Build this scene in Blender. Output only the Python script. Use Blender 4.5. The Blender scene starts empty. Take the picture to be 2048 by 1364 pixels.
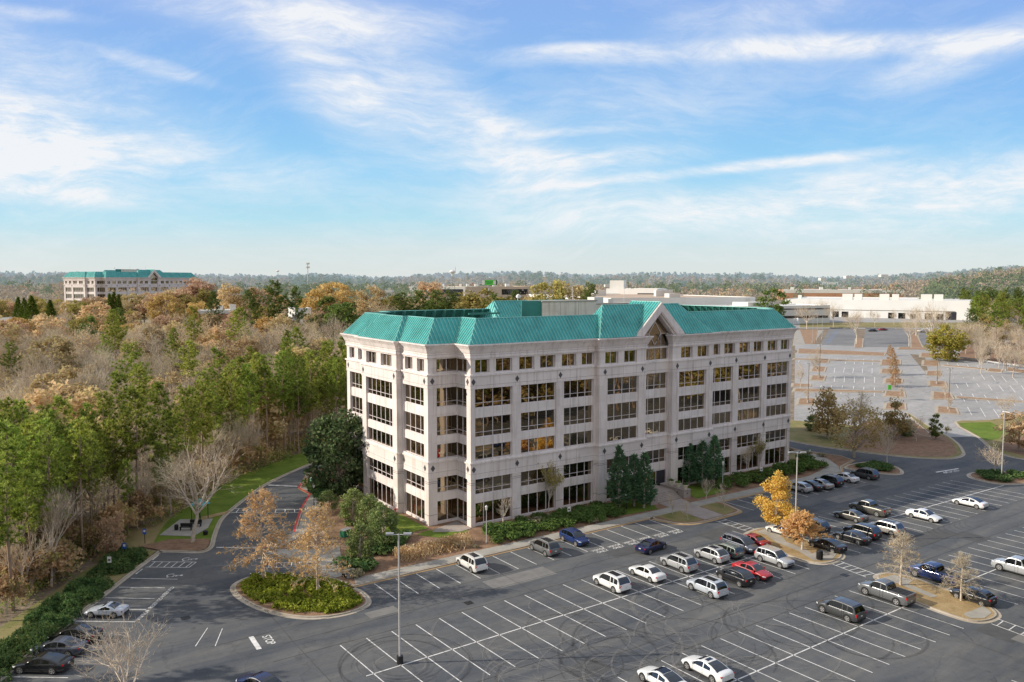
import bpy, bmesh, math, random
import numpy as np
from mathutils import Vector, Matrix, geometry
R = math.radians
scn = bpy.context.scene
col = scn.collection
rng = random.Random(7)

# ------------------------------------------------------------------ site survey
# World axes: +X runs along the long facade, +Y runs back along the short facade,
# origin at the foot of the near corner of the office building.
CAM = Vector((-58.05, -95.11, 35.2))
YAW, PITCH, FPX = R(55.6), math.atan(120 / 1593.0), 1593.0
FW = Vector((math.cos(YAW), math.sin(YAW), 0))        # survey direction "deep"
RT = Vector((math.sin(YAW), -math.cos(YAW), 0))       # survey direction "across"
SLOPE = [(-400, 0), (165, 0), (185, .8), (210, 3.3), (240, 7), (300, 8.5), (600, 12)]


def depth_of(x, y):
    return (x - CAM.x) * FW.x + (y - CAM.y) * FW.y


def across_of(x, y):
    return (x - CAM.x) * RT.x + (y - CAM.y) * RT.y


def sstep(a, b, t):
    t = max(0., min(1., (t - a) / (b - a)))
    return t * t * (3 - 2 * t)


def ground_d(d, a=0.):
    if d >= 600:
        az = math.atan2(a, d)
        hill = 30 + 5 * math.sin(az * 9 + 1) + 4 * math.sin(az * 23 + 2) + 3 * math.sin(az * 47)
        right = 23 * sstep(.40, .62, az) * sstep(600, 1000, d)
        return 12 + sstep(600, 2700, d) * hill + right
    for (p, q), (r, s) in zip(SLOPE, SLOPE[1:]):
        if d <= r:
            return q + (s - q) * (d - p) / (r - p)
    return 12.


def gz(x, y):
    return ground_d(depth_of(x, y), across_of(x, y))


def da(d, a):
    """point on the ground from survey depth and offset"""
    p = CAM + FW * d + RT * a
    return Vector((p.x, p.y, ground_d(d, a)))


_cp, _sp = math.cos(PITCH), math.sin(PITCH)


def sight(u, v):
    rx, up = (u - 1024) / FPX, -(v - 682) / FPX
    return rx, _cp + up * _sp, up * _cp - _sp       # across, deep, up


def at(u, v):
    """ground point surveyed on the aerial photograph"""
    rx, dp, up = sight(u, v)
    lo, hi = 1., 4000.
    for _ in range(50):
        m = .5 * (lo + hi)
        if CAM.z + up / dp * m > ground_d(m, rx / dp * m):
            lo = m
        else:
            hi = m
    return da(lo, rx / dp * lo)


def col_at(u, d):
    """ground point in the survey column u at depth d"""
    rx, dp, up = sight(u, 620)
    return da(d, rx / dp * d)


def tall(p, v):
    """height of something standing at p whose top was surveyed at row v"""
    d = depth_of(p.x, p.y)
    rx, dp, up = sight(1024, v)
    return CAM.z + up / dp * d - p.z


def zm(ox, oy, s, pts):
    return [(ox + a / s, oy + b / s) for a, b in pts]


# ------------------------------------------------------------------ scene helpers
def tag(o, label=None, cat=None, group=None, kind=None):
    if label: o['label'] = label
    if cat: o['category'] = cat
    if group: o['group'] = group
    if kind: o['kind'] = kind
    return o


def empty(name, loc, rz=0.):
    o = bpy.data.objects.new(name, None)
    o.empty_display_size = .5
    o.location = loc
    o.rotation_euler = (0, 0, rz)
    col.objects.link(o)
    return o


def link(name, mesh, parent=None):
    o = bpy.data.objects.new(name, mesh)
    col.objects.link(o)
    if parent: o.parent = parent
    return o


def copy_tree(o, parent=None):
    c = o.copy()
    col.objects.link(c)
    if parent: c.parent = parent
    for ch in list(o.children):
        copy_tree(ch, c)
    return c


class MB:
    """collects faces for one mesh"""
    def __init__(s):
        s.v, s.f, s.m = [], [], []

    def add(s, vs, fs, m=0):
        b = len(s.v)
        s.v += [tuple(p) for p in vs]
        s.f += [tuple(b + i for i in f) for f in fs]
        s.m += [m] * len(fs)

    def box(s, x0, x1, y0, y1, z0, z1, m=0, M=None):
        vs = [(x0, y0, z0), (x1, y0, z0), (x1, y1, z0), (x0, y1, z0), (x0, y0, z1), (x1, y0, z1), (x1, y1, z1), (x0, y1, z1)]
        if M is not None: vs = [M @ Vector(p) for p in vs]
        s.add(vs, [(0, 3, 2, 1), (4, 5, 6, 7), (0, 1, 5, 4), (1, 2, 6, 5), (2, 3, 7, 6), (3, 0, 4, 7)], m)

    def tube(s, pts, rad, n=6, m=0, cap=True):
        pts = [Vector(p) for p in pts]
        b = len(s.v)
        for i, p in enumerate(pts):
            t = (pts[min(i + 1, len(pts) - 1)] - pts[max(i - 1, 0)])
            if t.length < 1e-6: t = Vector((0, 0, 1))
            t.normalize()
            a = t.orthogonal().normalized() if abs(t.z) < .95 else (Vector((1, 0, 0)) - t * t.x).normalized()
            c = t.cross(a)
            for k in range(n):
                w = 2 * math.pi * k / n
                s.v.append(tuple(p + (a * math.cos(w) + c * math.sin(w)) * rad[i]))
        for i in range(len(pts) - 1):
            for k in range(n):
                k2 = (k + 1) % n
                s.f.append((b + i * n + k, b + i * n + k2, b + (i + 1) * n + k2, b + (i + 1) * n + k))
                s.m.append(m)
        if cap and n > 3:
            s.f.append(tuple(b + (len(pts) - 1) * n + k for k in range(n))); s.m.append(m)
            s.f.append(tuple(b + k for k in reversed(range(n)))); s.m.append(m)

    def cyl(s, x, y, z0, z1, r0, r1=None, n=12, m=0):
        s.tube([(x, y, z0), (x, y, z1)], [r0, r0 if r1 is None else r1], n, m)

    def prism(s, poly, z0, z1, m=0):
        n = len(poly)
        vs = [(p[0], p[1], z0) for p in poly] + [(p[0], p[1], z1) for p in poly]
        fs = [tuple(range(n, 2 * n)), tuple(reversed(range(n)))]
        fs += [(i, (i + 1) % n, n + (i + 1) % n, n + i) for i in range(n)]
        s.add(vs, fs, m)

    def mesh(s, name, mats, smooth=None):
        me = bpy.data.meshes.new(name)
        me.from_pydata(s.v, [], s.f)
        for k in (mats if isinstance(mats, (list, tuple)) else [mats]): me.materials.append(k)
        if any(s.m): me.polygons.foreach_set('material_index', s.m)
        if smooth is not None:
            me.polygons.foreach_set('use_smooth', [True] * len(s.f))
            me.set_sharp_from_angle(angle=R(smooth))
        me.update()
        return me

    def build(s, name, mats, parent=None, smooth=None):
        return link(name, s.mesh(name, mats, smooth), parent)


# ------------------------------------------------------------------ materials
class NT:
    def __init__(s, mat):
        s.t = mat.node_tree; s.n = s.t.nodes; s.l = s.t.links

    def new(s, typ, **kw):
        n = s.n.new(typ)
        for k, v in kw.items():
            if k.startswith('i_'):
                n.inputs[k[2:].replace('_', ' ')].default_value = v
            else:
                setattr(n, k, v)
        return n

    def link(s, a, b): s.l.new(a, b)

    def mixc(s, fac, a, b, mode='MIX'):
        n = s.n.new('ShaderNodeMix'); n.data_type = 'RGBA'; n.blend_type = mode
        for sock, val in ((n.inputs[0], fac), (n.inputs[6], a), (n.inputs[7], b)):
            if isinstance(val, bpy.types.NodeSocket): s.l.new(val, sock)
            elif isinstance(val, (int, float)): sock.default_value = val
            else: sock.default_value = (*val[:3], 1)
        return n.outputs[2]

    def math(s, op, a, b=None, c=None, clamp=False):
        n = s.n.new('ShaderNodeMath'); n.operation = op; n.use_clamp = clamp
        for i, val in enumerate((a, b, c)):
            if val is None: continue
            if isinstance(val, bpy.types.NodeSocket): s.l.new(val, n.inputs[i])
            else: n.inputs[i].default_value = val
        return n.outputs[0]

    def ramp(s, fac, stops):
        n = s.n.new('ShaderNodeValToRGB'); s.l.new(fac, n.inputs[0])
        el = n.color_ramp.elements
        while len(el) < len(stops): el.new(.5)
        for e, (p, c) in zip(el, stops):
            e.position = p; e.color = (*c[:3], 1) if not isinstance(c, (int, float)) else (c, c, c, 1)
        return n.outputs[0]

    def noise(s, scale, detail=4, rough=.55, dist=0., vec=None):
        n = s.n.new('ShaderNodeTexNoise')
        n.inputs['Scale'].default_value = scale; n.inputs['Detail'].default_value = detail
        n.inputs['Roughness'].default_value = rough; n.inputs['Distortion'].default_value = dist
        if vec is not None: s.l.new(vec, n.inputs['Vector'])
        return n.outputs[0]

    def coord(s, kind='Object', scale=None, rot=None):
        c = s.n.new('ShaderNodeTexCoord').outputs[kind]
        if scale or rot:
            m = s.n.new('ShaderNodeMapping'); s.l.new(c, m.inputs[0])
            if scale: m.inputs['Scale'].default_value = scale
            if rot: m.inputs['Rotation'].default_value = rot
            c = m.outputs[0]
        return c


def new_mat(name):
    m = bpy.data.materials.new(name)
    m.use_nodes = True
    t = NT(m)
    return m, t, t.n['Principled BSDF']


def world_pos(t, scale=None, rot=None):
    c = t.n.new('ShaderNodeNewGeometry').outputs['Position']
    if scale or rot:
        m = t.n.new('ShaderNodeMapping'); t.link(c, m.inputs[0])
        if scale: m.inputs['Scale'].default_value = scale
        if rot: m.inputs['Rotation'].default_value = rot
        c = m.outputs[0]
    return c


def simple(name, c, rough=.6, metal=0., var=.12, scale=1.5, spec=.5, world=False, bump=0.):
    """one colour with soft weathering"""
    m, t, b = new_mat(name)
    v = world_pos(t) if world else t.coord('Object')
    n = t.noise(scale, 5, .6, 0, v)
    dark = tuple(x * (1 - var) for x in c); lite = tuple(min(1, x * (1 + var)) for x in c)
    t.link(t.ramp(n, [(.3, dark), (.7, lite)]), b.inputs['Base Color'])
    b.inputs['Roughness'].default_value = rough
    b.inputs['Metallic'].default_value = metal
    b.inputs['Specular IOR Level'].default_value = spec
    if bump:
        bn = t.n.new('ShaderNodeBump'); bn.inputs['Strength'].default_value = bump; bn.inputs['Distance'].default_value = .05
        t.link(t.noise(scale * 8, 3, .6, 0, v), bn.inputs['Height']); t.link(bn.outputs[0], b.inputs['Normal'])
    return m


def foliage(name, a, b_, c=None, trans=.35, rnd=.35, scale=.5, haze_glow=0.):
    """leaves: clumps of two tones, a shift per tree, some light shining through"""
    m, t, bs = new_mat(name)
    t.n.remove(bs)
    v = t.coord('Object')
    n = t.noise(scale, 3, .6, 0, v)
    colr = t.ramp(n, [(.34, a), (.64, b_)])
    if c is not None:
        n2 = t.noise(scale * 3.7, 2, .5, 0, v)
        colr = t.mixc(t.ramp(n2, [(.5, 0), (.68, 1)]), colr, c)
    oi = t.n.new('ShaderNodeObjectInfo')
    hs = t.n.new('ShaderNodeHueSaturation')
    t.link(colr, hs.inputs['Color'])
    t.link(t.math('MULTIPLY_ADD', oi.outputs['Random'], rnd * 1.3, 1 - rnd * .65), hs.inputs['Value'])
    r2 = t.math('FRACT', t.math('MULTIPLY', oi.outputs['Random'], 7.31))
    t.link(t.math('MULTIPLY_ADD', r2, .026 * rnd / .35, .5 - .009 * rnd / .35), hs.inputs['Hue'])
    d = t.n.new('ShaderNodeBsdfDiffuse'); tr = t.n.new('ShaderNodeBsdfTranslucent')
    t.link(hs.outputs[0], d.inputs[0]); t.link(hs.outputs[0], tr.inputs[0])
    mx = t.n.new('ShaderNodeMixShader'); mx.inputs[0].default_value = trans
    t.link(d.outputs[0], mx.inputs[1]); t.link(tr.outputs[0], mx.inputs[2])
    res = mx.outputs[0]
    if haze_glow:                                            # haze painted in as a faint leaf glow, for the air in between
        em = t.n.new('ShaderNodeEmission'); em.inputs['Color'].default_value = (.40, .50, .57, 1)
        m2 = t.n.new('ShaderNodeMixShader'); m2.inputs[0].default_value = haze_glow
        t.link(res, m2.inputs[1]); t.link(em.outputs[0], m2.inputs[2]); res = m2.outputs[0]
    t.link(res, t.n['Material Output'].inputs['Surface'])
    return m


M = {}


def two_tone(name, stops, scale, rough=.9, detail=6, scale2=None, stops2=None, fac2=.5, stretch=None, rot=None, bump=0., spec=.3):
    m, t, b = new_mat(name)
    v = world_pos(t, stretch, rot)
    c = t.ramp(t.noise(scale, detail, .62, .3, v), stops)
    if scale2:
        c2 = t.ramp(t.noise(scale2, 5, .65, 0, world_pos(t)), stops2)
        c = t.mixc(fac2, c, c2, 'MULTIPLY')
    t.link(c, b.inputs['Base Color'])
    b.inputs['Roughness'].default_value = rough
    b.inputs['Specular IOR Level'].default_value = spec
    if bump:
        bn = t.n.new('ShaderNodeBump'); bn.inputs['Strength'].default_value = bump; bn.inputs['Distance'].default_value = .1
        t.link(t.noise(6, 4, .6, 0, world_pos(t)), bn.inputs['Height']); t.link(bn.outputs[0], b.inputs['Normal'])
    return m


M['soil'] = two_tone('leaf_litter', [(.3, (.20, .15, .10)), (.5, (.30, .235, .165)), (.7, (.44, .35, .26))], .35, scale2=3., stops2=[(.3, .45), (.7, 1.)], fac2=.8, bump=.6)
M['mulch'] = two_tone('bark_mulch', [(.3, (.23, .135, .08)), (.7, (.40, .25, .16))], .8, scale2=5., stops2=[(.3, .55), (.7, 1.)], fac2=.7, bump=.5)
M['straw'] = two_tone('pine_straw', [(.3, (.30, .18, .11)), (.7, (.50, .33, .21))], .8, scale2=5., stops2=[(.3, .55), (.7, 1.)], fac2=.7, bump=.5)
M['strawbed'] = two_tone('dry_grass_bed', [(.3, (.34, .23, .10)), (.7, (.56, .41, .22))], .6, scale2=6., stops2=[(.3, .55), (.7, 1.)], fac2=.7, bump=.5)
M['grass'] = two_tone('lawn_grass', [(.3, (.10, .16, .014)), (.55, (.16, .235, .025)), (.75, (.24, .27, .05))], .3, scale2=9., stops2=[(.3, .6), (.7, 1.)], fac2=.6, bump=.5)
M['drygrass'] = two_tone('tired_lawn', [(.3, (.16, .18, .05)), (.5, (.29, .25, .10)), (.7, (.38, .28, .15))], .22, scale2=7., stops2=[(.3, .6), (.7, 1.)], fac2=.6, bump=.5)
M['field'] = two_tone('far_ground', [(.3, (.26, .22, .15)), (.5, (.32, .28, .20)), (.7, (.20, .21, .13))], .02, detail=8)


def asphalt(name, dark, lite, seal):
    m, t, b = new_mat(name)
    big = t.noise(.045, 5, .6, .6, world_pos(t))
    str_ = t.noise(.35, 6, .65, .5, world_pos(t, (.14, 1.0, 1)))
    fine = t.noise(9., 4, .7, 0, world_pos(t))
    patch = t.noise(.5, 7, .7, 1.2, world_pos(t))
    c = t.ramp(big, [(.35, dark), (.65, lite)])
    c = t.mixc(t.ramp(str_, [(.4, 0), (.75, .8)]), c, seal)
    c = t.mixc(.55, c, t.ramp(fine, [(.25, .62), (.75, 1.)]), 'MULTIPLY')
    c = t.mixc(.5, c, t.ramp(patch, [(.3, .6), (.6, 1.)]), 'MULTIPLY')
    spots = t.noise(.8, 2, .5, 0, world_pos(t))
    c = t.mixc(t.ramp(spots, [(.66, 0), (.78, .55)]), c, (.045, .045, .047))
    # hairline cracks
    vo = t.n.new('ShaderNodeTexVoronoi'); vo.feature = 'DISTANCE_TO_EDGE'; vo.inputs['Scale'].default_value = .09
    wp = t.n.new('ShaderNodeVectorMath'); wp.operation = 'ADD'
    t.link(world_pos(t), wp.inputs[0])
    nn = t.n.new('ShaderNodeTexNoise'); nn.inputs['Scale'].default_value = .4; nn.inputs['Detail'].default_value = 5
    t.link(world_pos(t), nn.inputs['Vector'])
    sc = t.n.new('ShaderNodeVectorMath'); sc.operation = 'SCALE'; sc.inputs['Scale'].default_value = 2.2
    t.link(nn.outputs['Color'], sc.inputs[0]); t.link(sc.outputs[0], wp.inputs[1])
    t.link(wp.outputs[0], vo.inputs['Vector'])
    c = t.mixc(t.ramp(vo.outputs[0], [(.0, .26), (.005, 0)]), c, (.02, .02, .02))
    t.link(c, b.inputs['Base Color'])
    b.inputs['Roughness'].default_value = .82
    b.inputs['Specular IOR Level'].default_value = .25
    bn = t.n.new('ShaderNodeBump'); bn.inputs['Strength'].default_value = .3; bn.inputs['Distance'].default_value = .03
    t.link(fine, bn.inputs['Height']); t.link(bn.outputs[0], b.inputs['Normal'])
    return m


M['asphalt'] = asphalt('asphalt', (.088, .098, .114), (.140, .147, .156), (.225, .215, .198))
M['oldasphalt'] = asphalt('old_asphalt', (.41, .40, .39), (.51, .495, .48), (.35, .34, .33))
M['midasphalt'] = asphalt('worn_asphalt', (.20, .20, .205), (.27, .265, .26), (.33, .32, .31))
M['patch'] = two_tone('patch_dark', [(.3, (.075, .077, .08)), (.7, (.11, .11, .11))], .8)
M['patch2'] = two_tone('patch_pale', [(.3, (.17, .168, .16)), (.7, (.23, .22, .21))], .8)
M['joint_seal'] = two_tone('crack_sealant', [(.3, (.045, .045, .047)), (.7, (.11, .108, .105))], .5)
M['concrete'] = two_tone('concrete', [(.3, (.33, .31, .27)), (.7, (.47, .44, .39))], .4, scale2=3., stops2=[(.3, .75), (.7, 1.)], fac2=.6)
M['kerb'] = two_tone('kerb_concrete', [(.3, (.42, .36, .28)), (.7, (.56, .50, .42))], .35, scale2=2.5, stops2=[(.3, .7), (.7, 1.)], fac2=.6)
M['rust'] = two_tone('stained_gutter', [(.3, (.38, .24, .11)), (.7, (.46, .33, .19))], .5)
M['paving'] = two_tone('walk_paving', [(.3, (.34, .29, .26)), (.7, (.46, .40, .36))], .5, scale2=4., stops2=[(.3, .7), (.7, 1.)], fac2=.5)


def paint(name, c, wear=.35):
    m, t, b = new_mat(name)
    n = t.noise(1.3, 7, .75, .5, world_pos(t))
    t.link(t.mixc(t.ramp(n, [(.33, wear * 1.6), (.55, 0)]), c, (.09, .09, .09)), b.inputs['Base Color'])
    b.inputs['Roughness'].default_value = .7
    return m


M['line'] = paint('line_paint', (.82, .80, .77))
M['blueline'] = paint('blue_paint', (.12, .36, .75))
M['redline'] = paint('red_paint', (.62, .06, .05), .25)


def stone(name, c):
    m, t, b = new_mat(name)
    v = t.coord('Object')
    n = t.noise(.25, 6, .65, .2, v)
    streak = t.noise(1.0, 5, .65, 0, t.coord('Object', (1.6, 1.6, .09)))
    fine = t.noise(7, 3, .6, 0, v)
    sn = t.n.new('ShaderNodeVectorMath'); sn.operation = 'SNAP'; sn.inputs[1].default_value = (4.0, 4.0, 1.35); t.link(v, sn.inputs[0])
    wn = t.n.new('ShaderNodeTexWhiteNoise'); t.link(sn.outputs[0], wn.inputs['Vector'])
    cc = t.ramp(n, [(.3, tuple(x * .90 for x in c)), (.7, tuple(min(1, x * 1.06) for x in c))])
    cc = t.mixc(.8, cc, t.ramp(streak, [(.30, (.70, .66, .63)), (.50, (1, 1, 1))]), 'MULTIPLY')
    cc = t.mixc(1., cc, t.ramp(wn.outputs['Value'], [(0, (.90, .895, .885)), (1, (1., 1., 1.))]), 'MULTIPLY')
    cc = t.mixc(.5, cc, t.ramp(fine, [(.3, .93), (.7, 1.)]), 'MULTIPLY')
    t.link(cc, b.inputs['Base Color'])
    b.inputs['Roughness'].default_value = .75
    b.inputs['Specular IOR Level'].default_value = .3
    return m


M['stone'] = stone('precast_stone', (.86, .775, .735))
M['stone2'] = stone('precast_stone_panel', (.89, .815, .78))
M['joint'] = simple('joint_shadow', (.20, .17, .15), .9)  # dark colour of the joints between stone panels
M['tan'] = stone('penthouse_panel', (.84, .74, .63))
M['diamond'] = simple('slate_tile', (.085, .08, .085), .5)


def roofmat(name, c):
    m, t, b = new_mat(name)
    v = t.coord('Object')
    n = t.noise(.4, 5, .6, .3, v)
    t.link(t.ramp(n, [(.25, tuple(x * .72 for x in c)), (.5, c), (.75, tuple(x * 1.22 for x in c))]), b.inputs['Base Color'])
    b.inputs['Roughness'].default_value = .42
    b.inputs['Metallic'].default_value = .15
    return m


M['roof'] = roofmat('green_metal_roof', (.055, .375, .36))
M['roofseam'] = roofmat('green_metal_seam', (.24, .56, .50))
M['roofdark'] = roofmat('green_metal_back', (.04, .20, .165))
M['deck'] = simple('roof_membrane', (.34, .31, .27), .9, var=.25, scale=.15)


def mirror_glass(name, tint, base, refl=.62, wav=.35, rough=.015):
    m, t, b = new_mat(name)
    t.n.remove(b)
    gl = t.n.new('ShaderNodeBsdfGlossy'); gl.inputs['Color'].default_value = (*tint, 1); gl.inputs['Roughness'].default_value = rough
    df = t.n.new('ShaderNodeBsdfDiffuse'); df.inputs['Color'].default_value = (*base, 1)
    if wav:
        oi = t.n.new('ShaderNodeObjectInfo')
        t.link(t.ramp(oi.outputs['Random'], [(.0, base), (.86, base), (.90, (.09, .078, .06)), (1., (.13, .115, .09))]), df.inputs['Color'])
        r2 = t.math('FRACT', t.math('MULTIPLY', oi.outputs['Random'], 13.7))
        t.link(t.ramp(r2, [(0, tuple(x * .72 for x in tint)), (1, tuple(min(1, x * 1.12) for x in tint))]), gl.inputs['Color'])
    fr = t.n.new('ShaderNodeLayerWeight'); fr.inputs['Blend'].default_value = .35
    f = t.math('MULTIPLY_ADD', fr.outputs['Facing'], 1 - refl, refl, clamp=True)
    mx = t.n.new('ShaderNodeMixShader')
    t.link(f, mx.inputs[0]); t.link(df.outputs[0], mx.inputs[1]); t.link(gl.outputs[0], mx.inputs[2])
    if wav:
        bn = t.n.new('ShaderNodeBump'); bn.inputs['Strength'].default_value = wav; bn.inputs['Distance'].default_value = .1
        t.link(t.noise(.38, 1, .4, .5, t.coord('Object')), bn.inputs['Height'])
        t.link(bn.outputs[0], gl.inputs['Normal'])
    t.link(mx.outputs[0], t.n['Material Output'].inputs['Surface'])
    return m


M['glass'] = mirror_glass('bronze_glass', (.43, .36, .26), (.010, .008, .007), .62, .11)
M['carglass'] = mirror_glass('car_glass', (.32, .35, .38), (.008, .009, .010), .10, 0, .03)
M['frame'] = simple('window_frame', (.78, .70, .70), .5)
M['frame_dark'] = simple('dark_frame', (.05, .045, .04), .5)
M['metal'] = simple('pale_metal', (.62, .60, .58), .45, .4)
M['galv'] = simple('galvanised_metal', (.48, .48, .47), .5, .5)
M['brownmetal'] = simple('brown_painted_metal', (.16, .10, .07), .6)
M['black'] = simple('black_metal', (.015, .015, .016), .5)
M['blackplastic'] = simple('black_plastic', (.02, .02, .021), .6)
M['rubber'] = simple('rubber', (.018, .018, .018), .85)
M['alloy'] = simple('alloy_rim', (.55, .54, .53), .35, .7)
M['white'] = simple('white_paint', (.80, .79, .76), .6, var=.05, scale=.08)
M['offwhite'] = simple('off_white_wall', (.70, .68, .63), .7, var=.08, scale=.08)
M['beige'] = simple('beige_wall', (.62, .50, .38), .8, var=.1, scale=.1)
M['brick'] = simple('orange_brick', (.48, .25, .15), .9, var=.15, scale=.1)
M['roofwhite'] = simple('white_roof', (.74, .72, .68), .8, var=.1, scale=.05)
M['roofbrown'] = simple('gravel_roof', (.50, .38, .28), .95, var=.15, scale=.05)
M['darkopening'] = simple('dark_opening', (.03, .03, .04), .4)
M['bluesign'] = simple('blue_sign', (.03, .13, .55), .4)
M['greensign'] = simple('green_sign', (.12, .62, .06), .4, var=.02)
M['greensigndark'] = simple('green_sign_lettering', (.03, .30, .08), .4)
M['redpaint'] = simple('red_enamel', (.60, .03, .03), .4)
M['greenbox'] = simple('green_cabinet', (.02, .17, .09), .5)
M['tealcanopy'] = simple('teal_canopy', (.03, .36, .42), .5)
M['tanpost'] = simple('tan_bollard', (.60, .42, .20), .6)
M['terracotta'] = simple('cream_pot', (.66, .60, .44), .7)
M['amber'] = simple('painted_lobby_light', (.55, .40, .18), .7)  # amber standing in for lobby light behind the door
M['bark'] = simple('bark', (.44, .37, .30), .95, var=.35, scale=3)
M['pinebark'] = simple('pine_bark', (.33, .235, .17), .95, var=.35, scale=2)
M['palebark'] = simple('pale_bark', (.60, .52, .43), .95, var=.25, scale=3)
M['twig'] = foliage('twigs', (.48, .40, .30), (.74, .63, .48), None, .2, .28, .3)
M['paletwig'] = simple('pale_twigs', (.60, .49, .36), .95, var=.2, scale=.6)
M['greytwig'] = simple('grey_twigs', (.58, .48, .37), .95, var=.2, scale=.6)
M['pine'] = foliage('pine_needles', (.14, .20, .035), (.38, .43, .07), (.54, .55, .15), .45, .5)
M['pine2'] = foliage('dark_pine_needles', (.095, .15, .045), (.20, .26, .065), (.28, .30, .09), .3, .3)
M['magnolia'] = foliage('glossy_dark_leaves', (.065, .11, .05), (.125, .18, .075), (.24, .28, .13), .2, .2)
M['holly'] = foliage('holly_leaves', (.15, .215, .07), (.29, .35, .12), (.40, .44, .20), .25, .25)
M['cypress'] = foliage('cypress_sprays', (.09, .19, .10), (.18, .30, .145), None, .25, .25)
M['leyland'] = foliage('leyland_sprays', (.09, .14, .025), (.17, .22, .035), None, .25, .2)
M['juniper'] = foliage('juniper_sprays', (.06, .125, .05), (.13, .20, .065), (.21, .26, .09), .3, .2, 1.)
M['limejuniper'] = foliage('bright_groundcover', (.16, .21, .025), (.33, .38, .045), (.46, .47, .10), .3, .15, .9)
M['boxwood'] = foliage('hedge_leaves', (.085, .145, .04), (.155, .22, .06), None, .25, .25)
M['greyshrub'] = foliage('grey_green_leaves', (.25, .23, .14), (.36, .32, .21), None, .25, .3)
M['reed'] = foliage('dry_plumes', (.55, .38, .20), (.80, .63, .40), None, .35, .2)
M['orange'] = foliage('orange_leaves', (.72, .44, .09), (.92, .64, .20), (.66, .54, .14), .45, .12)
M['rustleaf'] = foliage('rust_leaves', (.60, .38, .16), (.84, .56, .26), None, .45, .15)
M['brownleaf'] = foliage('brown_leaves', (.62, .37, .16), (.86, .58, .29), None, .4, .2)
M['autumn'] = foliage('autumn_leaves', (.52, .37, .20), (.68, .51, .29), (.50, .44, .20), .4, .40)
M['autumnred'] = foliage('red_autumn_leaves', (.50, .33, .21), (.64, .45, .30), None, .4, .3)
M['gold'] = foliage('golden_leaves', (.54, .36, .13), (.70, .49, .21), None, .4, .2)
M['olive'] = foliage('olive_leaves', (.26, .23, .075), (.42, .36, .12), (.56, .38, .14), .35, .3)
M['yellowgreen'] = foliage('yellow_green_leaves', (.28, .28, .05), (.45, .39, .09), (.52, .33, .11), .35, .15)
M['tanleaf'] = foliage('tan_needles', (.46, .30, .16), (.64, .44, .25), None, .4, .15)
M['khaki'] = foliage('khaki_leaves', (.34, .26, .11), (.52, .40, .18), (.62, .40, .17), .35, .25)
M['brush'] = foliage('undergrowth_leaves', (.44, .30, .16), (.64, .46, .26), (.34, .34, .10), .35, .4, .15)
M['greenbrush'] = foliage('green_undergrowth', (.15, .20, .05), (.28, .33, .085), None, .35, .4, .2)
# ------------------------------------------------------------------ ground
def structure(o):
    o['kind'] = 'structure'
    return o


def build_ground():
    m = MB()
    ds = [-200, -60, 60, 165, 185, 210, 240, 300, 450, 600]
    d = 600.
    while d < 7000:
        d *= 1.09
        ds.append(d)
    na = 96
    for d in ds:
        w = 1.5 * max(d, 700)
        for k in range(na + 1):
            a = w * (2 * k / na - 1)
            p = CAM + FW * d + RT * a
            m.v.append((p.x, p.y, ground_d(d, a) if d < 4500 else ground_d(d, a) - (d - 4500) * .03))
    for i in range(len(ds) - 1):
        for k in range(na):
            b = i * (na + 1) + k
            m.f.append((b, b + 1, b + na + 2, b + na + 1))
            m.m.append(0 if ds[i] < 320 else 1)
    structure(m.build('ground', [M['soil'], M['field']]))


build_ground()


def smooth_line(pts, n=5, closed=False):
    P = [Vector((p[0], p[1], 0)) for p in pts]
    out = []
    N = len(P)
    rngi = range(N) if closed else range(N - 1)
    for i in rngi:
        p1, p2 = P[i], P[(i + 1) % N]
        p0 = P[(i - 1) % N] if closed or i > 0 else p1 * 2 - p2
        p3 = P[(i + 2) % N] if closed or i + 2 < N else p2 * 2 - p1
        for k in range(n):
            t = k / n
            out.append(.5 * ((2 * p1) + (p2 - p0) * t + (2 * p0 - 5 * p1 + 4 * p2 - p3) * t * t + (3 * p1 - p0 - 3 * p2 + p3) * t ** 3))
    if not closed: out.append(P[-1])
    return out


def offset_line(P, dist, closed=False):
    """shift a polyline to its left"""
    out = []
    N = len(P)
    for i, p in enumerate(P):
        a = P[(i - 1) % N] if closed or i > 0 else None
        b = P[(i + 1) % N] if closed or i + 1 < N else None
        n = []
        for q, r in ((a, p), (p, b)):
            if q is None or r is None: continue
            t = (r - q)
            if t.length < 1e-6: continue
            t.normalize()
            n.append(Vector((-t.y, t.x, 0)))
        if len(n) == 2:
            s = n[0] + n[1]
            if s.length < .2: s = n[0]
            s.normalize()
            k = max(.5, s.dot(n[0]))
            out.append(p + s * (dist / k))
        else:
            out.append(p + n[0] * dist)
    return out


def area(P):
    return .5 * sum(P[i].x * P[(i + 1) % len(P)].y - P[(i + 1) % len(P)].x * P[i].y for i in range(len(P)))


def sheet_mesh(name, poly, off, mat):
    P = [Vector((p[0], p[1], 0)) for p in poly]
    if area(P) < 0: P.reverse()
    tri = geometry.tessellate_polygon([P])
    bm = bmesh.new()
    vs = [bm.verts.new(p) for p in P]
    for t in tri:
        try: bm.faces.new([vs[i] for i in t])
        except ValueError: pass
    for d in (165, 185, 210, 240, 300):
        c = CAM + FW * d
        bmesh.ops.bisect_plane(bm, geom=bm.verts[:] + bm.edges[:] + bm.faces[:], plane_co=(c.x, c.y, 0), plane_no=FW)
    for v in bm.verts:
        v.co.z = gz(v.co.x, v.co.y) + off
    bmesh.ops.recalc_face_normals(bm, faces=bm.faces)
    for f in bm.faces:
        if f.normal.z < 0: f.normal_flip()
    me = bpy.data.meshes.new(name)
    bm.to_mesh(me); bm.free()
    me.materials.append(mat)
    return me


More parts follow.
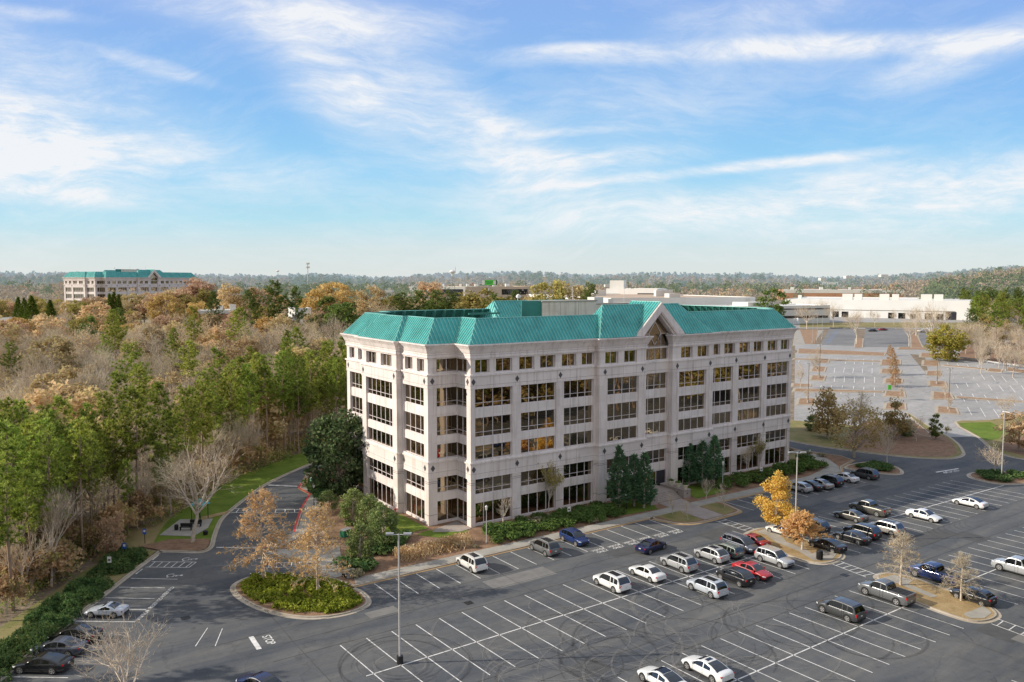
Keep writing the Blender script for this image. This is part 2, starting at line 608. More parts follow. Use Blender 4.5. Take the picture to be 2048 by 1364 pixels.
def sheet(name, poly, off, mat, parent=None):
    o = link(name, sheet_mesh(name, poly, off, mat), parent)
    if not parent: structure(o)
    return o


def kerb_mesh(pts, closed=False, h=.15, w=.2, gutter=.45, gmat=1):
    """kerb stone to the left of the line, flush gutter pan to its right"""
    P = pts
    L1 = offset_line(P, w, closed)
    G = offset_line(P, -gutter, closed)
    m = MB()
    N = len(P)
    def z(p, o): return gz(p.x, p.y) + o
    for i in range(N if closed else N - 1):
        j = (i + 1) % N
        a, b, c, d, e, f = P[i], P[j], L1[i], L1[j], G[i], G[j]
        zb = .0
        m.add([(a.x, a.y, z(a, zb)), (b.x, b.y, z(b, zb)), (b.x, b.y, z(b, h)), (a.x, a.y, z(a, h)),
               (d.x, d.y, z(d, h)), (c.x, c.y, z(c, h)), (d.x, d.y, z(d, zb)), (c.x, c.y, z(c, zb))],
              [(0, 1, 2, 3), (3, 2, 4, 5), (5, 4, 6, 7)])
        if gutter:
            m.add([(e.x, e.y, z(e, .031)), (f.x, f.y, z(f, .031)), (b.x, b.y, z(b, .031)), (a.x, a.y, z(a, .031))], [(0, 1, 2, 3)], gmat)
    return m


def kerb(pts, closed=False, gutter=.45, h=.15, w=.2, gut='kerb'):
    return structure(kerb_mesh(pts, closed, h, w, gutter).build('kerb', [M['kerb'], M[gut]]))


def island(pts, fill, n=5, gutter=.45, gut='kerb', smooth=True, h=.15, w=.2):
    P = smooth_line(pts, n, True) if smooth else [Vector((p[0], p[1], 0)) for p in pts]
    if area(P) < 0: P.reverse()
    kerb(P, True, gutter, h=h, gut=gut, w=w)
    sheet('planting_bed', offset_line(P, w - .01, True), h - .02, M[fill])
    return P


# asphalt sheets: left edge follows the kerb of the wood
LK = [(-96, -72), (-57, -13.2), (-51.3, -4.2), (-45.5, 4.5), (-41.8, 10.0), (-38.6, 14.6)]
LK2 = [(-38.6, 14.6), (-36.6, 13.2), (-34.4, 11.4), (-33.2, 11.9), (-32.4, 13.4), (-31.3, 16.8), (-29.2, 22.5), (-27.5, 26.0), (-24.6, 30.4), (-20.4, 36.2), (-15.3, 42.4), (-5.6, 50.9), (4, 57), (20, 62)]
LK2S = smooth_line(LK2, 4)
main = [(-96, -72), (-75, -120), (150, -150), (330, -60), (330, -20), (150, -20), (128, -9.0), (121.5, -5.0)] + \
       [(107, -2), (96, 14), (93, 30), (92, 45), (86, 56), (70, 62)] + [(p.x, p.y) for p in reversed(LK2S)] + [p for p in reversed(LK)]
sheet('parking_lot', main, .02, M['asphalt'])
# drive to the far car parks and the far car parks
sheet('road', [(112, -8), (121.5, -5.0), (128, -9), (137.5, 0), (162, 18), (186, 35), (236, 68.5), (246, 76), (236, 83), (180, 46), (140, 18), (118, 4)], .026, M['oldasphalt'])
sheet('car_park', [at(1588, 848), at(1700, 855), at(1828, 869), at(1812, 706), at(1590, 706)], .03, M['oldasphalt'])
sheet('car_park', [at(1868, 842), at(2300, 850), at(2200, 742), at(1880, 718), at(1848, 705)], .03, M['oldasphalt'])
sheet('cross_road', [at(1590, 700), at(1730, 705), at(1800, 707), at(1900, 714), at(2048, 735), at(2048, 724), at(1910, 700), at(1735, 690), at(1590, 688)], .034, M['oldasphalt'])
sheet('car_park', [at(1640, 690), at(1708, 692), at(1714, 655), at(1660, 655)], .04, M['midasphalt'])
sheet('car_park', [at(1726, 694), at(1826, 694), at(1820, 657), at(1731, 656)], .04, M['midasphalt'])
sheet('car_park', [at(1842, 690), at(1925, 692), at(1900, 668), at(1836, 665)], .04, M['midasphalt'])
sheet('service_yard', [at(1500, 656), at(1990, 660), at(1985, 634), at(1500, 634)], .04, M['oldasphalt'])
sheet('forecourt', [at(1585, 692), at(1625, 688), at(1648, 660), at(1590, 660)], .036, M['concrete'])

# ---- kerbs on the left and the verge behind them
kerb([Vector((p[0], p[1], 0)) for p in LK], gutter=.4)
kerb(LK2S, gutter=.4)
inner = offset_line(LK2S, .19)
far_in = offset_line(LK2S, 7.5)
lawn_edge = [p for p in inner[18:]]
lawn_out = [p for p in far_in[18:]]
sheet('lawn', [(p.x, p.y) for p in lawn_edge] + [(p.x, p.y) for p in reversed(lawn_out)], .11, M['grass'])
sheet('mulch_bed', [(-38.4, 14.8), (-36.5, 13.5), (-34.3, 11.8), (-33.4, 12.2), (-32.7, 13.6), (-31.9, 16), (-33.4, 17.0), (-36.6, 19.0), (-40.5, 18.0)], .115, M['mulch'])
sheet('lawn', [(-31.95, 16.0), (-33.4, 17.0), (-36.6, 19.0), (-40.5, 18.0), (-46, 14.5), (-45, 22), (-36, 30), (-31.5, 29), (-27.9, 25.6), (-29.6, 22.4)], .105, M['drygrass'])
sheet('patio_slab', [(-33.6, 18.2), (-37.4, 21.4), (-33.4, 27.6), (-29.3, 25.2), (-31.0, 21.0)], .16, M['concrete'])
sheet('path', [(-31.2, 25.2), (-30.4, 27.1), (-26.2, 28.0), (-27.2, 26.5)], .17, M['strawbed'])
sheet('verge', [(-97, -70), (-57.4, -13), (-51.5, -3.9), (-45.7, 4.8), (-41.9, 10.4), (-39.0, 14.8), (-41, 18), (-47, 13), (-56, 0), (-64, -13), (-104, -68)], .1, M['drygrass'])

# ---- landscape bed around the building with the front walk
front = [(-22.4, -10.95), (26.2, -10.9)]
bed = [(-22.5, -10.9), (26.4, -10.9), (40.0, -10.9), (66, -10.9), (74.0, -10.0), (77.4, -7.6), (84.6, -5.6), (86.0, -2.0), (84.0, 6.0), (84, 45), (70, 54), (20, 55), (2, 49), (-7.2, 45.4),
       (-11.4, 37.6), (-12.6, 35.1), (-12.4, 30.4), (-16.6, 22.9), (-20.6, 14.2), (-21.4, 12.0), (-24.0, 10.4), (-27.2, 8.0), (-28.0, 6.0), (-26.6, 3.6), (-23.4, -.6), (-25.0, -3.4), (-25.2, -4.6), (-23.6, -7.5)]
BP = [Vector((p[0], p[1], 0)) for p in bed]
kerb(BP, True, .35, gut='rust')
sheet('mulch_bed', offset_line(BP, .19, True), .125, M['mulch'])
sheet('sidewalk', [(-22.2, -10.68), (66, -10.68), (73.8, -9.8), (77.0, -7.4), (77.0, -5.4), (72, -7.2), (66, -8.7), (-21.6, -8.8)], .16, M['concrete'])
sheet('sidewalk', [(77.0, -7.4), (77.0, -5.4), (80.8, 6), (83.4, 6), (82.6, 0), (80.2, -3.6)], .163, M['concrete'])
sheet('sidewalk', [(-23.3, -7.4), (-24.7, -4.6), (-24.5, -3.4), (-23.1, -.6), (-26.3, 3.6), (-27.6, 6.0), (-26.0, 6.6), (-22, 4.0), (-18.6, 3.0), (-20.2, -1.6), (-21.6, -5.0), (-22.2, -7.4)], .17, M['concrete'])
sheet('sidewalk', [(-12.3, 35.0), (-12.2, 30.6), (-16.2, 22.9), (-20.2, 14.2), (-21.2, 12.3), (-24.0, 10.8), (-26.8, 8.0), (-26.2, 6.4), (-22.5, 9.0), (-19, 12.4), (-14.7, 22.0), (-10.8, 30.4), (-11.0, 35.2)], .172, M['concrete'])
sheet('lawn', [(-12.5, 2.6), (-5.2, 3.0), (-5.4, 11.2), (-8.6, 13), (-13, 8.4)], .16, M['grass'])
sheet('lawn', [(-5.6, -1.9), (-1.2, -1.4), (-1.0, -.2), (-6.0, 2.4), (-8.0, 1.4)], .164, M['grass'])
sheet('paving_strip', [(-5.6, 1.2), (-4.7, 2.2), (-.2, 3.8), (-.2, -.4), (-2.2, -.8)], .18, M['paving'])
sheet('lawn', [(20.5, -7.6), (28.6, -8.4), (32.0, -2.0), (23.0, -1.6)], .165, M['grass'])
sheet('lawn', [(38.0, -7.6), (46.0, -7.4), (47.0, -1.6), (40.2, -1.4)], .165, M['grass'])
sheet('lawn', [(74, 4), (78, -3.2), (80.0, 0.6), (79.4, 12)], .15, M['drygrass'])
# red painted kerb of the fire lane
rk = [Vector((p[0], p[1], 0)) for p in [(-11.3, 37.9), (-12.62, 35.3), (-12.42, 30.4), (-16.62, 22.9), (-20.6, 14.3), (-21.5, 11.9), (-24.0, 10.35), (-27.0, 8.0)]]
m = MB()
for a, b in zip(rk, rk[1:]):
    t = (b - a).normalized(); n = Vector((-t.y, t.x, 0))
    q = [a + n * .06, b + n * .06, b - n * .26, a - n * .26]
    m.add([(p.x, p.y, gz(p.x, p.y) + .158) for p in q] + [(p.x, p.y, .04) for p in (a + n * .06, b + n * .06)], [(3, 2, 1, 0), (0, 1, 5, 4)])
structure(m.build('painted_kerb', M['redline']))

# ---- islands
OVAL = island([(-22.6, -13.2), (-23.2, -16.2), (-25.2, -17.4), (-28.0, -17.2), (-30.6, -15.6), (-32.6, -12.6), (-33.8, -9.2), (-34.3, -5.4), (-33.6, -2.6), (-31.0, -1.2), (-28.4, -2.2), (-26.2, -4.6), (-24.4, -7.8), (-23.2, -10.6)], 'mulch', 4)
ENTR = island([(25.2, -10.6), (25.4, -14.2), (26.9, -16.1), (29.8, -16.7), (33, -16.65), (36.4, -16.5), (38.2, -16.1), (38.8, -14.6), (39.3, -10.6), (33, -10.6)], 'mulch', 3, gut='rust')
sheet('lawn', [(25.8, -10.9), (26.0, -14.0), (27.3, -15.6), (30.0, -16.2), (30.8, -10.9)], .142, M['drygrass'])
sheet('lawn', [(35.2, -10.9), (34.6, -16.1), (36.4, -16.0), (37.8, -15.6), (38.3, -14.4), (38.8, -10.9)], .142, M['drygrass'])
sheet('entrance_walk', [(30.9, -6.2), (30.3, -16.3), (34.4, -16.3), (35.0, -10), (36.0, -6.2)], .168, M['paving'])
ORNG = island([(31.6, -23.6), (34.2, -23.6), (35.2, -26), (34.8, -31), (34.3, -35.2), (33.0, -36.8), (30.6, -37.3), (28.6, -36.9), (27.6, -34.8), (28.0, -30.5), (28.4, -26.6), (29.6, -24.4)], 'strawbed', 4)
sheet('path', [(32.0, -24.2), (34.2, -24.0), (33.9, -26.6), (31.8, -29.4), (31.2, -33.0), (29.6, -36.2), (28.6, -35.8), (30.0, -32.4), (30.6, -28.6), (31.9, -26.0)], .15, M['concrete'])
sheet('path', [(29.0, -36.2), (30.2, -34.2), (33.6, -34.0), (33.2, -36.0), (30.8, -36.9)], .153, M['concrete'])
RGHT = island([(30.4, -43.2), (32.4, -43.6), (33.2, -46), (32.6, -51.6), (32.0, -54.8), (30.4, -56.6), (28.2, -56.8), (26.6, -56.0), (26.2, -54), (26.6, -49.6), (28.2, -46.6), (29.2, -44.4)], 'strawbed', 4)
sheet('path', [(30.2, -44.0), (32.2, -44.2), (32.5, -46.4), (30.8, -46.8), (30.0, -50.6), (29.0, -50.4), (29.8, -46.6)], .15, M['concrete'])
sheet('path', [(26.9, -55.6), (27.4, -54.6), (31.4, -54.8), (30.2, -56.2), (28.2, -56.4)], .153, M['concrete'])
EISL = island([(77.6, -8.6), (80.5, -7.6), (84.0, -7.8), (86.6, -8.6), (87.0, -11.2), (85.4, -14.2), (82.8, -16.4), (80.6, -16.8), (78.8, -14.4), (77.8, -11.2)], 'mulch', 4)
LOTE = island([(89.4, -25.6), (92.0, -24.2), (95.8, -24.6), (99, -27.0), (103, -29.8), (109, -31.8), (109, -36), (98, -34.6), (91.6, -32.6), (88.8, -30.6), (88.6, -28.0)], 'mulch', 4)
TREEBED = [(86.6, 52), (90.6, 30), (89.6, 12), (92.0, 1.0), (95.2, -8.2), (98.4, -13.0), (102, -15.6), (107, -15.4), (112, -12.8), (117, -9.4), (122.2, -4.6), (127.6, 2), (136.0, 12.6)] + [(q.x, q.y) for q in (at(1862, 872), at(1820, 865), at(1760, 858), at(1690, 850), at(1630, 845), at(1594, 842))]
island(TREEBED, 'drygrass', 4)
sheet('mulch_bed', [(93, 2), (96, -7.6), (99, -12), (102.4, -14.6), (107, -14.4), (112, -11.6), (117, -8.4), (121.4, -4.4), (128, 6), (120, 14), (104, 8)], .14, M['mulch'])
GRI = island([(137.4, 1.2), (126.6, -9.4), (118.0, -16.2), (113.6, -21.4), (114, -26), (120, -30), (150, -34), (240, -40), (240, -22), (170, -8), (146, -2.6)], 'drygrass', 3)
sheet('lawn', [(136.6, .2), (144, -3.6), (140, -9), (128, -12.6), (124.6, -11.6)], .15, M['grass'])
sheet('mulch_bed', [(119, -17), (124, -15), (140, -14), (170, -16), (170, -30), (130, -28), (116, -24)], .15, M['mulch'])

# ---- far car-park islands
def far_island(pts, fill='straw'):
    island([at(*p) for p in pts], fill, 2, gutter=.35, smooth=False, w=.45)


Z4 = lambda pts: zm(1548, 560, 4.012, pts)
for c in [((290, 735), (310, 692), (425, 700), (410, 740)), ((285, 805), (300, 765), (420, 770), (405, 812)), ((180, 1005), (195, 950), (345, 950), (330, 1005)),
          ((850, 750), (860, 712), (1028, 725), (1020, 755)), ((880, 830), (890, 790), (1040, 795), (1030, 835)), ((850, 685), (860, 640), (1020, 640), (1020, 685)),
          ((880, 935), (890, 890), (1050, 895), (1060, 945)), ((880, 1040), (895, 985), (1060, 990), (1065, 1045)), ((150, 900), (165, 870), (880, 893), (880, 905)), ((150, 640), (160, 630), (860, 650), (860, 658)), ((140, 860), (150, 830), (300, 838), (300, 856)), ((330, 668), (345, 630), (450, 635), (440, 668)),
          ((1300, 1070), (1305, 1010), (1470, 1030), (1490, 1080)), ((1265, 960), (1270, 895), (1420, 905), (1450, 960)), ((1240, 855), (1240, 808), (1380, 815), (1395, 862)), ((1215, 770), (1220, 730), (1345, 732), (1360, 772)), ((1190, 690), (1195, 645), (1320, 650), (1330, 695)), ((1170, 620), (1175, 585), (1290, 590), (1310, 625)),
          ((1450, 950), (1450, 932), (2006, 972), (2006, 985)), ((1350, 690), (1350, 680), (1700, 712), (1700, 722)), ((1700, 735), (1720, 708), (1835, 720), (1830, 745)), ((1860, 730), (1870, 700), (2060, 735), (2060, 760)),
          ((185, 590), (190, 552), (900, 585), (890, 610)), ((985, 560), (1000, 540), (1230, 545), (1230, 560)),
          ((640, 545), (650, 470), (720, 470), (715, 545)), ((1095, 545), (1090, 440), (1150, 440), (1200, 545))]:
    far_island(Z4(c))
sheet('mulch_bed', [at(1600, 660), at(1636, 660), at(1630, 688), at(1610, 688)], .06, M['straw'])
sheet('verge', [at(1600, 655), at(2010, 656), at(2010, 645), at(1600, 645)], .07, M['drygrass'])
sheet('verge', [at(1905, 716), at(2100, 735), at(2100, 690), at(1960, 680)], .07, M['mulch'])

# ------------------------------------------------------------------ painted markings
LN = MB()


def stripe(a, b, w=.11, o=.036, mb=None):
    a = Vector((a[0], a[1], 0)); b = Vector((b[0], b[1], 0))
    t = (b - a).normalized(); n = Vector((-t.y, t.x, 0)) * w / 2
    q = [a - n, b - n, b + n, a + n]
    (mb or LN).add([(p.x, p.y, gz(p.x, p.y) + o) for p in q], [(0, 1, 2, 3)])


SK = .045                                             # rows lean very slightly
def row(xs, y0, y1, yc=None):
    for x in xs:
        stripe((x - SK * (y0 - (yc if yc is not None else y0)), y0), (x - SK * (y1 - (yc if yc is not None else y0)), y1))


# front row along the walk
xs = [-20.2 + 2.75 * k for k in range(17)]
for x in xs:
    if x < 25: stripe((x, -11.4), (x + .1, -17.0))
for k in range(13): stripe((40.6 + 2.72 * k, -11.4), (40.6 + 2.72 * k, -16.9))
# double rows
row([-7.4 + 2.735 * k for k in range(-8, 13)], -24.1, -37.2, -30.7)
stripe((-30.0, -31.1), (24.6, -30.35), .14)
row([36.0 + 2.56 * k for k in range(0, 20)], -24.5, -37.3, -30.7)
stripe((35.2, -30.55), (88.4, -31.5), .14, .0365)
row([4.9 + 2.7 * k for k in range(-10, 8)], -43.9, -56.3, -50.1)
stripe((-24.0, -50.5), (26.2, -49.9), .14)
row([34.9 + 2.57 * k for k in range(0, 30)], -44.2, -56.6, -50.3)
stripe((32.4, -50.0), (110, -50.7), .14, .0365)
row([-10 + 2.7 * k for k in range(0, 50)], -64, -76.4, -70)
stripe((-10, -70), (124, -70.5), .14)
# cross hatching between islands
def ladder(a0, a1, b0, b1, n, w=.11):
    stripe(a0, a1, w); stripe(b0, b1, w)
    for k in range(n):
        t = (k + .5) / n
        p = (a0[0] + (a1[0] - a0[0]) * t, a0[1] + (a1[1] - a0[1]) * t)
        t2 = min(1, t + .0)
        q = (b0[0] + (b1[0] - b0[0]) * t2, b0[1] + (b1[1] - b0[1]) * t2)
        stripe(p, q, w, .0375)


ladder((31.5, -17.3), (31.4, -23.0), (33.3, -17.3), (33.1, -23.0), 5)
ladder((29.6, -37.8), (29.0, -42.6), (31.3, -37.8), (30.8, -43.0), 5)
ladder((27.6, -57.3), (27.2, -62), (29.4, -57.1), (29.0, -62), 4)
# reserved places and bays for the disabled on the left
for a, b in [((-56.8, -12.9), (-52.0, -16.4)), ((-53.6, -8.3), (-48.6, -12.2)), ((-50.1, -3.4), (-45.0, -7.1)), ((-48.3, -.9), (-43.5, -4.4)), ((-46.7, 1.7), (-42.2, -1.7)), ((-44.9, 4.2), (-40.6, 1.0)), ((-43.3, 6.4), (-38.8, 3.0))]:
    stripe(a, b)
ladder((-41.2, 9.5), (-36.8, 6.3), (-40.2, 11.1), (-35.6, 7.8), 6)
stripe((-36.8, 6.3), (-35.6, 7.8), .11, .038)
stripe((-42.6, 7.6), (-41.6, 9.0), .14); stripe((-40.0, 11.7), (-39.0, 13.2), .14)
ladder((-28.6, 2.5), (-23.7, -.2), (-29.1, .9), (-24.4, -1.7), 6)
ladder((-25.1, 29.1), (-17.0, 23.0), (-26.1, 27.3), (-17.5, 21.4), 7, .14)
stripe((-16.3, 40.4), (-12.4, 36.7), .45); stripe((-32.1, 12.1), (-27.7, 8.9), .25)
stripe((-36.15, -17.3), (-36.3, -20.5), .48)
stripe((-39.2, -12.8), (-41.2, -16.4), .08); stripe((-38.0, -13.8), (-39.6, -17.4), .08)
stripe((94.6, -20.8), (88.2, -19.9), .4)
# far car parks
for c in [((490, 705), (483, 745)), ((565, 706), (558, 746)), ((640, 708), (632, 748)), ((713, 710), (708, 750)), ((787, 710), (787, 750)),
          ((490, 775), (483, 820)), ((567, 776), (562, 822)), ((648, 778), (644, 826)), ((727, 780), (725, 828)), ((808, 780), (808, 830)),
          ((380, 845), (375, 862)), ((462, 848), (458, 866)), ((550, 850), (546, 870)), ((640, 853), (637, 874)), ((722, 857), (720, 880)), ((806, 862), (806, 885)),
          ((540, 895), (536, 915)), ((722, 900), (722, 925)), ((806, 907), (804, 935)), ((205, 645), (195, 662)), ((440, 632), (436, 642)), ((512, 634), (508, 645)), ((580, 635), (577, 646)), ((650, 637), (650, 648)), ((720, 638), (720, 650)), ((792, 640), (792, 652)),
          ((575, 660), (572, 675)), ((645, 662), (645, 677)), ((718, 664), (718, 680)), ((790, 665), (790, 683)),
          ((1500, 745), (1522, 790)), ((1580, 752), (1607, 795)), ((1662, 757), (1692, 803)), ((1745, 766), (1778, 812)), ((1828, 773), (1866, 820)), ((1912, 780), (1955, 828)), ((1420, 740), (1440, 783)),
          ((1716, 838), (1752, 890)), ((1804, 845), (1842, 895)), ((1893, 850), (1938, 905)), ((1627, 830), (1648, 862)), ((1541, 825), (1558, 860)), ((1460, 835), (1478, 870)),
          ((1388, 665), (1400, 685)), ((1468, 670), (1482, 692)), ((1548, 678), (1562, 700)), ((1628, 684), (1644, 708)), ((1495, 908), (1510, 930)), ((1590, 915), (1606, 940)), ((1686, 922), (1704, 948)), ((1785, 940), (1805, 965)), ((1515, 950), (1532, 978)), ((1613, 957), (1634, 985)), ((1712, 965), (1734, 993)),
          ((1553, 1022), (1590, 1090)), ((1655, 1028), (1698, 1100)), ((1760, 1036), (1808, 1105)), ((1910, 980), (1935, 1010)), ((1970, 940), (1996, 965)), ((1985, 850), (2006, 880))]:
    a, b = [at(*p) for p in Z4(c)]
    stripe(a, b, .2, .075)
for a, b in [((485, 725), (800, 735)), ((480, 795), (815, 803)), ((1430, 768), (1990, 805)), ((1560, 1060), (1810, 1072)), ((1640, 850), (1990, 880))]:
    a, b = [at(*p) for p in Z4((a, b))]
    stripe(a, b, .07, .074)
structure(LN.build('parking_lines', M['line']))
BL = MB()
for k in range(9):
    y = 408 + k * 12
    a, b = [at(*p) for p in Z4(((410 + 9.5 * (8 - k), y), (450 + 9.5 * (8 - k), y)))]
    stripe(a, b, 1.0, .07, BL)
structure(BL.build('blue_bay_paint', M['blueline']))


def lettering(text, loc, rz, size, name, mat, parent=None, rx=0., sx=1., sy=1.):
    cu = bpy.data.curves.new(name, 'FONT')
    cu.body = text; cu.size = size; cu.align_x = 'CENTER'; cu.align_y = 'CENTER'
    cu.offset = .012 * size
    tmp = bpy.data.objects.new(name, cu)
    col.objects.link(tmp)
    dg = bpy.context.evaluated_depsgraph_get()
    me = bpy.data.meshes.new_from_object(tmp.evaluated_get(dg))
    bpy.data.objects.remove(tmp); bpy.data.curves.remove(cu)
    me.materials.clear(); me.materials.append(mat)
    me.transform(Matrix.Diagonal((sx, sy, 1, 1)))
    o = link(name, me, parent)
    o.location = loc; o.rotation_euler = (rx, 0, rz)
    return o


for k in range(6):
    x = 9.0 + 2.79 * k
    structure(lettering('VISITOR', (x, -17.25, .042), 0, .78, 'road_lettering', M['line'], sx=.8))
    structure(lettering('ONLY', (x + .1, -18.0, .042), 0, .78, 'road_lettering', M['line'], sx=.9))
structure(lettering('STOP', (-34.95, -19.0, .042), R(-92), .98, 'road_lettering', M['line'], sx=.95, sy=1.15))
structure(lettering('STOP', (90.9, -21.1, .042), R(172), 1.5, 'road_lettering', M['line'], sx=1.2, sy=.9))
for k, s in enumerate(('VISITOR', 'RESERVED', 'RESERVED')):
    p = Vector((-44.0 + 1.72 * k, -5.7 + 2.62 * k, .042))
    structure(lettering(s, p, R(56), .62, 'road_lettering', M['line'], sx=1.05 if k else 1.2))


def wheelchair(loc, rz, s=1.):
    m = MB()
    def arc(cx, cy, r, a0, a1, w=.1, n=14):
        for k in range(n):
            t0, t1 = R(a0 + (a1 - a0) * k / n), R(a0 + (a1 - a0) * (k + 1) / n)
            m.add([(cx + math.cos(t) * q, cy + math.sin(t) * q, 0) for t, q in ((t0, r - w), (t0, r), (t1, r), (t1, r - w))], [(0, 1, 2, 3)])
    def bar(a, b, w=.1):
        a = Vector((*a, 0)); b = Vector((*b, 0)); t = (b - a).normalized(); n = Vector((-t.y, t.x, 0)) * w / 2
        m.add([a - n, b - n, b + n, a + n], [(0, 1, 2, 3)])
    arc(0, 0, .42, 150, 395); arc(-.08, .98, .14, 0, 360, .14)
    bar((-.1, .8), (-.02, .3)); bar((-.05, .32), (.3, .3)); bar((.3, .32), (.45, -.15)); bar((-.08, .58), (.25, .55)); bar((.42, -.15), (.58, -.1))
    o = m.build('wheelchair_symbol', M['line'])
    o.location = loc; o.rotation_euler = (0, 0, rz); o.scale = (s, s, s)
    structure(o)


wheelchair((-36.4, 9.6, .042), R(-126), 1.25); wheelchair((-39.2, 4.7, .042), R(-126), 1.25)
wheelchair((-27.6, 4.2, .042), R(60), 1.2); wheelchair((-30.0, -.6, .042), R(60), 1.2); wheelchair((44.0, -17.6, .042), 0, 1.1)

# ---- old repairs and paving joints in the lot
rp_ = random.Random(31)
for k in range(16):
    x, y = rp_.uniform(-24, 70), rp_.choice([-20.4, -40.6, -60]) + rp_.uniform(-2.2, 2.2)
    w, h = rp_.uniform(1.2, 5), rp_.uniform(.8, 2.2)
    q = rp_.uniform(-.06, .06)
    sheet('asphalt_patch', [(x - w, y - h + q), (x + w, y - h), (x + w - q, y + h), (x - w, y + h - q)], .0235 + .0004 * k, M['patch'] if k % 2 else M['patch2'])
jm = MB()
for y, x0, x1 in ((-17.35, -40, 88), (-20.6, -34, 88), (-23.8, -36, 88), (-37.6, -40, 100), (-40.6, -44, 100), (-43.5, -44, 100)):
    x = x0
    while x < x1:
        stripe((x, y + rp_.uniform(-.06, .06)), (min(x1, x + 7), y + rp_.uniform(-.06, .06)), .07, .0318, jm); x += 7
for x in (-33, -6.2, 21.5, 47.5, 74):
    y = -62.
    while y < -11.6:
        stripe((x + rp_.uniform(-.08, .08), y), (x + rp_.uniform(-.08, .08), y + 5), .06, .0322, jm); y += 5
structure(jm.build('sealed_joints', M['joint_seal']))
dm = MB()
for x, y in ((-14, -22.4), (27.5, -40.8), (52, -21.5), (8, -60), (-40.5, -9)):
    dm.box(x - .45, x + .45, y - .45, y + .45, .022, .034)
structure(dm.build('drain_grates', M['black']))

# ---- tyre marks left by drivers spinning their wheels
def tyre(name, col_, alpha):
    m, t, b = new_mat(name)
    b.inputs['Base Color'].default_value = (*col_, 1); b.inputs['Roughness'].default_value = .8
    n = t.noise(1.1, 4, .7, 0, world_pos(t))
    t.link(t.ramp(n, [(.3, alpha * .25), (.7, alpha)]), b.inputs['Alpha'])
    return m


TD, TL = tyre('tyre_dark', (.045, .045, .047), .30), tyre('tyre_light', (.36, .34, .31), .30)
md, ml = MB(), MB()
rt = random.Random(21)
cnt = 0


def skid(cx, cy, r, a0, a1, w, mb, ex=1.):
    global cnt
    cnt += 1
    z = .0405 + cnt * .00012
    n = max(8, int(abs(a1 - a0) / 6))
    pts = []
    for k in range(n + 1):
        a = R(a0 + (a1 - a0) * k / n)
        ww = w * (.35 + .65 * math.sin(math.pi * min(1, max(0, k / n)))) / 2
        for q in (r - ww, r + ww):
            pts.append((cx + math.cos(a) * q * ex, cy + math.sin(a) * q, z))
    mb.add(pts, [(2 * i, 2 * i + 2, 2 * i + 3, 2 * i + 1) for i in range(n)])


for k in range(22):
    a = rt.uniform(0, 360)
    skid(-26.3 + rt.uniform(-.6, .6), -30.6 + rt.uniform(-.6, .6), rt.uniform(2.2, 6.4), a, a + rt.uniform(60, 200), rt.uniform(.12, .3), md if rt.random() < .7 else ml)
for k in range(135):
    z = rt.random()
    if z < .5: cx, cy = rt.gauss(-6, 7), rt.gauss(-39, 4.5)
    elif z < .85: cx, cy = rt.gauss(9, 8), rt.gauss(-44, 6)
    else: cx, cy = rt.gauss(-14, 8), rt.gauss(-46, 6)
    a = rt.uniform(0, 360)
    skid(cx, cy, rt.uniform(2.5, 9), a, a + rt.uniform(40, 190), rt.uniform(.12, .36), md if rt.random() < .52 else ml, rt.uniform(.7, 1.4))
for k in range(40):
    skid(rt.uniform(-20, 60), rt.uniform(-22, -18) if k % 2 else rt.uniform(-43, -39), rt.uniform(25, 70), 60 + rt.uniform(-40, 40), 60 + rt.uniform(-40, 40) + rt.uniform(8, 18), rt.uniform(.15, .3), md)
for k in range(8):
    skid(54 + k * 1.1, -39.5 - .2 * k, 2.6, 100, 190, .2, md)
structure(md.build('tyre_marks', TD)); structure(ml.build('tyre_marks', TL))
# ------------------------------------------------------------------ the office building
OUT = [(-4.65, 33.0), (-4.65, 24.8), (-5.5, 24.8), (-5.5, 12.2), (-4.65, 12.2), (-4.65, 4.0), (0, 4.0), (0, 0),
       (23, 0), (23, -.9), (33, -.9), (33, 0), (39, 0), (39, -.9), (49, -.9), (49, 0), (72, 0), (72, 4.0), (76.65, 4.0), (76.65, 33.0), (72, 33.0), (72, 37), (0, 37), (0, 33.0)]
OV = [Vector((p[0], p[1], 0)) for p in OUT]
NO = len(OV)
CUM = [0.]
for i in range(NO): CUM.append(CUM[-1] + (OV[(i + 1) % NO] - OV[i]).length)


def onrm(i):
    t = (OV[(i + 1) % NO] - OV[i % NO]).normalized()
    return Vector((t.y, -t.x, 0))


def opoint(s, off, side=0):
    """point on the outline at arc length s, moved outwards; vertices are mitred"""
    s %= CUM[-1]
    for i in range(NO):
        if abs(s - CUM[i]) < 1e-4:
            n0, n1 = onrm(i - 1), onrm(i)
            return OV[i] + (n0 + n1) * off
        if CUM[i] < s < CUM[i + 1] - 1e-4:
            t = (OV[(i + 1) % NO] - OV[i]).normalized()
            return OV[i] + t * (s - CUM[i]) + onrm(i) * off


def stations(s0, s1):
    L = CUM[-1]
    out = [s0]
    for rep in (0, L):
        for c in CUM[:-1]:
            if s0 + 1e-4 < c + rep < s1 - 1e-4: out.append(c + rep)
    return sorted(out) + [s1]


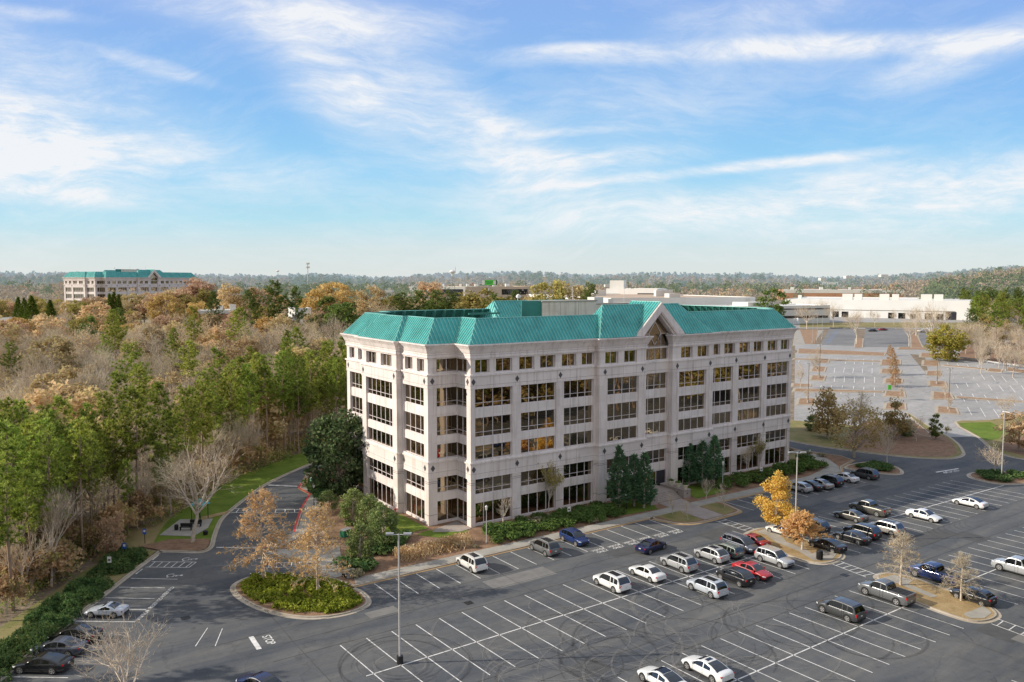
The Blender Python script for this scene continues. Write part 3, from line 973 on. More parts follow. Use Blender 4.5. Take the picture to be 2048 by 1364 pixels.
def band(mb, s0, s1, n_in, n_out, z0, z1, n_out_top=None, closed=False, m=0):
    """solid strip following the outline"""
    st = stations(s0, s1)
    if closed: st = CUM[:-1]
    nt = n_out if n_out_top is None else n_out_top
    vs = []
    for s in st:
        for n, z in ((n_in, z0), (n_out, z0), (nt, z1), (n_in, z1)):
            p = opoint(s, n); vs.append((p.x, p.y, z))
    fs = []
    K = len(st)
    for i in range(K if closed else K - 1):
        a, b = 4 * i, 4 * ((i + 1) % K)
        for k in range(4):
            k2 = (k + 1) % 4
            fs.append((a + k, b + k, b + k2, a + k2))
    if not closed:
        fs += [(0, 1, 2, 3), (4 * K - 1, 4 * K - 2, 4 * K - 3, 4 * K - 4)]
    mb.add(vs, fs, m)


B0 = empty('office_building', (0, 0, 0))
tag(B0, 'six-storey pale stone office building with green metal roof above the parked cars', 'office building')
# segment k runs from OV[k] to OV[k+1]; bays in metres along it, then number of lights
def rev(L, bays): return [(L - b, L - a) for a, b in reversed(bays)]


bA = [(5.25 - 4.0, 11.93 - 4.0)]
SEG = {
    0: ([(1.25, 7.2)], [(1.1, 3.3), (4.7, 7.1)], 4, 2), 2: ([(1.55, 11.05)], [(1.7, 5.5), (7.1, 10.9)], 6, 3), 4: ([(.45, 6.95)], [(1.1, 3.5), (4.9, 7.1)], 4, 2),
    5: ([(1.45, 4.62)], [(1.45, 4.62)], 2, 2), 6: ([(.03, 2.9)], [(.03, 2.9)], 2, 2),
    7: ([(.75, 7.15), (8.7, 15.2), (16.7, 22.6)], [(.8, 3.2), (4.3, 7.15), (8.4, 11.1), (12.2, 15.05), (16.3, 19.1), (20.2, 22.7)], 4, 2),
    9: ([(1.7, 8.35)], [(1.2, 3.95), (5.2, 7.95)], 4, 2), 11: ([(.2, 5.8)], [], 4, 0), 13: ([(1.65, 8.3)], [(2.05, 4.8), (6.05, 8.8)], 4, 2),
}
SEG[15] = (rev(23, SEG[7][0]), rev(23, SEG[7][1]), 4, 2)
FLOORS = [(.45, 3.45, False), (4.69, 7.08, True), (9.70, 11.75, False), (12.98, 15.77, True), (17.2, 19.94, True)]
TOPF = (22.2, 24.1)
wall, panel, joint = MB(), MB(), MB()
pier_parts = []
# belts, ledges and the flaring cornice run right round
band(wall, 0, 0, -.6, .06, 19.94, 21.78, closed=True)
band(wall, 0, 0, -.6, .06, 7.08, 9.22, closed=True)
lw = MB()
band(lw, 0, 0, -.6, .22, 9.22, 9.44, closed=True); band(lw, 0, 0, -.6, .03, 9.44, 9.70, closed=True)
band(lw, 0, 0, -.6, .24, 21.78, 22.0, closed=True); band(lw, 0, 0, -.6, -.05, 22.0, 22.2, closed=True)
band(lw, 0, 0, -.6, .10, 7.0, 7.08, closed=True)
lw.build('belt_course', M['stone2'], B0)
cw = MB()
CAPR = [i for i in range(NO)]
band(cw, 0, 0, -.6, .05, 24.1, 24.32, closed=True)
def cornice(s0, s1, closed=False):
    band(cw, s0, s1, -.6, .20, 24.32, 24.46, closed=closed)
    band(cw, s0, s1, -.6, .13, 24.46, 25.02, closed=closed)
    band(cw, s0, s1, -.6, .20, 25.02, 25.10, .24, closed=closed)
    band(cw, s0, s1, -.6, .24, 25.10, 25.62, .45, closed=closed)
    band(cw, s0, s1, -.6, .45, 25.62, 26.12, .78, closed=closed)
    band(cw, s0, s1, -.6, .84, 26.12, 26.30, closed=closed)
cornice(CUM[12] + .003, CUM[11] + CUM[-1] - .003)      # open over the gable window
# base plinth
band(wall, CUM[12] + .003, CUM[11] + CUM[-1] - .003, -.6, -.2, 0, .45)
for k in range(NO):
    L = CUM[k + 1] - CUM[k]
    if k not in SEG:
        # plain returns, and the blind back of the building
        if k in (1, 3, 8, 10, 12, 14): continue
        band(panel, CUM[k] + (.9 if k != 16 else .4), CUM[k + 1] - .9, -.6, -.22, 0, 24.1)
# piers: every stretch of the outline between two windows
def gaps(which):
    occ = []
    for k, v in SEG.items():
        for a, b in v[which]:
            if k == 5: b = CUM[6] - CUM[5] + 2.9
            if k != 6: occ.append((CUM[k] + a, CUM[k] + b))
    for k in range(NO):
        if k not in SEG and k not in (1, 3, 8, 10, 12, 14): occ.append((CUM[k] + .9, CUM[k + 1] - .9))
    if which == 1: occ.append((CUM[11] + .2, CUM[11] + 5.8))
    occ.sort()
    return [(occ[i][1], occ[(i + 1) % len(occ)][0] + (CUM[-1] if i + 1 == len(occ) else 0)) for i in range(len(occ))]


for s0, s1 in gaps(0):
    p = MB()
    band(p, s0, s1, -.6, 0, 0, 7.0)
    band(p, s0, s1, -.6, 0, 9.70, 19.94)
    for z in (6.2, 6.45, 1.6): band(p, s0 + .03, s1 - .03, -.1, .012, z, z + .05, m=1)
    p.build('pier', [M['stone'], M['joint']], B0)
for s0, s1 in gaps(1):
    p = MB()
    band(p, s0, s1, -.6, -.03, 22.2, 24.1)
    p.build('pier', M['stone'], B0)
# panel joints in belts and cornice
def joints(n, z0, z1, step, zt=None, nt=None):
    for k in range(NO):
        L = CUM[k + 1] - CUM[k]
        c = max(1, round(L / step))
        for i in range(1, c):
            s = CUM[k] + L * i / c
            band(joint, s - .012, s + .012, n - .05, n + .004, z0, z1, (nt + .004) if nt is not None else None)
joints(.06, 20.0, 21.7, 4.0); joints(.06, 7.2, 9.2, 4.0)
joints(.13, 24.5, 25.0, 4.0); joints(.45, 25.66, 26.1, 4.0, nt=.78); joints(.24, 25.12, 25.6, 4.0, nt=.45)
band(joint, 0, 0, 0, .064, 20.42, 20.45, closed=True); band(joint, 0, 0, 0, .064, 7.75, 7.78, closed=True); band(joint, 0, 0, 0, .134, 24.72, 24.75, closed=True)


def window(s0, s1, k, z0, z1, lights, transom, back=-.42, parent=B0, name='window'):
    t = (OV[(k + 1) % NO] - OV[k]).normalized(); n = onrm(k)
    o = OV[k] + t * (s0 - CUM[k]) + n * back
    w = s1 - s0
    g = MB()
    # each light of glass leans by a hair, as real glazing does
    zs = [z0, z1] if not transom else [z0, z0 + .68, z1]
    for a in range(len(zs) - 1):
        for i in range(lights):
            x0, x1 = w * i / lights, w * (i + 1) / lights
            q = []
            for x, z in ((x0, zs[a]), (x1, zs[a]), (x1, zs[a + 1]), (x0, zs[a + 1])):
                q.append(o + t * x + n * rng.uniform(-.006, .006) + Vector((0, 0, z)))
            g.add(q, [(0, 1, 2, 3)])
    gl = g.build(name, M['glass'], parent)
    f = MB()
    fx = .05
    def bar(x0, x1, za, zb, d=.07):
        P = [o + t * x + n * dd + Vector((0, 0, z)) for dd in (-.02, d) for x, z in ((x0, za), (x1, za), (x1, zb), (x0, zb))]
        f.add(P, [(0, 1, 5, 4), (1, 2, 6, 5), (2, 3, 7, 6), (3, 0, 4, 7), (4, 5, 6, 7)])
    for i in range(lights + 1):
        x = min(max(w * i / lights, fx), w - fx)
        bar(x - fx, x + fx, z0, z1)
    bar(0, w, z0, z0 + .06, .062); bar(0, w, z1 - .06, z1, .062)
    if transom: bar(0, w, zs[1] - .03, zs[1] + .03, .066)
    f.build('frame', M['frame'], gl)
    return gl


for k, (bays, tops, lights, tl) in SEG.items():
    for a, b in bays:
        s0, s1 = CUM[k] + a, CUM[k] + b
        if k == 5: s1 = CUM[6] + .42                   # glazing meets in the inner corner
        if k == 6: s0 = CUM[6] - .42
        for i, (z0, z1, tr) in enumerate(FLOORS):
            if k == 11 and i == 0: continue
            window(s0, s1, k, z0, z1, lights, tr)
        for z0, z1 in ((3.45, 4.69), (11.75, 12.98), (15.77, 17.2)):
            if k == 6: continue
            if k == 5:
                band(panel, s0, CUM[6] + 2.9, -.6, -.2, z0, z1)
                continue
            band(panel, s0, s1, -.6, -.2, z0, z1)
            for i in range(1, lights):
                s = s0 + (s1 - s0) * i / lights
                band(joint, s - .012, s + .012, -.25, -.196, z0 + .02, z1 - .02)
    for a, b in tops: window(CUM[k] + a - (.53 if k == 6 else 0), CUM[k] + b + (.53 if k == 5 else 0), k, *TOPF, tl, False, -.5)
wall.build('wall', M['stone'], B0); panel.build('spandrel_panels', M['stone2'], B0); joint.build('panel_joints', M['joint'], B0); cw.build('cornice', M['stone'], B0)
# slate diamonds
def diamond(k, s, z, r=.42):
    t = (OV[(k + 1) % NO] - OV[k]).normalized(); n = onrm(k)
    c = OV[k] + t * s + n * .064 + Vector((0, 0, z))
    m = MB()
    q = [c + t * x + Vector((0, 0, y)) for x, y in ((0, -r * 1.15), (r * .85, 0), (0, r * 1.15), (-r * .85, 0))]
    m.add(q + [p + n * .03 for p in q], [(4, 5, 6, 7), (0, 1, 5, 4), (1, 2, 6, 5), (2, 3, 7, 6), (3, 0, 4, 7)])
    m.build('diamond_tile', M['diamond'], B0)


for z in (20.98, 8.42):
    for k, ss in ((0, (.8, 7.8)), (2, (.65, 11.85)), (4, (.7, 7.3)), (5, (.7,)), (6, (3.3,)), (7, (.1 + .35, 7.95, 15.95)), (9, (1.1, 9.1)), (13, (1.1, 9.2)), (15, (7.05, 15.0, 22.4))):
        for s in ss: diamond(k, s, z)


# ---- roof: steep standing-seam skirts round a flat deck
roof, rib = MB(), MB()


def slope(mb, a, b, c, d, seam=.62, ribs=True):
    """a-b along the eave, d-c along the top"""
    a, b, c, d = [Vector(p) for p in (a, b, c, d)]
    mb.add([a, b, c, d], [(0, 1, 2, 3)])
    if not ribs: return
    e = (b - a); L = e.length; e.normalize()
    nrm = e.cross(d - a).normalized()
    up = nrm.cross(e).normalized()                     # straight up the slope
    H = (d - a).dot(up)
    if H < .1: return
    ud, uc = (d - a).dot(e), (c - a).dot(e)
    k = 1
    lo, hi = min(0, ud), max(L, uc)
    x = math.ceil(lo / seam) * seam
    while x < hi:
        # range of heights where this seam lies inside the quad
        h0, h1 = 0., H
        if x < 0 or (ud > 0 and x < ud):
            h = x / ud * H
            if ud > 0: h1 = min(h1, h)
            else: h0 = max(h0, h)
        if x > L or (uc < L and x > uc):
            h = (L - x) / (L - uc) * H
            if uc < L: h1 = min(h1, h)
            else: h0 = max(h0, h)
        if h1 - h0 > .1:
            p, q = a + e * x + up * h0, a + e * x + up * h1
            w = e * .055; t = nrm * .12
            rib.add([p - w, p + w, q + w, q - w, p - w * .6 + t, p + w * .6 + t, q + w * .6 + t, q - w * .6 + t], [(4, 5, 6, 7), (0, 1, 5, 4), (3, 0, 4, 7), (1, 2, 6, 5), (2, 3, 7, 6)])
        x += seam


RO = [v.copy() for v in OV]
ROOFV = [i for i in range(NO) if i not in (8, 9, 10, 11, 12, 13, 14, 15)]
RV = [OV[i] for i in ROOFV]
def ring_pt(i, off, z):
    n = len(RV)
    t0 = (RV[i] - RV[i - 1]).normalized(); t1 = (RV[(i + 1) % n] - RV[i]).normalized()
    n0, n1 = Vector((t0.y, -t0.x, 0)), Vector((t1.y, -t1.x, 0))
    p = RV[i] + (n0 + n1) * off
    return Vector((p.x, p.y, z))


ZE, ZR = 26.32, 29.78
n = len(RV)
for i in range(n):
    j = (i + 1) % n
    q = [ring_pt(i, .42, ZE), ring_pt(j, .42, ZE), ring_pt(j, -2.4, ZR), ring_pt(i, -2.4, ZR)]
    if abs(q[0].x - q[1].x) > 60:                      # long sides stop short of the raised middle
        def along(p, r, x): return p.lerp(r, (x - p.x) / (r.x - p.x))
        xa, xb = (25.2, 46.4) if q[0].x < q[1].x else (46.4, 25.2)
        slope(roof, q[0], along(q[0], q[1], xa), along(q[3], q[2], xa), q[3])
        slope(roof, along(q[0], q[1], xb), q[1], q[2], along(q[3], q[2], xb))
    else:
        slope(roof, *q)
rback = MB()
for i in range(n):
    j = (i + 1) % n
    a, b, c, d = ring_pt(j, .2, ZE - .1), ring_pt(i, .2, ZE - .1), ring_pt(i, -2.55, ZR - .02), ring_pt(j, -2.55, ZR - .02)
    if abs(a.x - b.x) < 60 or a.y > 20: rback.add([a, b, c, d], [(0, 1, 2, 3)])
    roof.add([ring_pt(i, -2.4, ZR), ring_pt(j, -2.4, ZR), ring_pt(j, -2.75, ZR + .03), ring_pt(i, -2.75, ZR + .03)], [(0, 1, 2, 3)])
    L = (a - b).length
    for q in range(1, int(L / 2.3) + 1):
        t = q / (int(L / 2.3) + 1)
        p, r = b.lerp(a, t), c.lerp(d, t)
        if abs(a.x - b.x) > 60 and 24 < p.x < 48: continue
        ww = (a - b).normalized() * .06
        inn = Vector((r.x - p.x, r.y - p.y, 0)) * .75
        rback.add([p - ww + inn * .9, p + ww + inn * .9, r + ww, r - ww, p - ww + inn * 1.25, p + ww + inn * 1.25, r + ww + inn * .25, r - ww + inn * .25], [(0, 1, 2, 3), (4, 5, 6, 7), (0, 4, 7, 3), (1, 2, 6, 5)])
rback.build('roof_screen_back', M['roofdark'], B0)
# raised hipped roofs over the projecting middle, front and back
def mid_roof(fy):
    E0, E1, R0, R1 = 22.6, 48.2, 26.3, 43.6
    def V(x, y, z): return (x, fy(y), z)
    q = [V(E0, -1.35, 26.34), V(E1, -1.35, 26.34), V(R1, 2.5, 31.3), V(R0, 2.5, 31.3)]
    back = [V(E1 - 2, 6.4, 27.0), V(E0 + 2, 6.4, 27.0), V(R0, 2.5, 31.3), V(R1, 2.5, 31.3)]
    lft = [V(E0 + 2, 6.4, 27.0), V(E0, -1.35, 26.34), V(R0, 2.5, 31.3), V(R0, 2.5, 31.3)]
    rgt = [V(E1, -1.35, 26.34), V(E1 - 2, 6.4, 27.0), V(R1, 2.5, 31.3), V(R1, 2.5, 31.3)]
    fronts = [q]
    if fy(0) < 10:                                     # the gable cuts into the front slope
        fronts = [[q[0], V(30.3, -1.35, 26.34), V(35.4, 2.5, 31.3), q[3]], [V(41.7, -1.35, 26.34), q[1], q[2], V(36.6, 2.5, 31.3)]]
    for s in fronts + [back, lft, rgt]:
        if fy(0) > 10: s = [s[1], s[0], s[3], s[2]]
        slope(roof, *s)


ribs = [rib]
for fy_ in (lambda y: y, lambda y: 37 - y):
    rib = MB(); ribs.append(rib)
    mid_roof(fy_)
rib = MB(); ribs.append(rib)
# gable: two roof slopes, stone bargeboard face
GX, GZ = 36.0, 31.75
GY = -1.0
slope(roof, (30.3, 6.0, 26.4), (30.3, GY + .05, 26.4), (GX, GY + .05, GZ), (GX, 6.0, GZ))
slope(roof, (41.7, GY + .05, 26.4), (41.7, 6.0, 26.4), (GX, 6.0, GZ), (GX, GY + .05, GZ))
ro = roof.build('roof', M['roof'], B0)
for r_ in ribs: r_.build('standing_seams', M['roofseam'], ro)
# caps on the ridges and hips
cap = MB()
def capline(a, b, r=.09): cap.tube([a, b], [r, r], 5)
for i in range(n):
    j = (i + 1) % n
    capline(ring_pt(i, -2.4, ZR + .03), ring_pt(j, -2.4, ZR + .03)); capline(ring_pt(i, .42, ZE), ring_pt(i, -2.4, ZR), .07)
for fy in (lambda y: y, lambda y: 37 - y):
    capline((26.3, fy(2.5), 31.33), (43.6, fy(2.5), 31.33)); capline((22.6, fy(-1.35), 26.34), (26.3, fy(2.5), 31.3), .08); capline((48.2, fy(-1.35), 26.34), (43.6, fy(2.5), 31.3), .08)
capline((GX, GY, GZ + .02), (GX, 6, GZ + .02))
cap.build('ridge_caps', M['roofseam'], ro)
gb = MB()
def gable_band(z_out, hw_out, z_in, hw_in, zb, y0, y1):
    L = [(GX - hw_out, zb), (GX - hw_in, zb), (GX, z_in), (GX, z_out)]
    Rr = [(GX + hw_in, zb), (GX + hw_out, zb), (GX, z_out), (GX, z_in)]
    for q in (L, Rr):
        vs = [(x, y0, z) for x, z in q] + [(x, y1, z) for x, z in q]
        gb.add(vs, [(0, 1, 2, 3), (7, 6, 5, 4), (0, 4, 5, 1), (1, 5, 6, 2), (2, 6, 7, 3), (3, 7, 4, 0)])
gable_band(31.72, 5.65, 30.0, 3.75, 26.36, GY - .12, GY + .3)
gable_band(31.66, 5.6, 30.25, 4.0, 26.36, GY - .22, GY - .12)
gable_band(31.0, 5.0, 29.7, 3.4, 26.31, GY + .3, .45)
gb.build('gable', M['stone'], B0)
# tall pointed window under the gable with its diamond
gw = MB()
yg = .35
cols = [33.2, 34.6, 36.0, 37.4, 38.8]
for x0, x1 in zip(cols, cols[1:]):
    for z0, z1 in ((22.2, 24.4), (24.4, 26.5)):
        gw.add([(x0, yg + rng.uniform(-.006, .006), z0), (x1, yg + rng.uniform(-.006, .006), z0), (x1, yg, z1), (x0, yg, z1)], [(0, 1, 2, 3)])
gw.add([(32.6, yg, 26.5), (36, yg, 26.5), (36, yg, 29.85)], [(0, 1, 2)]); gw.add([(36, yg + .004, 26.5), (39.4, yg, 26.5), (36, yg, 29.85)], [(0, 1, 2)])
gg = gw.build('window', M['glass'], B0)
gf = MB()
def gbar(a, b, w=.045):
    a, b = Vector((a[0], yg - .05, a[1])), Vector((b[0], yg - .05, b[1]))
    gf.tube([a, b], [w, w], 4, cap=False)
for x in cols: gbar((x, 22.2), (x, 24.4))
gbar((34.6, 24.4), (34.6, 26.5)); gbar((37.4, 24.4), (37.4, 26.5)); gbar((33.2, 24.4), (38.8, 24.4)); gbar((33.2, 26.5), (34.6, 26.5)); gbar((37.4, 26.5), (38.8, 26.5))
gbar((36, 28.4), (36, 29.8))
for a, b in (((34.6, 26.5), (36, 28.45)), ((36, 28.45), (37.4, 26.5)), ((37.4, 26.5), (36, 24.6)), ((36, 24.6), (34.6, 26.5))): gbar(a, b, .065)
gf.build('frame', M['frame'], gg)
dk = MB(); dk.box(-1.8, 73.8, 6.3, 30.7, 25.6, 26.0); dk.box(2.4, 69.6, 2.2, 34.8, 25.5, 25.94)
dk.build('roof_deck', M['deck'], B0)
# penthouse and plant on the deck
ph = MB(); ph.box(24.4, 36.6, 16, 20, 26, 31.55)
for x in (28.4, 32.5): ph.box(x - .02, x + .02, 15.985, 16.1, 26, 31.5, 1)
ph.box(24.2, 36.8, 15.8, 20.2, 31.55, 31.75, 2); ph.box(36.6, 50, 17, 25, 26, 30.9); ph.box(36.6, 50.2, 16.9, 25.2, 30.9, 31.05, 2)
ph.build('penthouse', [M['tan'], M['joint'], M['deck']], B0)
gp = MB(); gp.box(20.2, 24.38, 16.2, 16.5, 26, 31.8); gp.box(13.2, 19.6, 22, 22.3, 29.4, 29.7)
gp.build('roof_screen', M['roofdark'], B0)
for bx_ in ((38.2, 40.4, 18.4, 20.4, 31.05, 32.2), (43, 44.2, 20.0, 21.4, 31.05, 31.8)):
    pl = MB(); pl.box(*bx_); pl.build('rooftop_unit', M['offwhite'], B0)
for x_ in (33.8, 46.5):
    pl = MB(); pl.tube([(x_, 19.4, 30.9), (x_, 19.4, 34.2)], [.05, .04], 6); pl.build('antenna', M['offwhite'], B0)
ds_ = MB(); ds_.tube([(22, 20, 31.8), (22, 20, 32.5)], [.06, .06], 6); ds_.tube([(22, 19.8, 32.5), (21.75, 19.5, 32.85)], [.45, .12], 12)
ds_.build('satellite_dish', M['white'], B0)
# hoist arm on the right corner of the cornice
ha = MB(); ha.tube([(73.0, .6, 26.3), (73.0, .6, 27.6), (73.2, .5, 27.9), (73.9, .2, 27.9)], [.1] * 4, 6); ha.tube([(73.9, .2, 28.1), (73.9, .2, 27.1)], [.22, .3], 8)
ha.build('wall_camera', M['white'], B0)
# entrance: dark recess, doors, lobby light painted as amber on one
en = MB(); en.box(33.2, 38.8, .3, .5, .9, 3.45)
eg = en.build('entrance_recess', M['darkopening'], B0)
dr = MB()
for x in (34.2, 35.3, 36.6): dr.box(x - .04, x + .04, .2, .3, .9, 3.45)
dr.box(33.2, 38.8, .2, .3, 3.3, 3.4)
dr.build('door_frame', M['frame'], B0)
dg = MB(); dg.box(34.3, 35.25, .24, .28, .92, 3.2)
dg.build('door', M['amber'], B0)
d2 = MB(); d2.box(35.4, 36.5, .24, .28, .92, 3.2)
d2.build('door', M['glass'], B0)
# side entrance on the short facade: cream inner column seen between the lights
# ---- entrance stair with cheek walls
st = MB()
for k in range(6): st.box(30.6, 36.4, -6.0 + .36 * k, 0.0, .13 + .15 * k if k == 0 else .12, .13 + .15 * (k + 1))
so = st.build('entrance_steps', M['paving'])
tag(so, 'broad brown stone steps leading up to the building entrance', 'steps')
for x0, x1, nm in ((29.1, 30.55, 'left'), (36.45, 37.9, 'right')):
    w = MB(); w.box(x0, x1, -6.4, -.95, .1, 1.35); w.box(x0 - .06, x1 + .06, -6.46, -.95, 1.35, 1.47)
    if nm == 'left': w.box(x0 + .6, x0 + .85, -6.42, -6.39, .75, .95, 1)
    else: w.box(x0 + .6, x0 + .85, -6.42, -6.39, .75, .95, 1); w.box(x0 - .02, x0 + .01, -5.0, -4.75, .75, .95, 1)
    wo = w.build('cheek_wall', [M['paving'], M['diamond']])
    tag(wo, 'stone cheek wall under three pots on the %s side of the entrance steps' % nm, 'low wall')
    for i in range(3):
        e = empty('planter_pot', ((x0 + x1) / 2, -5.9 + 1.55 * i, 1.47))
        tag(e, 'cream planter pot %s on the %s cheek wall of the steps' % (('nearest the kerb', 'in the middle', 'nearest the door')[i], nm), 'planter', 'cream pots beside the entrance steps')
        p = MB(); p.tube([(0, 0, 0), (0, 0, .1), (0, 0, .62), (0, 0, .62), (0, 0, .72)], [.3, .33, .44, .52, .52], 14)
        p.build('pot', M['terracotta'], e, 40)
        q = MB()
        for _ in range(70):
            a = rng.uniform(0, 6.28); r = rng.uniform(0, .42); z = .72 + rng.uniform(0, .3) * (1 - r)
            s = .11
            c = Vector((r * math.cos(a), r * math.sin(a), z)); u = Vector((rng.gauss(0, 1), rng.gauss(0, 1), rng.gauss(0, 1))).normalized() * s; v = u.orthogonal().normalized() * s
            q.add([c - u - v, c + u - v, c + u + v, c - u + v], [(0, 1, 2, 3)])
        q.build('plant', M['boxwood'], e)
# ---- the twin building far away, same family of parts
tw = copy_tree(B0)
tp = col_at(214, 500)
tw.location = (tp.x, tp.y, 11.2); tw.rotation_euler = (0, 0, R(30.6))
tag(tw, 'second green-roofed office building far off among the autumn trees', 'office building')
TWIN = tw
# ------------------------------------------------------------------ vehicles
def carpaint(name, c, metal=.0, rough=.28):
    m, t, b = new_mat(name)
    b.inputs['Base Color'].default_value = (*c, 1)
    b.inputs['Roughness'].default_value = rough; b.inputs['Metallic'].default_value = metal
    b.inputs['Coat Weight'].default_value = .7; b.inputs['Coat Roughness'].default_value = .06
    return m


PAINT = {'white': carpaint('white_car_paint', (.80, .80, .79)), 'pearl': carpaint('pearl_car_paint', (.72, .71, .68)), 'silver': carpaint('silver_car_paint', (.50, .51, .52), .35), 'grey': carpaint('grey_car_paint', (.17, .175, .18), .3),
         'darkgrey': carpaint('dark_grey_car_paint', (.075, .078, .08), .3), 'bronze': carpaint('bronze_grey_car_paint', (.13, .125, .11), .35), 'black': carpaint('black_car_paint', (.012, .012, .014)), 'navy': carpaint('navy_car_paint', (.008, .013, .065)),
         'blue': carpaint('blue_car_paint', (.012, .035, .15), .2), 'red': carpaint('red_car_paint', (.42, .012, .018)), 'darkred': carpaint('dark_red_car_paint', (.30, .012, .02)), 'green': carpaint('grey_green_car_paint', (.15, .18, .16), .3), 'beige': carpaint('beige_silver_car_paint', (.42, .40, .37), .35), 'slate': carpaint('slate_car_paint', (.10, .11, .14), .3), 'iceblue': carpaint('ice_silver_car_paint', (.58, .62, .68), .25)}
M['headlamp'] = simple('headlamp_glass', (.72, .74, .76), .15)
M['taillamp'] = simple('tail_lamp', (.50, .012, .015), .2)
M['plate'] = simple('number_plate', (.70, .70, .66), .5)
M['darkroof'] = simple('glass_roof', (.012, .012, .014), .12)

# x runs from the nose (0) to the tail (1) as fractions of the length; z in metres
CAR = {
 'sedan': dict(L=4.85, W=1.84, deck=[(0, .60), (.03, .70), (.12, .80), (.27, .93), (.45, .95), (.84, 1.02), (.97, 1.0), (1, .88)], gh=[.26, .43, .67, .86], zr=1.45, belt=.95, wr=.33, wx=(.185, .795)),
 'coupe': dict(L=4.85, W=1.86, deck=[(0, .58), (.03, .68), (.12, .80), (.28, .94), (.45, .95), (.86, 1.03), (.97, 1.02), (1, .90)], gh=[.27, .45, .62, .91], zr=1.43, belt=.95, wr=.35, wx=(.18, .79)),
 'hatch': dict(L=4.35, W=1.78, deck=[(0, .62), (.03, .72), (.12, .82), (.25, .96), (.45, .98), (.93, 1.05), (.985, 1.0), (1, .85)], gh=[.23, .41, .80, .965], zr=1.50, belt=.98, wr=.32, wx=(.19, .80)),
 'suv': dict(L=4.85, W=1.96, deck=[(0, .68), (.025, .86), (.12, .98), (.26, 1.08), (.45, 1.09), (.93, 1.12), (.985, 1.08), (1, .92)], gh=[.25, .40, .87, .975], zr=1.76, belt=1.09, wr=.37, wx=(.19, .79)),
 'crossover': dict(L=4.6, W=1.88, deck=[(0, .66), (.025, .82), (.12, .94), (.25, 1.04), (.45, 1.06), (.92, 1.12), (.985, 1.06), (1, .9)], gh=[.24, .41, .80, .965], zr=1.66, belt=1.06, wr=.35, wx=(.19, .79)),
 'minivan': dict(L=5.1, W=1.98, deck=[(0, .66), (.025, .80), (.10, .93), (.2, 1.06), (.45, 1.08), (.94, 1.1), (.985, 1.06), (1, .9)], gh=[.17, .36, .89, .975], zr=1.74, belt=1.08, wr=.34, wx=(.19, .78)),
 'wagon': dict(L=4.7, W=1.74, deck=[(0, .62), (.03, .72), (.12, .82), (.26, .93), (.45, .95), (.95, .98), (.985, .96), (1, .85)], gh=[.26, .42, .90, .98], zr=1.48, belt=.95, wr=.32, wx=(.19, .79)),
 'roadster': dict(L=4.1, W=1.76, deck=[(0, .50), (.03, .60), (.15, .74), (.36, .88), (.5, .88), (.82, .93), (.96, .90), (1, .78)], gh=[.36, .50, .60, .82], zr=1.23, belt=.88, wr=.32, wx=(.19, .79)),
 'pickup': dict(L=5.85, W=2.02, deck=[(0, .80), (.02, 1.0), (.12, 1.16), (.25, 1.22), (.45, 1.22), (.60, 1.24), (.985, 1.26), (1, 1.05)], gh=[.24, .35, .565, .63], zr=1.93, belt=1.22, wr=.41, wx=(.18, .80)),
 'van': dict(L=5.9, W=2.05, deck=[(0, .75), (.025, .95), (.09, 1.1), (.16, 1.22), (.4, 1.25), (.95, 1.25), (.99, 1.2), (1, .9)], gh=[.14, .27, .96, .992], zr=2.25, belt=1.25, wr=.37, wx=(.17, .77)),
}


def lerp_list(L, x):
    for (a, b), (c, d) in zip(L, L[1:]):
        if x <= c: return b + (d - b) * (x - a) / (c - a)
    return L[-1][1]


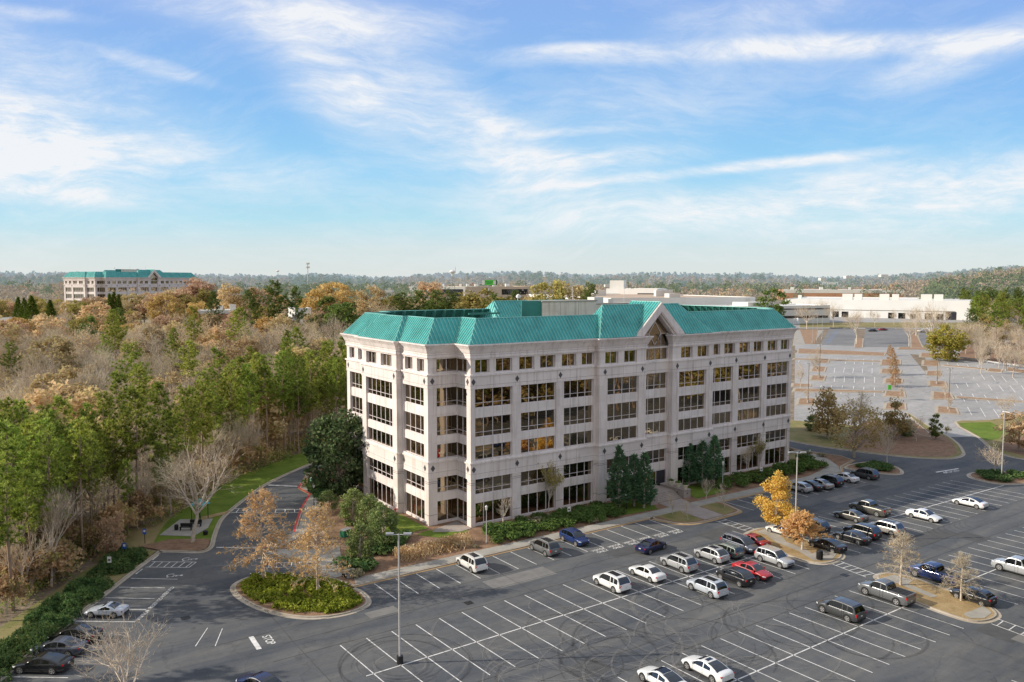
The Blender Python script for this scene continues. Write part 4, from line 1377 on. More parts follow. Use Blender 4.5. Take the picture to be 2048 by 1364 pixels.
def make_car(kind, name, paint, opts=()):
    P = CAR[kind]
    L, W, wr = P['L'], P['W'], P['wr']
    root = empty(name, (0, 0, 0))
    pm = PAINT[paint]
    X = lambda f: L / 2 - f * L           # nose towards +x
    # --- body shell
    b = MB()
    fs = [0, .012, .03, .07, .12, .19, .26, .34, .45, .55, .66, .75, .82, .88, .93, .965, .985, 1.0]
    rings = []
    for f in fs:
        e = min(f, 1 - f)
        wf = .80 + .20 * sstep(0, .11, e) ** .6 if f < .5 else .86 + .14 * sstep(0, .08, e) ** .6
        zb = .24 + .10 * (1 - sstep(0, .06, e))
        zd = lerp_list(P['deck'], f)
        zs = min(P['belt'] - .02, zd - .05)
        h = W / 2 * wf
        rings.append([(h * .90, zb), (h * .97, zb + .08), (h, zb + (zs - zb) * .45), (h * .985, zs - .08), (h * .945, zs), (h * .86, zd - .015), (h * .45, zd + .02), (0, zd + .03)])
    nr = len(rings[0])
    full = []
    for f, r in zip(fs, rings):
        full.append([(X(f), y, z) for y, z in r] + [(X(f), -y, z) for y, z in reversed(r[:-1])])
    n = len(full[0])
    vs = [p for r in full for p in r]
    fc = []
    for i in range(len(full) - 1):
        for k in range(n - 1): fc.append((i * n + k, i * n + k + 1, (i + 1) * n + k + 1, (i + 1) * n + k))
        fc.append((i * n + n - 1, i * n, (i + 1) * n, (i + 1) * n + n - 1))
    fc.append(tuple(range(n - 1, -1, -1))); fc.append(tuple((len(full) - 1) * n + k for k in range(n)))
    b.add(vs, fc)
    # --- cabin: a curved shell, glazed between its pillars
    g0, g1, g2, g3 = P['gh']; zr, bz = P['zr'], P['belt']
    wb, wt = W / 2 * .93, W / 2 * (.72 if zr < 1.6 else .79)
    mid = .5 * (g1 + g2) + .02 if kind != 'roadster' else None
    quart = g2 - (.10 if kind != 'crossover' else .03) if kind in ('suv', 'minivan', 'wagon', 'van', 'crossover') else None
    prof = [(g0, bz - .03), (g0 + (g1 - g0) * .35, bz + (zr - bz) * .42), (g0 + (g1 - g0) * .72, bz + (zr - bz) * .78), (g1, zr - .05), (g1 + (g2 - g1) * .25, zr), (g1 + (g2 - g1) * .6, zr + .005), (g2, zr - .055),
            (g2 + (g3 - g2) * .35, bz + (zr - bz) * .72), (g2 + (g3 - g2) * .7, bz + (zr - bz) * .36), (g3, bz - .03)]
    st_ = {f: z for f, z in prof}
    for f, hw in ((mid, .010), (quart, .009)):
        if f:
            for q in (f - hw, f + hw): st_[q] = lerp_list(prof, q)
    fl = sorted(st_)
    def width(z): return wb + (wt - wb) * max(0, min(1, (z - bz) / (zr - bz))) ** 1.15
    def sec(f):
        z = st_[f]; x = X(f); w = width(z); zl = max(bz - .03, z - .075)
        return [Vector((x, wb, bz - .03)), Vector((x, width(zl) + .004, zl)), Vector((x, w, z - .02)), Vector((x, w * .86, z + .012)), Vector((x, 0, z + .03))]
    S = [sec(f) for f in fl]
    mir = lambda p: Vector((p.x, -p.y, p.z))
    wsm, rwm, swm, shell = MB(), MB(), {1: MB(), -1: MB()}, MB()
    def addq(mb, pts, s):
        pts = [Vector((p.x, p.y * s, p.z)) for p in pts]
        mb.add(pts, [tuple(range(len(pts))) if s < 0 else tuple(reversed(range(len(pts))))])
    for i in range(len(fl) - 1):
        f0, f1 = fl[i], fl[i + 1]; fm = .5 * (f0 + f1)
        A_, B_ = S[i], S[i + 1]
        paintside = any(f and abs(fm - f) < .0095 for f in (mid, quart)) or (kind == 'van' and fm > .42) or (fm > g2 + (g3 - g2) * .34 and kind not in ('sedan', 'coupe', 'roadster', 'hatch'))
        if kind in ('sedan', 'coupe', 'roadster') and fm > g2 + (g3 - g2) * .36: paintside = True
        for s in (1, -1):
            addq(shell if paintside else swm[s], [A_[0], B_[0], B_[1], A_[1]], s)
            addq(shell, [A_[1], B_[1], B_[2], A_[2]], s)
            top = [A_[2], B_[2], B_[3], A_[3]]; cen = [A_[3], B_[3], B_[4], A_[4]]
            tgt = wsm if fm < g1 else rwm if fm > g2 else shell
            addq(shell if tgt is not shell else shell, top, s)
            addq(tgt, cen, s)
    wl = shell
    b.add(wl.v, wl.f)
    Bq, Cq = Vector((X(g1), wt, zr)), Vector((X(g2), wt, zr))
    if kind == 'pickup':
        zt = 1.26
        for s in (1, -1):
            y0, y1 = (W / 2 * .80) * s, (W / 2 * .95) * s
            b.box(X(.985), X(.64), min(y0, y1), max(y0, y1), 1.15, 1.36)
        b.box(X(.992), X(.972), -W / 2 * .84, W / 2 * .84, 1.1, 1.36)
    body = b.build('body', pm, root, 38)
    def quad(nm, pts, mat, flip=False):
        m = MB(); m.add(pts, [tuple(range(len(pts))) if not flip else tuple(reversed(range(len(pts))))])
        return m.build(nm, mat, root)
    gm = M['carglass']
    wsm.build('windscreen', gm, root, 60); rwm.build('rear_window', gm, root, 60)
    for s in (1, -1): swm[s].build('side_window', gm, root, 60)
    if 'sunroof' in opts:
        m = MB(); m.box(Cq.x + .5 if kind != 'coupe' else Cq.x + .2, Bq.x - .25, -wt * .52, wt * .52, zr - .02, zr + .038)
        m.build('sunroof', M['darkroof'], root)
    if 'blackroof' in opts:
        m = MB(); m.box(Cq.x + .06, Bq.x - .06, -wt * .75, wt * .75, zr - .03, zr + .036)
        m.build('roof_panel', M['darkroof'], root)
    if 'rails' in opts:
        for s in (1, -1):
            m = MB(); m.tube([(Bq.x - .1, wt * .86 * s, zr - .02), (Bq.x - .25, wt * .86 * s, zr + .06), (Cq.x + .25, wt * .86 * s, zr + .06), (Cq.x + .1, wt * .86 * s, zr - .02)], [.022] * 4, 5)
            m.build('roof_rail', M['galv'], root)
    if kind == 'pickup':
        m = MB(); m.box(X(.97), X(.645), -W / 2 * .80, W / 2 * .80, 1.20, 1.37 if 'tonneau' in opts else 1.285)
        if 'tonneau' in opts:
            for q in (.72, .80, .88): m.box(X(q) - .015, X(q) + .015, -W / 2 * .80, W / 2 * .80, 1.36, 1.385)
        m.build('truck_bed', M['blackplastic'], root)
    # --- trim: sills, bumpers, door joints and handles
    m = MB()
    for s in (1, -1):
        y0, y1 = sorted(((W / 2 - .06) * s, (W / 2 + .006) * s))
        m.box(X(P['wx'][1]) + wr + .06, X(P['wx'][0]) - wr - .06, y0, y1, .24, .36)
    m.box(X(.003) - .06, X(.0) + .015, -W * .34, W * .34, .30, .46)
    m.box(X(1.0) - .015, X(.99), -W * .36, W * .36, .28, .44)
    m.build('sill_trim', M['blackplastic'], root)
    m = MB()
    dj = [g0 + .045, mid or .6] + ([g2 - .03] if kind in ('suv', 'sedan', 'minivan', 'wagon', 'crossover', 'hatch', 'pickup') else [])
    for s in (1, -1):
        for f in dj:
            f = min(f, P['wx'][1] - .09)
            m.box(X(f) - .008, X(f) + .008, W / 2 * s - .012, W / 2 * s + .004, .42, bz - .06)
    m.build('door_seam', M['black'], root)
    for s in (1, -1):
        for f in ((mid or .6) - .03,) + ((g2 - .045,) if len(dj) > 2 else ()):
            m = MB(); y0, y1 = sorted((W / 2 * .985 * s, (W / 2 + .025) * s)); m.box(X(f) - .09, X(f) + .09, y0, y1, bz - .17, bz - .135)
            m.build('door_handle', M['galv'] if kind in ('suv', 'pickup') else pm, root)
        m = MB(); y0, y1 = sorted((W / 2 * .95 * s, (W / 2 + .17) * s)); m.box(X(g0 + .05) - .07, X(g0 + .05) + .07, y0, y1, bz - .02, bz + .13)
        m.build('door_mirror', pm, root)
        zl = lerp_list(P['deck'], .03) - .12
        m = MB(); m.tube([(X(.012) + .005, W * .33 * s, zl), (X(.05), W * .425 * s, zl + .03), (X(.10), W * .468 * s, zl + .05)], [.07, .085, .03], 6)
        m.build('headlight', M['headlamp'], root)
        zt = lerp_list(P['deck'], .985) - .14
        m = MB()
        hgt = .30 if kind in ('suv', 'minivan', 'wagon', 'van', 'pickup') else .15
        y0, y1 = sorted((W * .32 * s, W * .455 * s)); m.box(X(.997), X(.955), y0, y1, zt - hgt + .1, zt + .1)
        m.build('taillight', M['taillamp'], root)
    m = MB(); m.box(X(1) - .012, X(.995), -.16, .16, .72 if kind != 'pickup' else .62, .84 if kind != 'pickup' else .74); m.build('number_plate', M['plate'], root)
    m = MB(); m.box(X(.004), X(0) + .012, -W * .26, W * .26, lerp_list(P['deck'], .0) - .14, lerp_list(P['deck'], .0) - .01); m.build('grille', M['blackplastic'], root)
    # --- wheels
    ar = MB()
    for f in P['wx']:
        for s in (1, -1):
            ar.tube([(X(f), s * (W / 2 - .22), wr + .02), (X(f), s * (W / 2 + .004), wr + .02)], [wr * 1.18] * 2, 18)
    ar.build('wheel_arch', M['black'], root)
    for f in P['wx']:
        for s in (1, -1):
            w = MB(); w.tube([(X(f), s * (W / 2 - .20), wr), (X(f), s * (W / 2 - .01), wr), (X(f), s * (W / 2 + .015), wr)], [wr, wr, wr * .93], 18)
            wo = w.build('wheel', M['rubber'], root, 50)
            r = MB()
            y = s * (W / 2 + .018)
            r.tube([(X(f), y - s * .02, wr), (X(f), y, wr)], [wr * .70] * 2, 16)
            ro_ = r.build('rim', M['alloy'], wo)
            sp = MB()
            for k in range(5):
                a0, a1 = 2 * math.pi * (k + .28) / 5, 2 * math.pi * (k + .72) / 5
                q = [(X(f) + math.cos(a) * rr, y + s * .004, wr + math.sin(a) * rr) for a, rr in ((a0, wr * .24), (a0, wr * .60), (a1, wr * .60), (a1, wr * .24))]
                sp.add(q, [(0, 1, 2, 3)])
            sp.build('rim_gap', M['black'], wo)
    return root


CARS = {}


def repaint(root, paint):
    for ch in root.children:
        nm = ch.name.split('.')[0]
        if nm in ('body', 'door_mirror', 'door_handle') and ch.material_slots and ch.data.materials[0].name.endswith('car_paint'):
            ch.material_slots[0].link = 'OBJECT'
            ch.material_slots[0].material = PAINT[paint]


def car(kind, paint, uv, label, head=None, opts=(), cat='car', z=None, group='cars in the office car park', snap=None, loc=None):
    key = (kind, tuple(opts))
    nm = {'sedan': 'sedan_car', 'coupe': 'sedan_car', 'hatch': 'hatchback_car', 'suv': 'parked_suv', 'crossover': 'parked_suv', 'minivan': 'minivan', 'wagon': 'station_wagon', 'roadster': 'sports_car', 'pickup': 'pickup_truck', 'van': 'panel_van'}[kind]
    if key not in CARS:
        r = make_car(kind, nm, paint, opts)
        CARS[key] = r
    else:
        r = copy_tree(CARS[key]); r.name = nm
        repaint(r, paint)
    if loc is None:
        # the surveyed point is the middle of the body, about half its height up
        rx, dp, up = sight(*uv)
        hz = CAR[kind]['zr'] * .5
        p = at(*uv)
        d = (hz + p.z - CAM.z) / (up / dp)
        loc = da(d, rx / dp * d)
    r.location = (loc[0], loc[1], gz(loc[0], loc[1]) + .032)
    r.rotation_euler = (0, 0, R(90 if head is None else head))
    tag(r, label, cat, group)
    return r


N, S = 90, -90
car('suv', 'pearl', (943, 1122), 'old silver-white boxy suv alone at the near end of the kerb row', N, ('rails', 'sunroof'))
car('suv', 'grey', (1089, 1091), 'grey suv beside the blue one on the row along the walk', N, ('rails', 'sunroof'))
car('crossover', 'blue', (1148.5, 1073), 'bright blue suv backed up to the walk beside the grey suv', S)
car('sedan', 'navy', (1303, 1090), 'navy blue sedan driving across the aisle in front of the visitor bays', 8)
car('suv', 'white', (1223, 1160), 'white suv with dark sunroof leading the middle row', N, ('sunroof',))
car('sedan', 'white', (1294, 1143), 'plain white sedan next to the white suv with sunroof', N)
car('suv', 'silver', (1357.5, 1122), 'silver suv with long glass roof between the white sedan and the silver crossover', N, ('rails', 'sunroof'))
car('suv', 'iceblue', (1414, 1170), 'silver suv parked nose to tail behind the others, nearest the tyre marks', N, ('rails', 'sunroof'))
car('crossover', 'black', (1470.5, 1150), 'small black crossover beside the bright red sedan', N)
car('sedan', 'red', (1505, 1139), 'bright red sedan facing out beside the small black crossover', S)
car('crossover', 'silver', (1423, 1106), 'silver crossover beside the grey-green estate car', N, ('rails', 'sunroof'))
car('wagon', 'green', (1451.5, 1098), 'grey-green old estate car with roof rails', N, ('rails',))
car('minivan', 'slate', (1480, 1085), 'dark slate minivan facing out beside the dark red sedan', S, ('rails',))
car('sedan', 'darkred', (1504, 1079), 'dark red sedan beside the island with the orange trees', N)
car('suv', 'silver', (1549, 1113), 'silver suv facing out at the foot of the orange tree island', S, ('rails',))
car('sedan', 'pearl', (1566, 1059), 'white car half hidden behind the yellow-orange tree', N)
car('minivan', 'darkgrey', (1622, 1049), 'dark grey minivan behind the rust coloured tree', N, ('rails',))
car('coupe', 'black', (1654, 1088), 'black sedan with upright red tail lamps beside the litter bin island', N)
car('sedan', 'black', (1704, 1072), 'glossy black sedan between the black suv and the bin', N)
car('suv', 'black', (1724, 1060), 'black suv between the glossy black sedan and the beige suv', N)
car('suv', 'beige', (1771, 1053), 'beige-silver suv at the end of the dark cars', N, ('sunroof',))
car('sedan', 'bronze', (1701, 1029.5), 'bronze grey sedan beside the bronze grey pickup', N)
car('pickup', 'bronze', (1739, 1014), 'bronze grey pickup truck with open bed in the right rows', N, cat='pickup truck')
car('sedan', 'white', (1848, 1029), 'white sedan facing out, alone in the right rows', S)
car('coupe', 'white', (1940, 1003.5), 'white sedan with black glass roof farthest right in the rows', N, ('blackroof',))
car('hatch', 'silver', (1598, 973), 'silver hatchback behind the tall lamp in the kerb row', N)
car('sedan', 'black', (1618, 969.5), 'black sedan between silver hatchback and silver sedan by the kerb', N)
car('sedan', 'beige', (1638, 966.5), 'beige-silver sedan between two black cars by the kerb', N)
car('suv', 'black', (1657.5, 959.5), 'black suv beside the white sedan in the kerb row', N, ('rails',))
car('sedan', 'white', (1689, 953.5), 'white sedan parked along the kerb near the planted corner', N)
car('suv', 'darkgrey', (1729, 946), 'dark grey suv at the far end of the kerb row', N, ('rails',))
car('pickup', 'blue', (1870, 1144), 'shiny blue pickup truck behind the bare oak', N, ('tonneau',), cat='pickup truck')
car('hatch', 'black', (1946, 1189), 'black hatchback beside the island with two bare oaks', N)
car('pickup', 'silver', (2040, 1132), 'silver pickup truck cut by the picture edge', N, cat='pickup truck')
car('pickup', 'grey', (1772, 1180), 'grey pickup truck with covered bed against the island', N, ('tonneau',), cat='pickup truck')
car('suv', 'darkgrey', (1681, 1214.5), 'dark grey suv parked alone near the grey pickup', N)
car('coupe', 'white', (1414, 1333), 'white sports sedan with sunroof near the bottom edge', N, ('sunroof',))
car('coupe', 'white', (1325, 1356), 'white sedan with long glass roof cut by the bottom edge', N, ('blackroof',))
car('sedan', 'navy', (521, 1366), 'dark blue sedan cut by the bottom edge near the stop bar', 112)
LH = 143
car('roadster', 'iceblue', (214, 1219), 'silver-white two-seat sports car in the reserved bays', LH, cat='sports car')
car('sedan', 'black', (149, 1267), 'black sedan right behind the bare pale tree, next to the sports car', LH)
car('sedan', 'slate', (118, 1292), 'slate blue sedan between two black sedans by the hedge', LH)
car('coupe', 'black', (86, 1325), 'black sedan with chrome window trim nearest the lower left corner', LH)
car('sedan', 'black', (1746, 660), 'dark car alone in the far middle car park', -20, group='distant cars')
car('sedan', 'darkred', (1766, 658), 'red-brown car next to the dark one in the far car park', -20, group='distant cars')
car('sedan', 'white', (1845, 661), 'white car far off in front of the bare white trees', -20, group='distant cars')
for u, c in ((1752, 'slate'), (1771, 'black'), (1794, 'darkred'), (1812, 'darkred')):
    car('sedan', c, (u, 631), {'slate': 'grey car by the white warehouse doors', 'black': 'black car by the white warehouse dock', 'darkred': 'dark red car by the white warehouse dock'}[c], -30, group='cars at the warehouse')
# ------------------------------------------------------------------ trees
def rv(r):
    v = Vector((r.gauss(0, 1), r.gauss(0, 1), r.gauss(0, 1)))
    return v.normalized()


def leaf(mb, c, s, r, n=None, asp=.6):
    u = rv(r)
    if n is not None: u = (u + n * r.uniform(.2, 1.2)).normalized()
    v = u.orthogonal().normalized()
    a = r.uniform(0, 6.28)
    w = u.cross(v)
    p, q = (v * math.cos(a) + w * math.sin(a)) * s, (w * math.cos(a) - v * math.sin(a)) * s * asp
    b = len(mb.v)
    mb.v += [tuple(c - p), tuple(c + q), tuple(c + p), tuple(c - q)]
    mb.f.append((b, b + 1, b + 2, b + 3)); mb.m.append(0)


def spike(mb, p, q, w, r):
    d = q - p
    a = d.cross(rv(r))
    if a.length < 1e-6: return
    a = a.normalized() * w
    b = len(mb.v)
    mb.v += [tuple(p - a), tuple(p + a), tuple(q)]
    mb.f.append((b, b + 1, b + 2)); mb.m.append(0)


def t_pine(seed, h=20., base=.45, wide=3.4, dens=1.):
    r = random.Random(seed)
    tr, cr = MB(), MB()
    lean = Vector((r.uniform(-.5, .5), r.uniform(-.5, .5), 0))
    def ax(t): return Vector((lean.x * t * t + .12 * math.sin(t * 7 + seed), lean.y * t * t + .1 * math.cos(t * 6 + seed), h * t))
    ts = [0, .1, .25, .4, .55, .7, .85, .97]
    tr.tube([ax(t) for t in ts], [.24, .2, .18, .16, .13, .10, .06, .02], 6)
    for k in range(5):                                   # dead stubs below the crown
        t = r.uniform(.25, base); a = r.uniform(0, 6.28)
        tr.tube([ax(t), ax(t) + Vector((math.cos(a), math.sin(a), .2)) * r.uniform(.6, 1.5)], [.035, .01], 3)
    z = base
    while z < .99:
        f = (z - base) / (1 - base)
        prof = (min(1, .45 + f * 1.6) if f < .35 else 1.0) * (1 - max(0, f - .3) / .72) ** .8
        for k in range(r.randint(2, 4)):
            a = r.uniform(0, 6.28); L = wide * prof * r.uniform(.55, 1.1) + .35
            up = .12 + .75 * f
            d = Vector((math.cos(a), math.sin(a), up)).normalized()
            p0 = ax(z); p1 = p0 + d * L * .6 - Vector((0, 0, .05 * L)); p2 = p0 + d * L + Vector((0, 0, .12 * L))
            tr.tube([p0, p1, p2], [.05 * (1.2 - f), .03, .012], 3, cap=False)
            m = max(2, int(L * 2.3 * dens))
            for i in range(m):
                q = (i + .9) / m
                c = (p0.lerp(p1, q / .6) if q < .6 else p1.lerp(p2, (q - .6) / .4)) + Vector((r.gauss(0, .22), r.gauss(0, .22), r.gauss(0, .13)))
                if q < .25: continue
                for _ in range(19):
                    n = (rv(r) + Vector((0, 0, .5)) + d * .6).normalized()
                    spike(cr, c + n * .05, c + n * r.uniform(.40, .82), .078, r)
        z += r.uniform(.018, .034)
    return tr, cr


def t_bare(seed, h=14., spread=.5, trunk=.22, depth=5, leafy=0., up=.25, pale=False, twigw=.02, leafsize=.16, fork=3):
    r = random.Random(seed)
    tr, tw, lv = MB(), MB(), MB()
    def grow(p, d, L, rad, lev):
        n = 3
        pts = [p]; q = p; dd = d.copy()
        for i in range(n):
            dd = (dd + rv(r) * .14 + Vector((0, 0, up * .22))).normalized()
            q = q + dd * L / n
            pts.append(q)
        rr = [rad, rad * .85, rad * .7, rad * .58]
        if lev <= 2: tr.tube(pts, [x * (1 if lev < 1 else 1.25) for x in rr], 6 if lev == 0 else 4, cap=False)
        elif lev < depth: tw.tube(pts, [x * 1.1 for x in rr], 3, cap=False)
        else:
            spike(tw, p, q, max(twigw, rad), r)
            if leafy and r.random() < leafy:
                for k in range(2): leaf(lv, p.lerp(q, r.uniform(.3, 1)) + rv(r) * .12, leafsize * r.uniform(.7, 1.3), r)
            return
        kids = fork if lev else fork + 2
        for k in range(kids):
            t = r.uniform(.35, 1.) if lev else r.uniform(.55, 1.)
            b = pts[0].lerp(pts[-1], t) if t < 1 else pts[-1]
            i = min(n - 1, int(t * n)); b = pts[i].lerp(pts[i + 1], t * n - i)
            side = dd.orthogonal().normalized(); a = 6.283 * (k + r.random()) / kids
            side = (side * math.cos(a) + dd.cross(side) * math.sin(a))
            nd = (dd * (1 - spread * .55) + side * spread * r.uniform(.7, 1.25)).normalized()
            grow(b, nd, L * r.uniform(.55, .8), rad * .55 * (1.1 - .3 * t), lev + 1)
        if lev < depth: grow(pts[-1], (dd + rv(r) * .2).normalized(), L * .72, rad * .55, lev + 1)
    grow(Vector((0, 0, 0)), Vector((0, 0, 1)), h * .36, trunk, 0)
    zmax = max(v[2] for v in tw.v)
    k = h / zmax
    for m in (tr, tw, lv): m.v = [(x * k, y * k, z * k) for x, y, z in m.v]
    return tr, tw, lv


def t_pinoak(seed, h=10., wide=4.2, leafy=.5, clear=.28, leafsize=.17, twigs=9, droop=.25):
    """central trunk with whorls of fine branches, lower ones hanging"""
    r = random.Random(seed)
    tr, tw, lv = MB(), MB(), MB()
    tr.tube([(0, 0, 0), (.05, 0, h * .3), (0, .06, h * .6), (.02, 0, h * .97)], [.2, .15, .09, .015], 7)
    z = clear
    while z < .97:
        f = (z - clear) / (1 - clear)
        for k in range(3):
            a = r.uniform(0, 6.28); L = wide * (1 - f) ** .75 * r.uniform(.7, 1.1) + .3
            sl = .75 * f - droop * (1 - f) + r.uniform(-.05, .15)
            d = Vector((math.cos(a), math.sin(a), sl)).normalized()
            p0 = Vector((0, 0, h * z)); p1 = p0 + d * L * .5 + Vector((0, 0, .06 * L)); p2 = p0 + d * L + rv(r) * .2
            tw.tube([p0, p1, p2], [.045 * (1.1 - .6 * f), .03, .012], 3, cap=False)
            for i in range(int(twigs * (.4 + L / wide))):
                t = r.uniform(.2, 1)
                b = p0.lerp(p1, t * 2) if t < .5 else p1.lerp(p2, t * 2 - 1)
                n = (d + rv(r) * .95).normalized()
                e = b + n * r.uniform(.35, .95)
                spike(tw, b, e, .02, r)
                for _ in range(3): spike(tw, b.lerp(e, .4), b.lerp(e, .5) + (n + rv(r)).normalized() * .5, .016, r)
                if r.random() < leafy:
                    for _ in range(4): leaf(lv, b.lerp(e, r.uniform(.3, 1.1)) + rv(r) * .15, leafsize * r.uniform(.7, 1.3), r)
        z += r.uniform(.016, .028)
    return tr, tw, lv


def t_leafy(seed, h=12., wide=4.5, base=.2, n=34, per=70, size=.30, shape='round', trunk=.25, clump=1.35):
    r = random.Random(seed)
    tr, cr = MB(), MB()
    tr.tube([(0, 0, 0), (.1, .05, h * .25), (0, .1, h * .55), (0, 0, h * .9)], [trunk, trunk * .8, trunk * .5, .03], 7)
    for k in range(n):
        while True:
            f = r.random()
            if shape == 'round': rad = wide * math.sin(math.pi * min(.99, .10 + .86 * f)) ** .6
            elif shape == 'cone': rad = wide * (1 - f) ** .75 * min(1, .35 + 4 * f)
            elif shape == 'egg': rad = wide * math.sin(math.pi * (1 - (1 - f) ** 1.0 * .93 - .02) ) ** .7
            else: rad = wide * (min(1, .3 + 2 * f)) * (1 - max(0, f - .5) ** 2 * 2.6)
            if r.random() < rad / wide: break
        a = r.uniform(0, 6.28); rr = rad * math.sqrt(r.uniform(.12, 1)) * .92
        c = Vector((math.cos(a) * rr, math.sin(a) * rr, h * (base + (1 - base) * f * .96)))
        s = clump * r.uniform(.6, 1.2)
        tr.tube([(0, 0, max(h * .12, c.z - rr * .8)), c * .5 + Vector((0, 0, c.z * .45)), c], [trunk * .3, trunk * .16, .012], 3, cap=False)
        for i in range(per):
            d = rv(r); q = r.random() ** .45
            leaf(cr, c + Vector((d.x, d.y, d.z * .72)) * s * q, size * r.uniform(.6, 1.3), r, d)
    return tr, cr


def t_conifer(seed, h=10., wide=1.6, layers=46, per=20, size=.28, trunkh=.08, p=.85):
    r = random.Random(seed)
    tr, cr = MB(), MB()
    tr.tube([(0, 0, 0), (0, 0, h * .5), (0, 0, h * .96)], [.16, .1, .02], 6)
    for k in range(layers):
        f = k / layers
        rad = wide * (1 - f) ** p * min(1, .45 + 3 * f)
        for i in range(int(per * (.35 + rad / wide))):
            a = r.uniform(0, 6.28); q = math.sqrt(r.uniform(.3, 1)) * r.uniform(.85, 1.12)
            c = Vector((math.cos(a) * rad * q, math.sin(a) * rad * q, h * (trunkh + (1 - trunkh) * (f + r.uniform(-.012, .012)))))
            o = Vector((math.cos(a), math.sin(a), .9)).normalized()
            for _ in range(2): spike(cr, c, c + (o + rv(r) * .55).normalized() * size * r.uniform(.8, 2.0), size * .33, r)
            leaf(cr, c, size * .8, r, o)
    return tr, cr


def t_shrub(seed, rad=1., h=1., n=420, size=.12, flat=.85, lumps=7):
    r = random.Random(seed)
    st, cr = MB(), MB()
    for k in range(6):
        a = r.uniform(0, 6.28)
        st.tube([(0, 0, 0), (math.cos(a) * rad * .5, math.sin(a) * rad * .5, h * .6)], [.03, .015], 3)
    L = [(r.uniform(0, 6.28), r.uniform(.2, .55) * rad, r.uniform(.55, .8)) for _ in range(lumps)]
    for i in range(n):
        a, q, s = r.choice(L)
        d = rv(r)
        if d.z < -.2: d.z = -d.z * .5
        c = Vector((math.cos(a) * q, math.sin(a) * q, h * .38)) + Vector((d.x * rad * s * .75, d.y * rad * s * .75, d.z * h * s * .8)) * r.uniform(.8, 1.05)
        leaf(cr, c, size * r.uniform(.7, 1.4), r, d)
    return st, cr


LIB = {}


def lib(name, parts):
    """parts: list of (part name, mesh builder, material)"""
    out = []
    for pn, mb, mt in parts:
        if mb.f: out.append((pn, mb.mesh(name + '_' + pn, mt)))
    zs = [v[2] for pn, mb, mt in parts for v in mb.v]
    LIB[name] = (out, max(zs))


def variants(base, count, fn, *mats):
    for i in range(count):
        ps = fn(i)
        names = ('trunk', 'crown') if len(ps) == 2 else ('trunk', 'branches', 'leaves')
        lib('%s%d' % (base, i), list(zip(names, ps, mats)))


variants('pine', 6, lambda i: t_pine(11 + i, 20, [.46, .54, .42, .58, .5, .38][i], [3.3, 3.0, 3.6, 2.7, 3.2, 3.5][i]), M['pinebark'], M['pine'])
variants('bluepine', 3, lambda i: t_pine(41 + i, 18, [.3, .4, .25][i], [4.2, 4.0, 4.6][i], 1.15), M['pinebark'], M['pine2'])
variants('bare', 6, lambda i: t_bare(71 + i, 16, [.5, .42, .56, .46, .6, .4][i], .27, 5, 0, .3, twigw=.018), M['bark'], M['twig'])
variants('barebrown', 4, lambda i: t_bare(81 + i, 15, .5, .26, 5, .22, .3, twigw=.018, leafsize=.2), M['bark'], M['twig'], M['autumn'])
variants('palebare', 3, lambda i: t_bare(91 + i, 12, [.58, .5, .66][i], .2, 5, 0, .28, twigw=.014), M['palebark'], M['paletwig'])
variants('greybare', 3, lambda i: t_bare(101 + i, 13, [.40, .46, .36][i], .16, 5, 0, .42, twigw=.02), M['palebark'], M['greytwig'])
variants('oakbrown', 2, lambda i: t_pinoak(111 + i, 11, [4.7, 4.3][i], [.6, .45][i], .29, .15, 12), M['bark'], M['paletwig'], M['brownleaf'])
variants('oakbare', 2, lambda i: t_pinoak(121 + i, 8, 3.2, .015, .3, .14, 10), M['palebark'], M['twig'], M['brownleaf'])
variants('oakrust', 1, lambda i: t_pinoak(131, 8, 4.1, 1., .36, .20, 20, -.05), M['palebark'], M['twig'], M['rustleaf'])
variants('orange', 1, lambda i: t_leafy(141, 12, 5.0, .2, 62, 85, .22, 'cone', .2, 1.25), M['bark'], M['orange'])
variants('autumn', 4, lambda i: t_leafy(151 + i, 12, [4.6, 5.2, 4.0, 4.8][i], .16, 38, 60, .36, 'round', .24, 1.6), M['bark'], M['autumn'])
variants('red', 2, lambda i: t_leafy(161 + i, 12, 4.6, .16, 38, 60, .36, 'round', .24, 1.5), M['bark'], M['autumnred'])
variants('gold', 2, lambda i: t_leafy(171 + i, 11, 5.2, .08, 52, 70, .32, 'round', .24, 1.5), M['bark'], M['gold'])
variants('olive', 3, lambda i: t_leafy(181 + i, 12, 5.0, .16, 42, 60, .34, 'round', .26, 1.6), M['bark'], M['olive'])
variants('evergreen', 3, lambda i: t_leafy(191 + i, 14, [4.6, 4.2, 5.0][i], .12, 44, 62, .34, 'egg', .24, 1.6), M['pinebark'], M['pine2'])
variants('magnolia', 1, lambda i: t_leafy(201, 13, 5.4, .02, 95, 75, .30, 'egg', .3, 1.5), M['bark'], M['magnolia'])
variants('holly', 3, lambda i: t_leafy(211 + i, 6, [2.1, 2.3, 2.0][i], .02, 60, 75, .15, 'egg', .14, .75), M['bark'], M['holly'])
variants('cypress', 3, lambda i: t_conifer(221 + i, 10, [1.7, 1.95, 1.6][i], 46, 17, .30, .12, .7), M['bark'], M['cypress'])
variants('leyland', 2, lambda i: t_conifer(231 + i, 14, [2.6, 2.9][i], 50, 24, .40, .02, .85), M['bark'], M['leyland'])
variants('baldcypress', 2, lambda i: t_conifer(241 + i, 9, 1.5, 40, 13, .24, .08, .8), M['bark'], M['tanleaf'])
variants('shrub', 3, lambda i: t_shrub(251 + i, 1., 1., 520, .115, .85, 9), M['bark'], M['boxwood'])
variants('greyshrub', 2, lambda i: t_shrub(261 + i, 1., 1., 380, .12, .85, 7), M['bark'], M['greyshrub'])
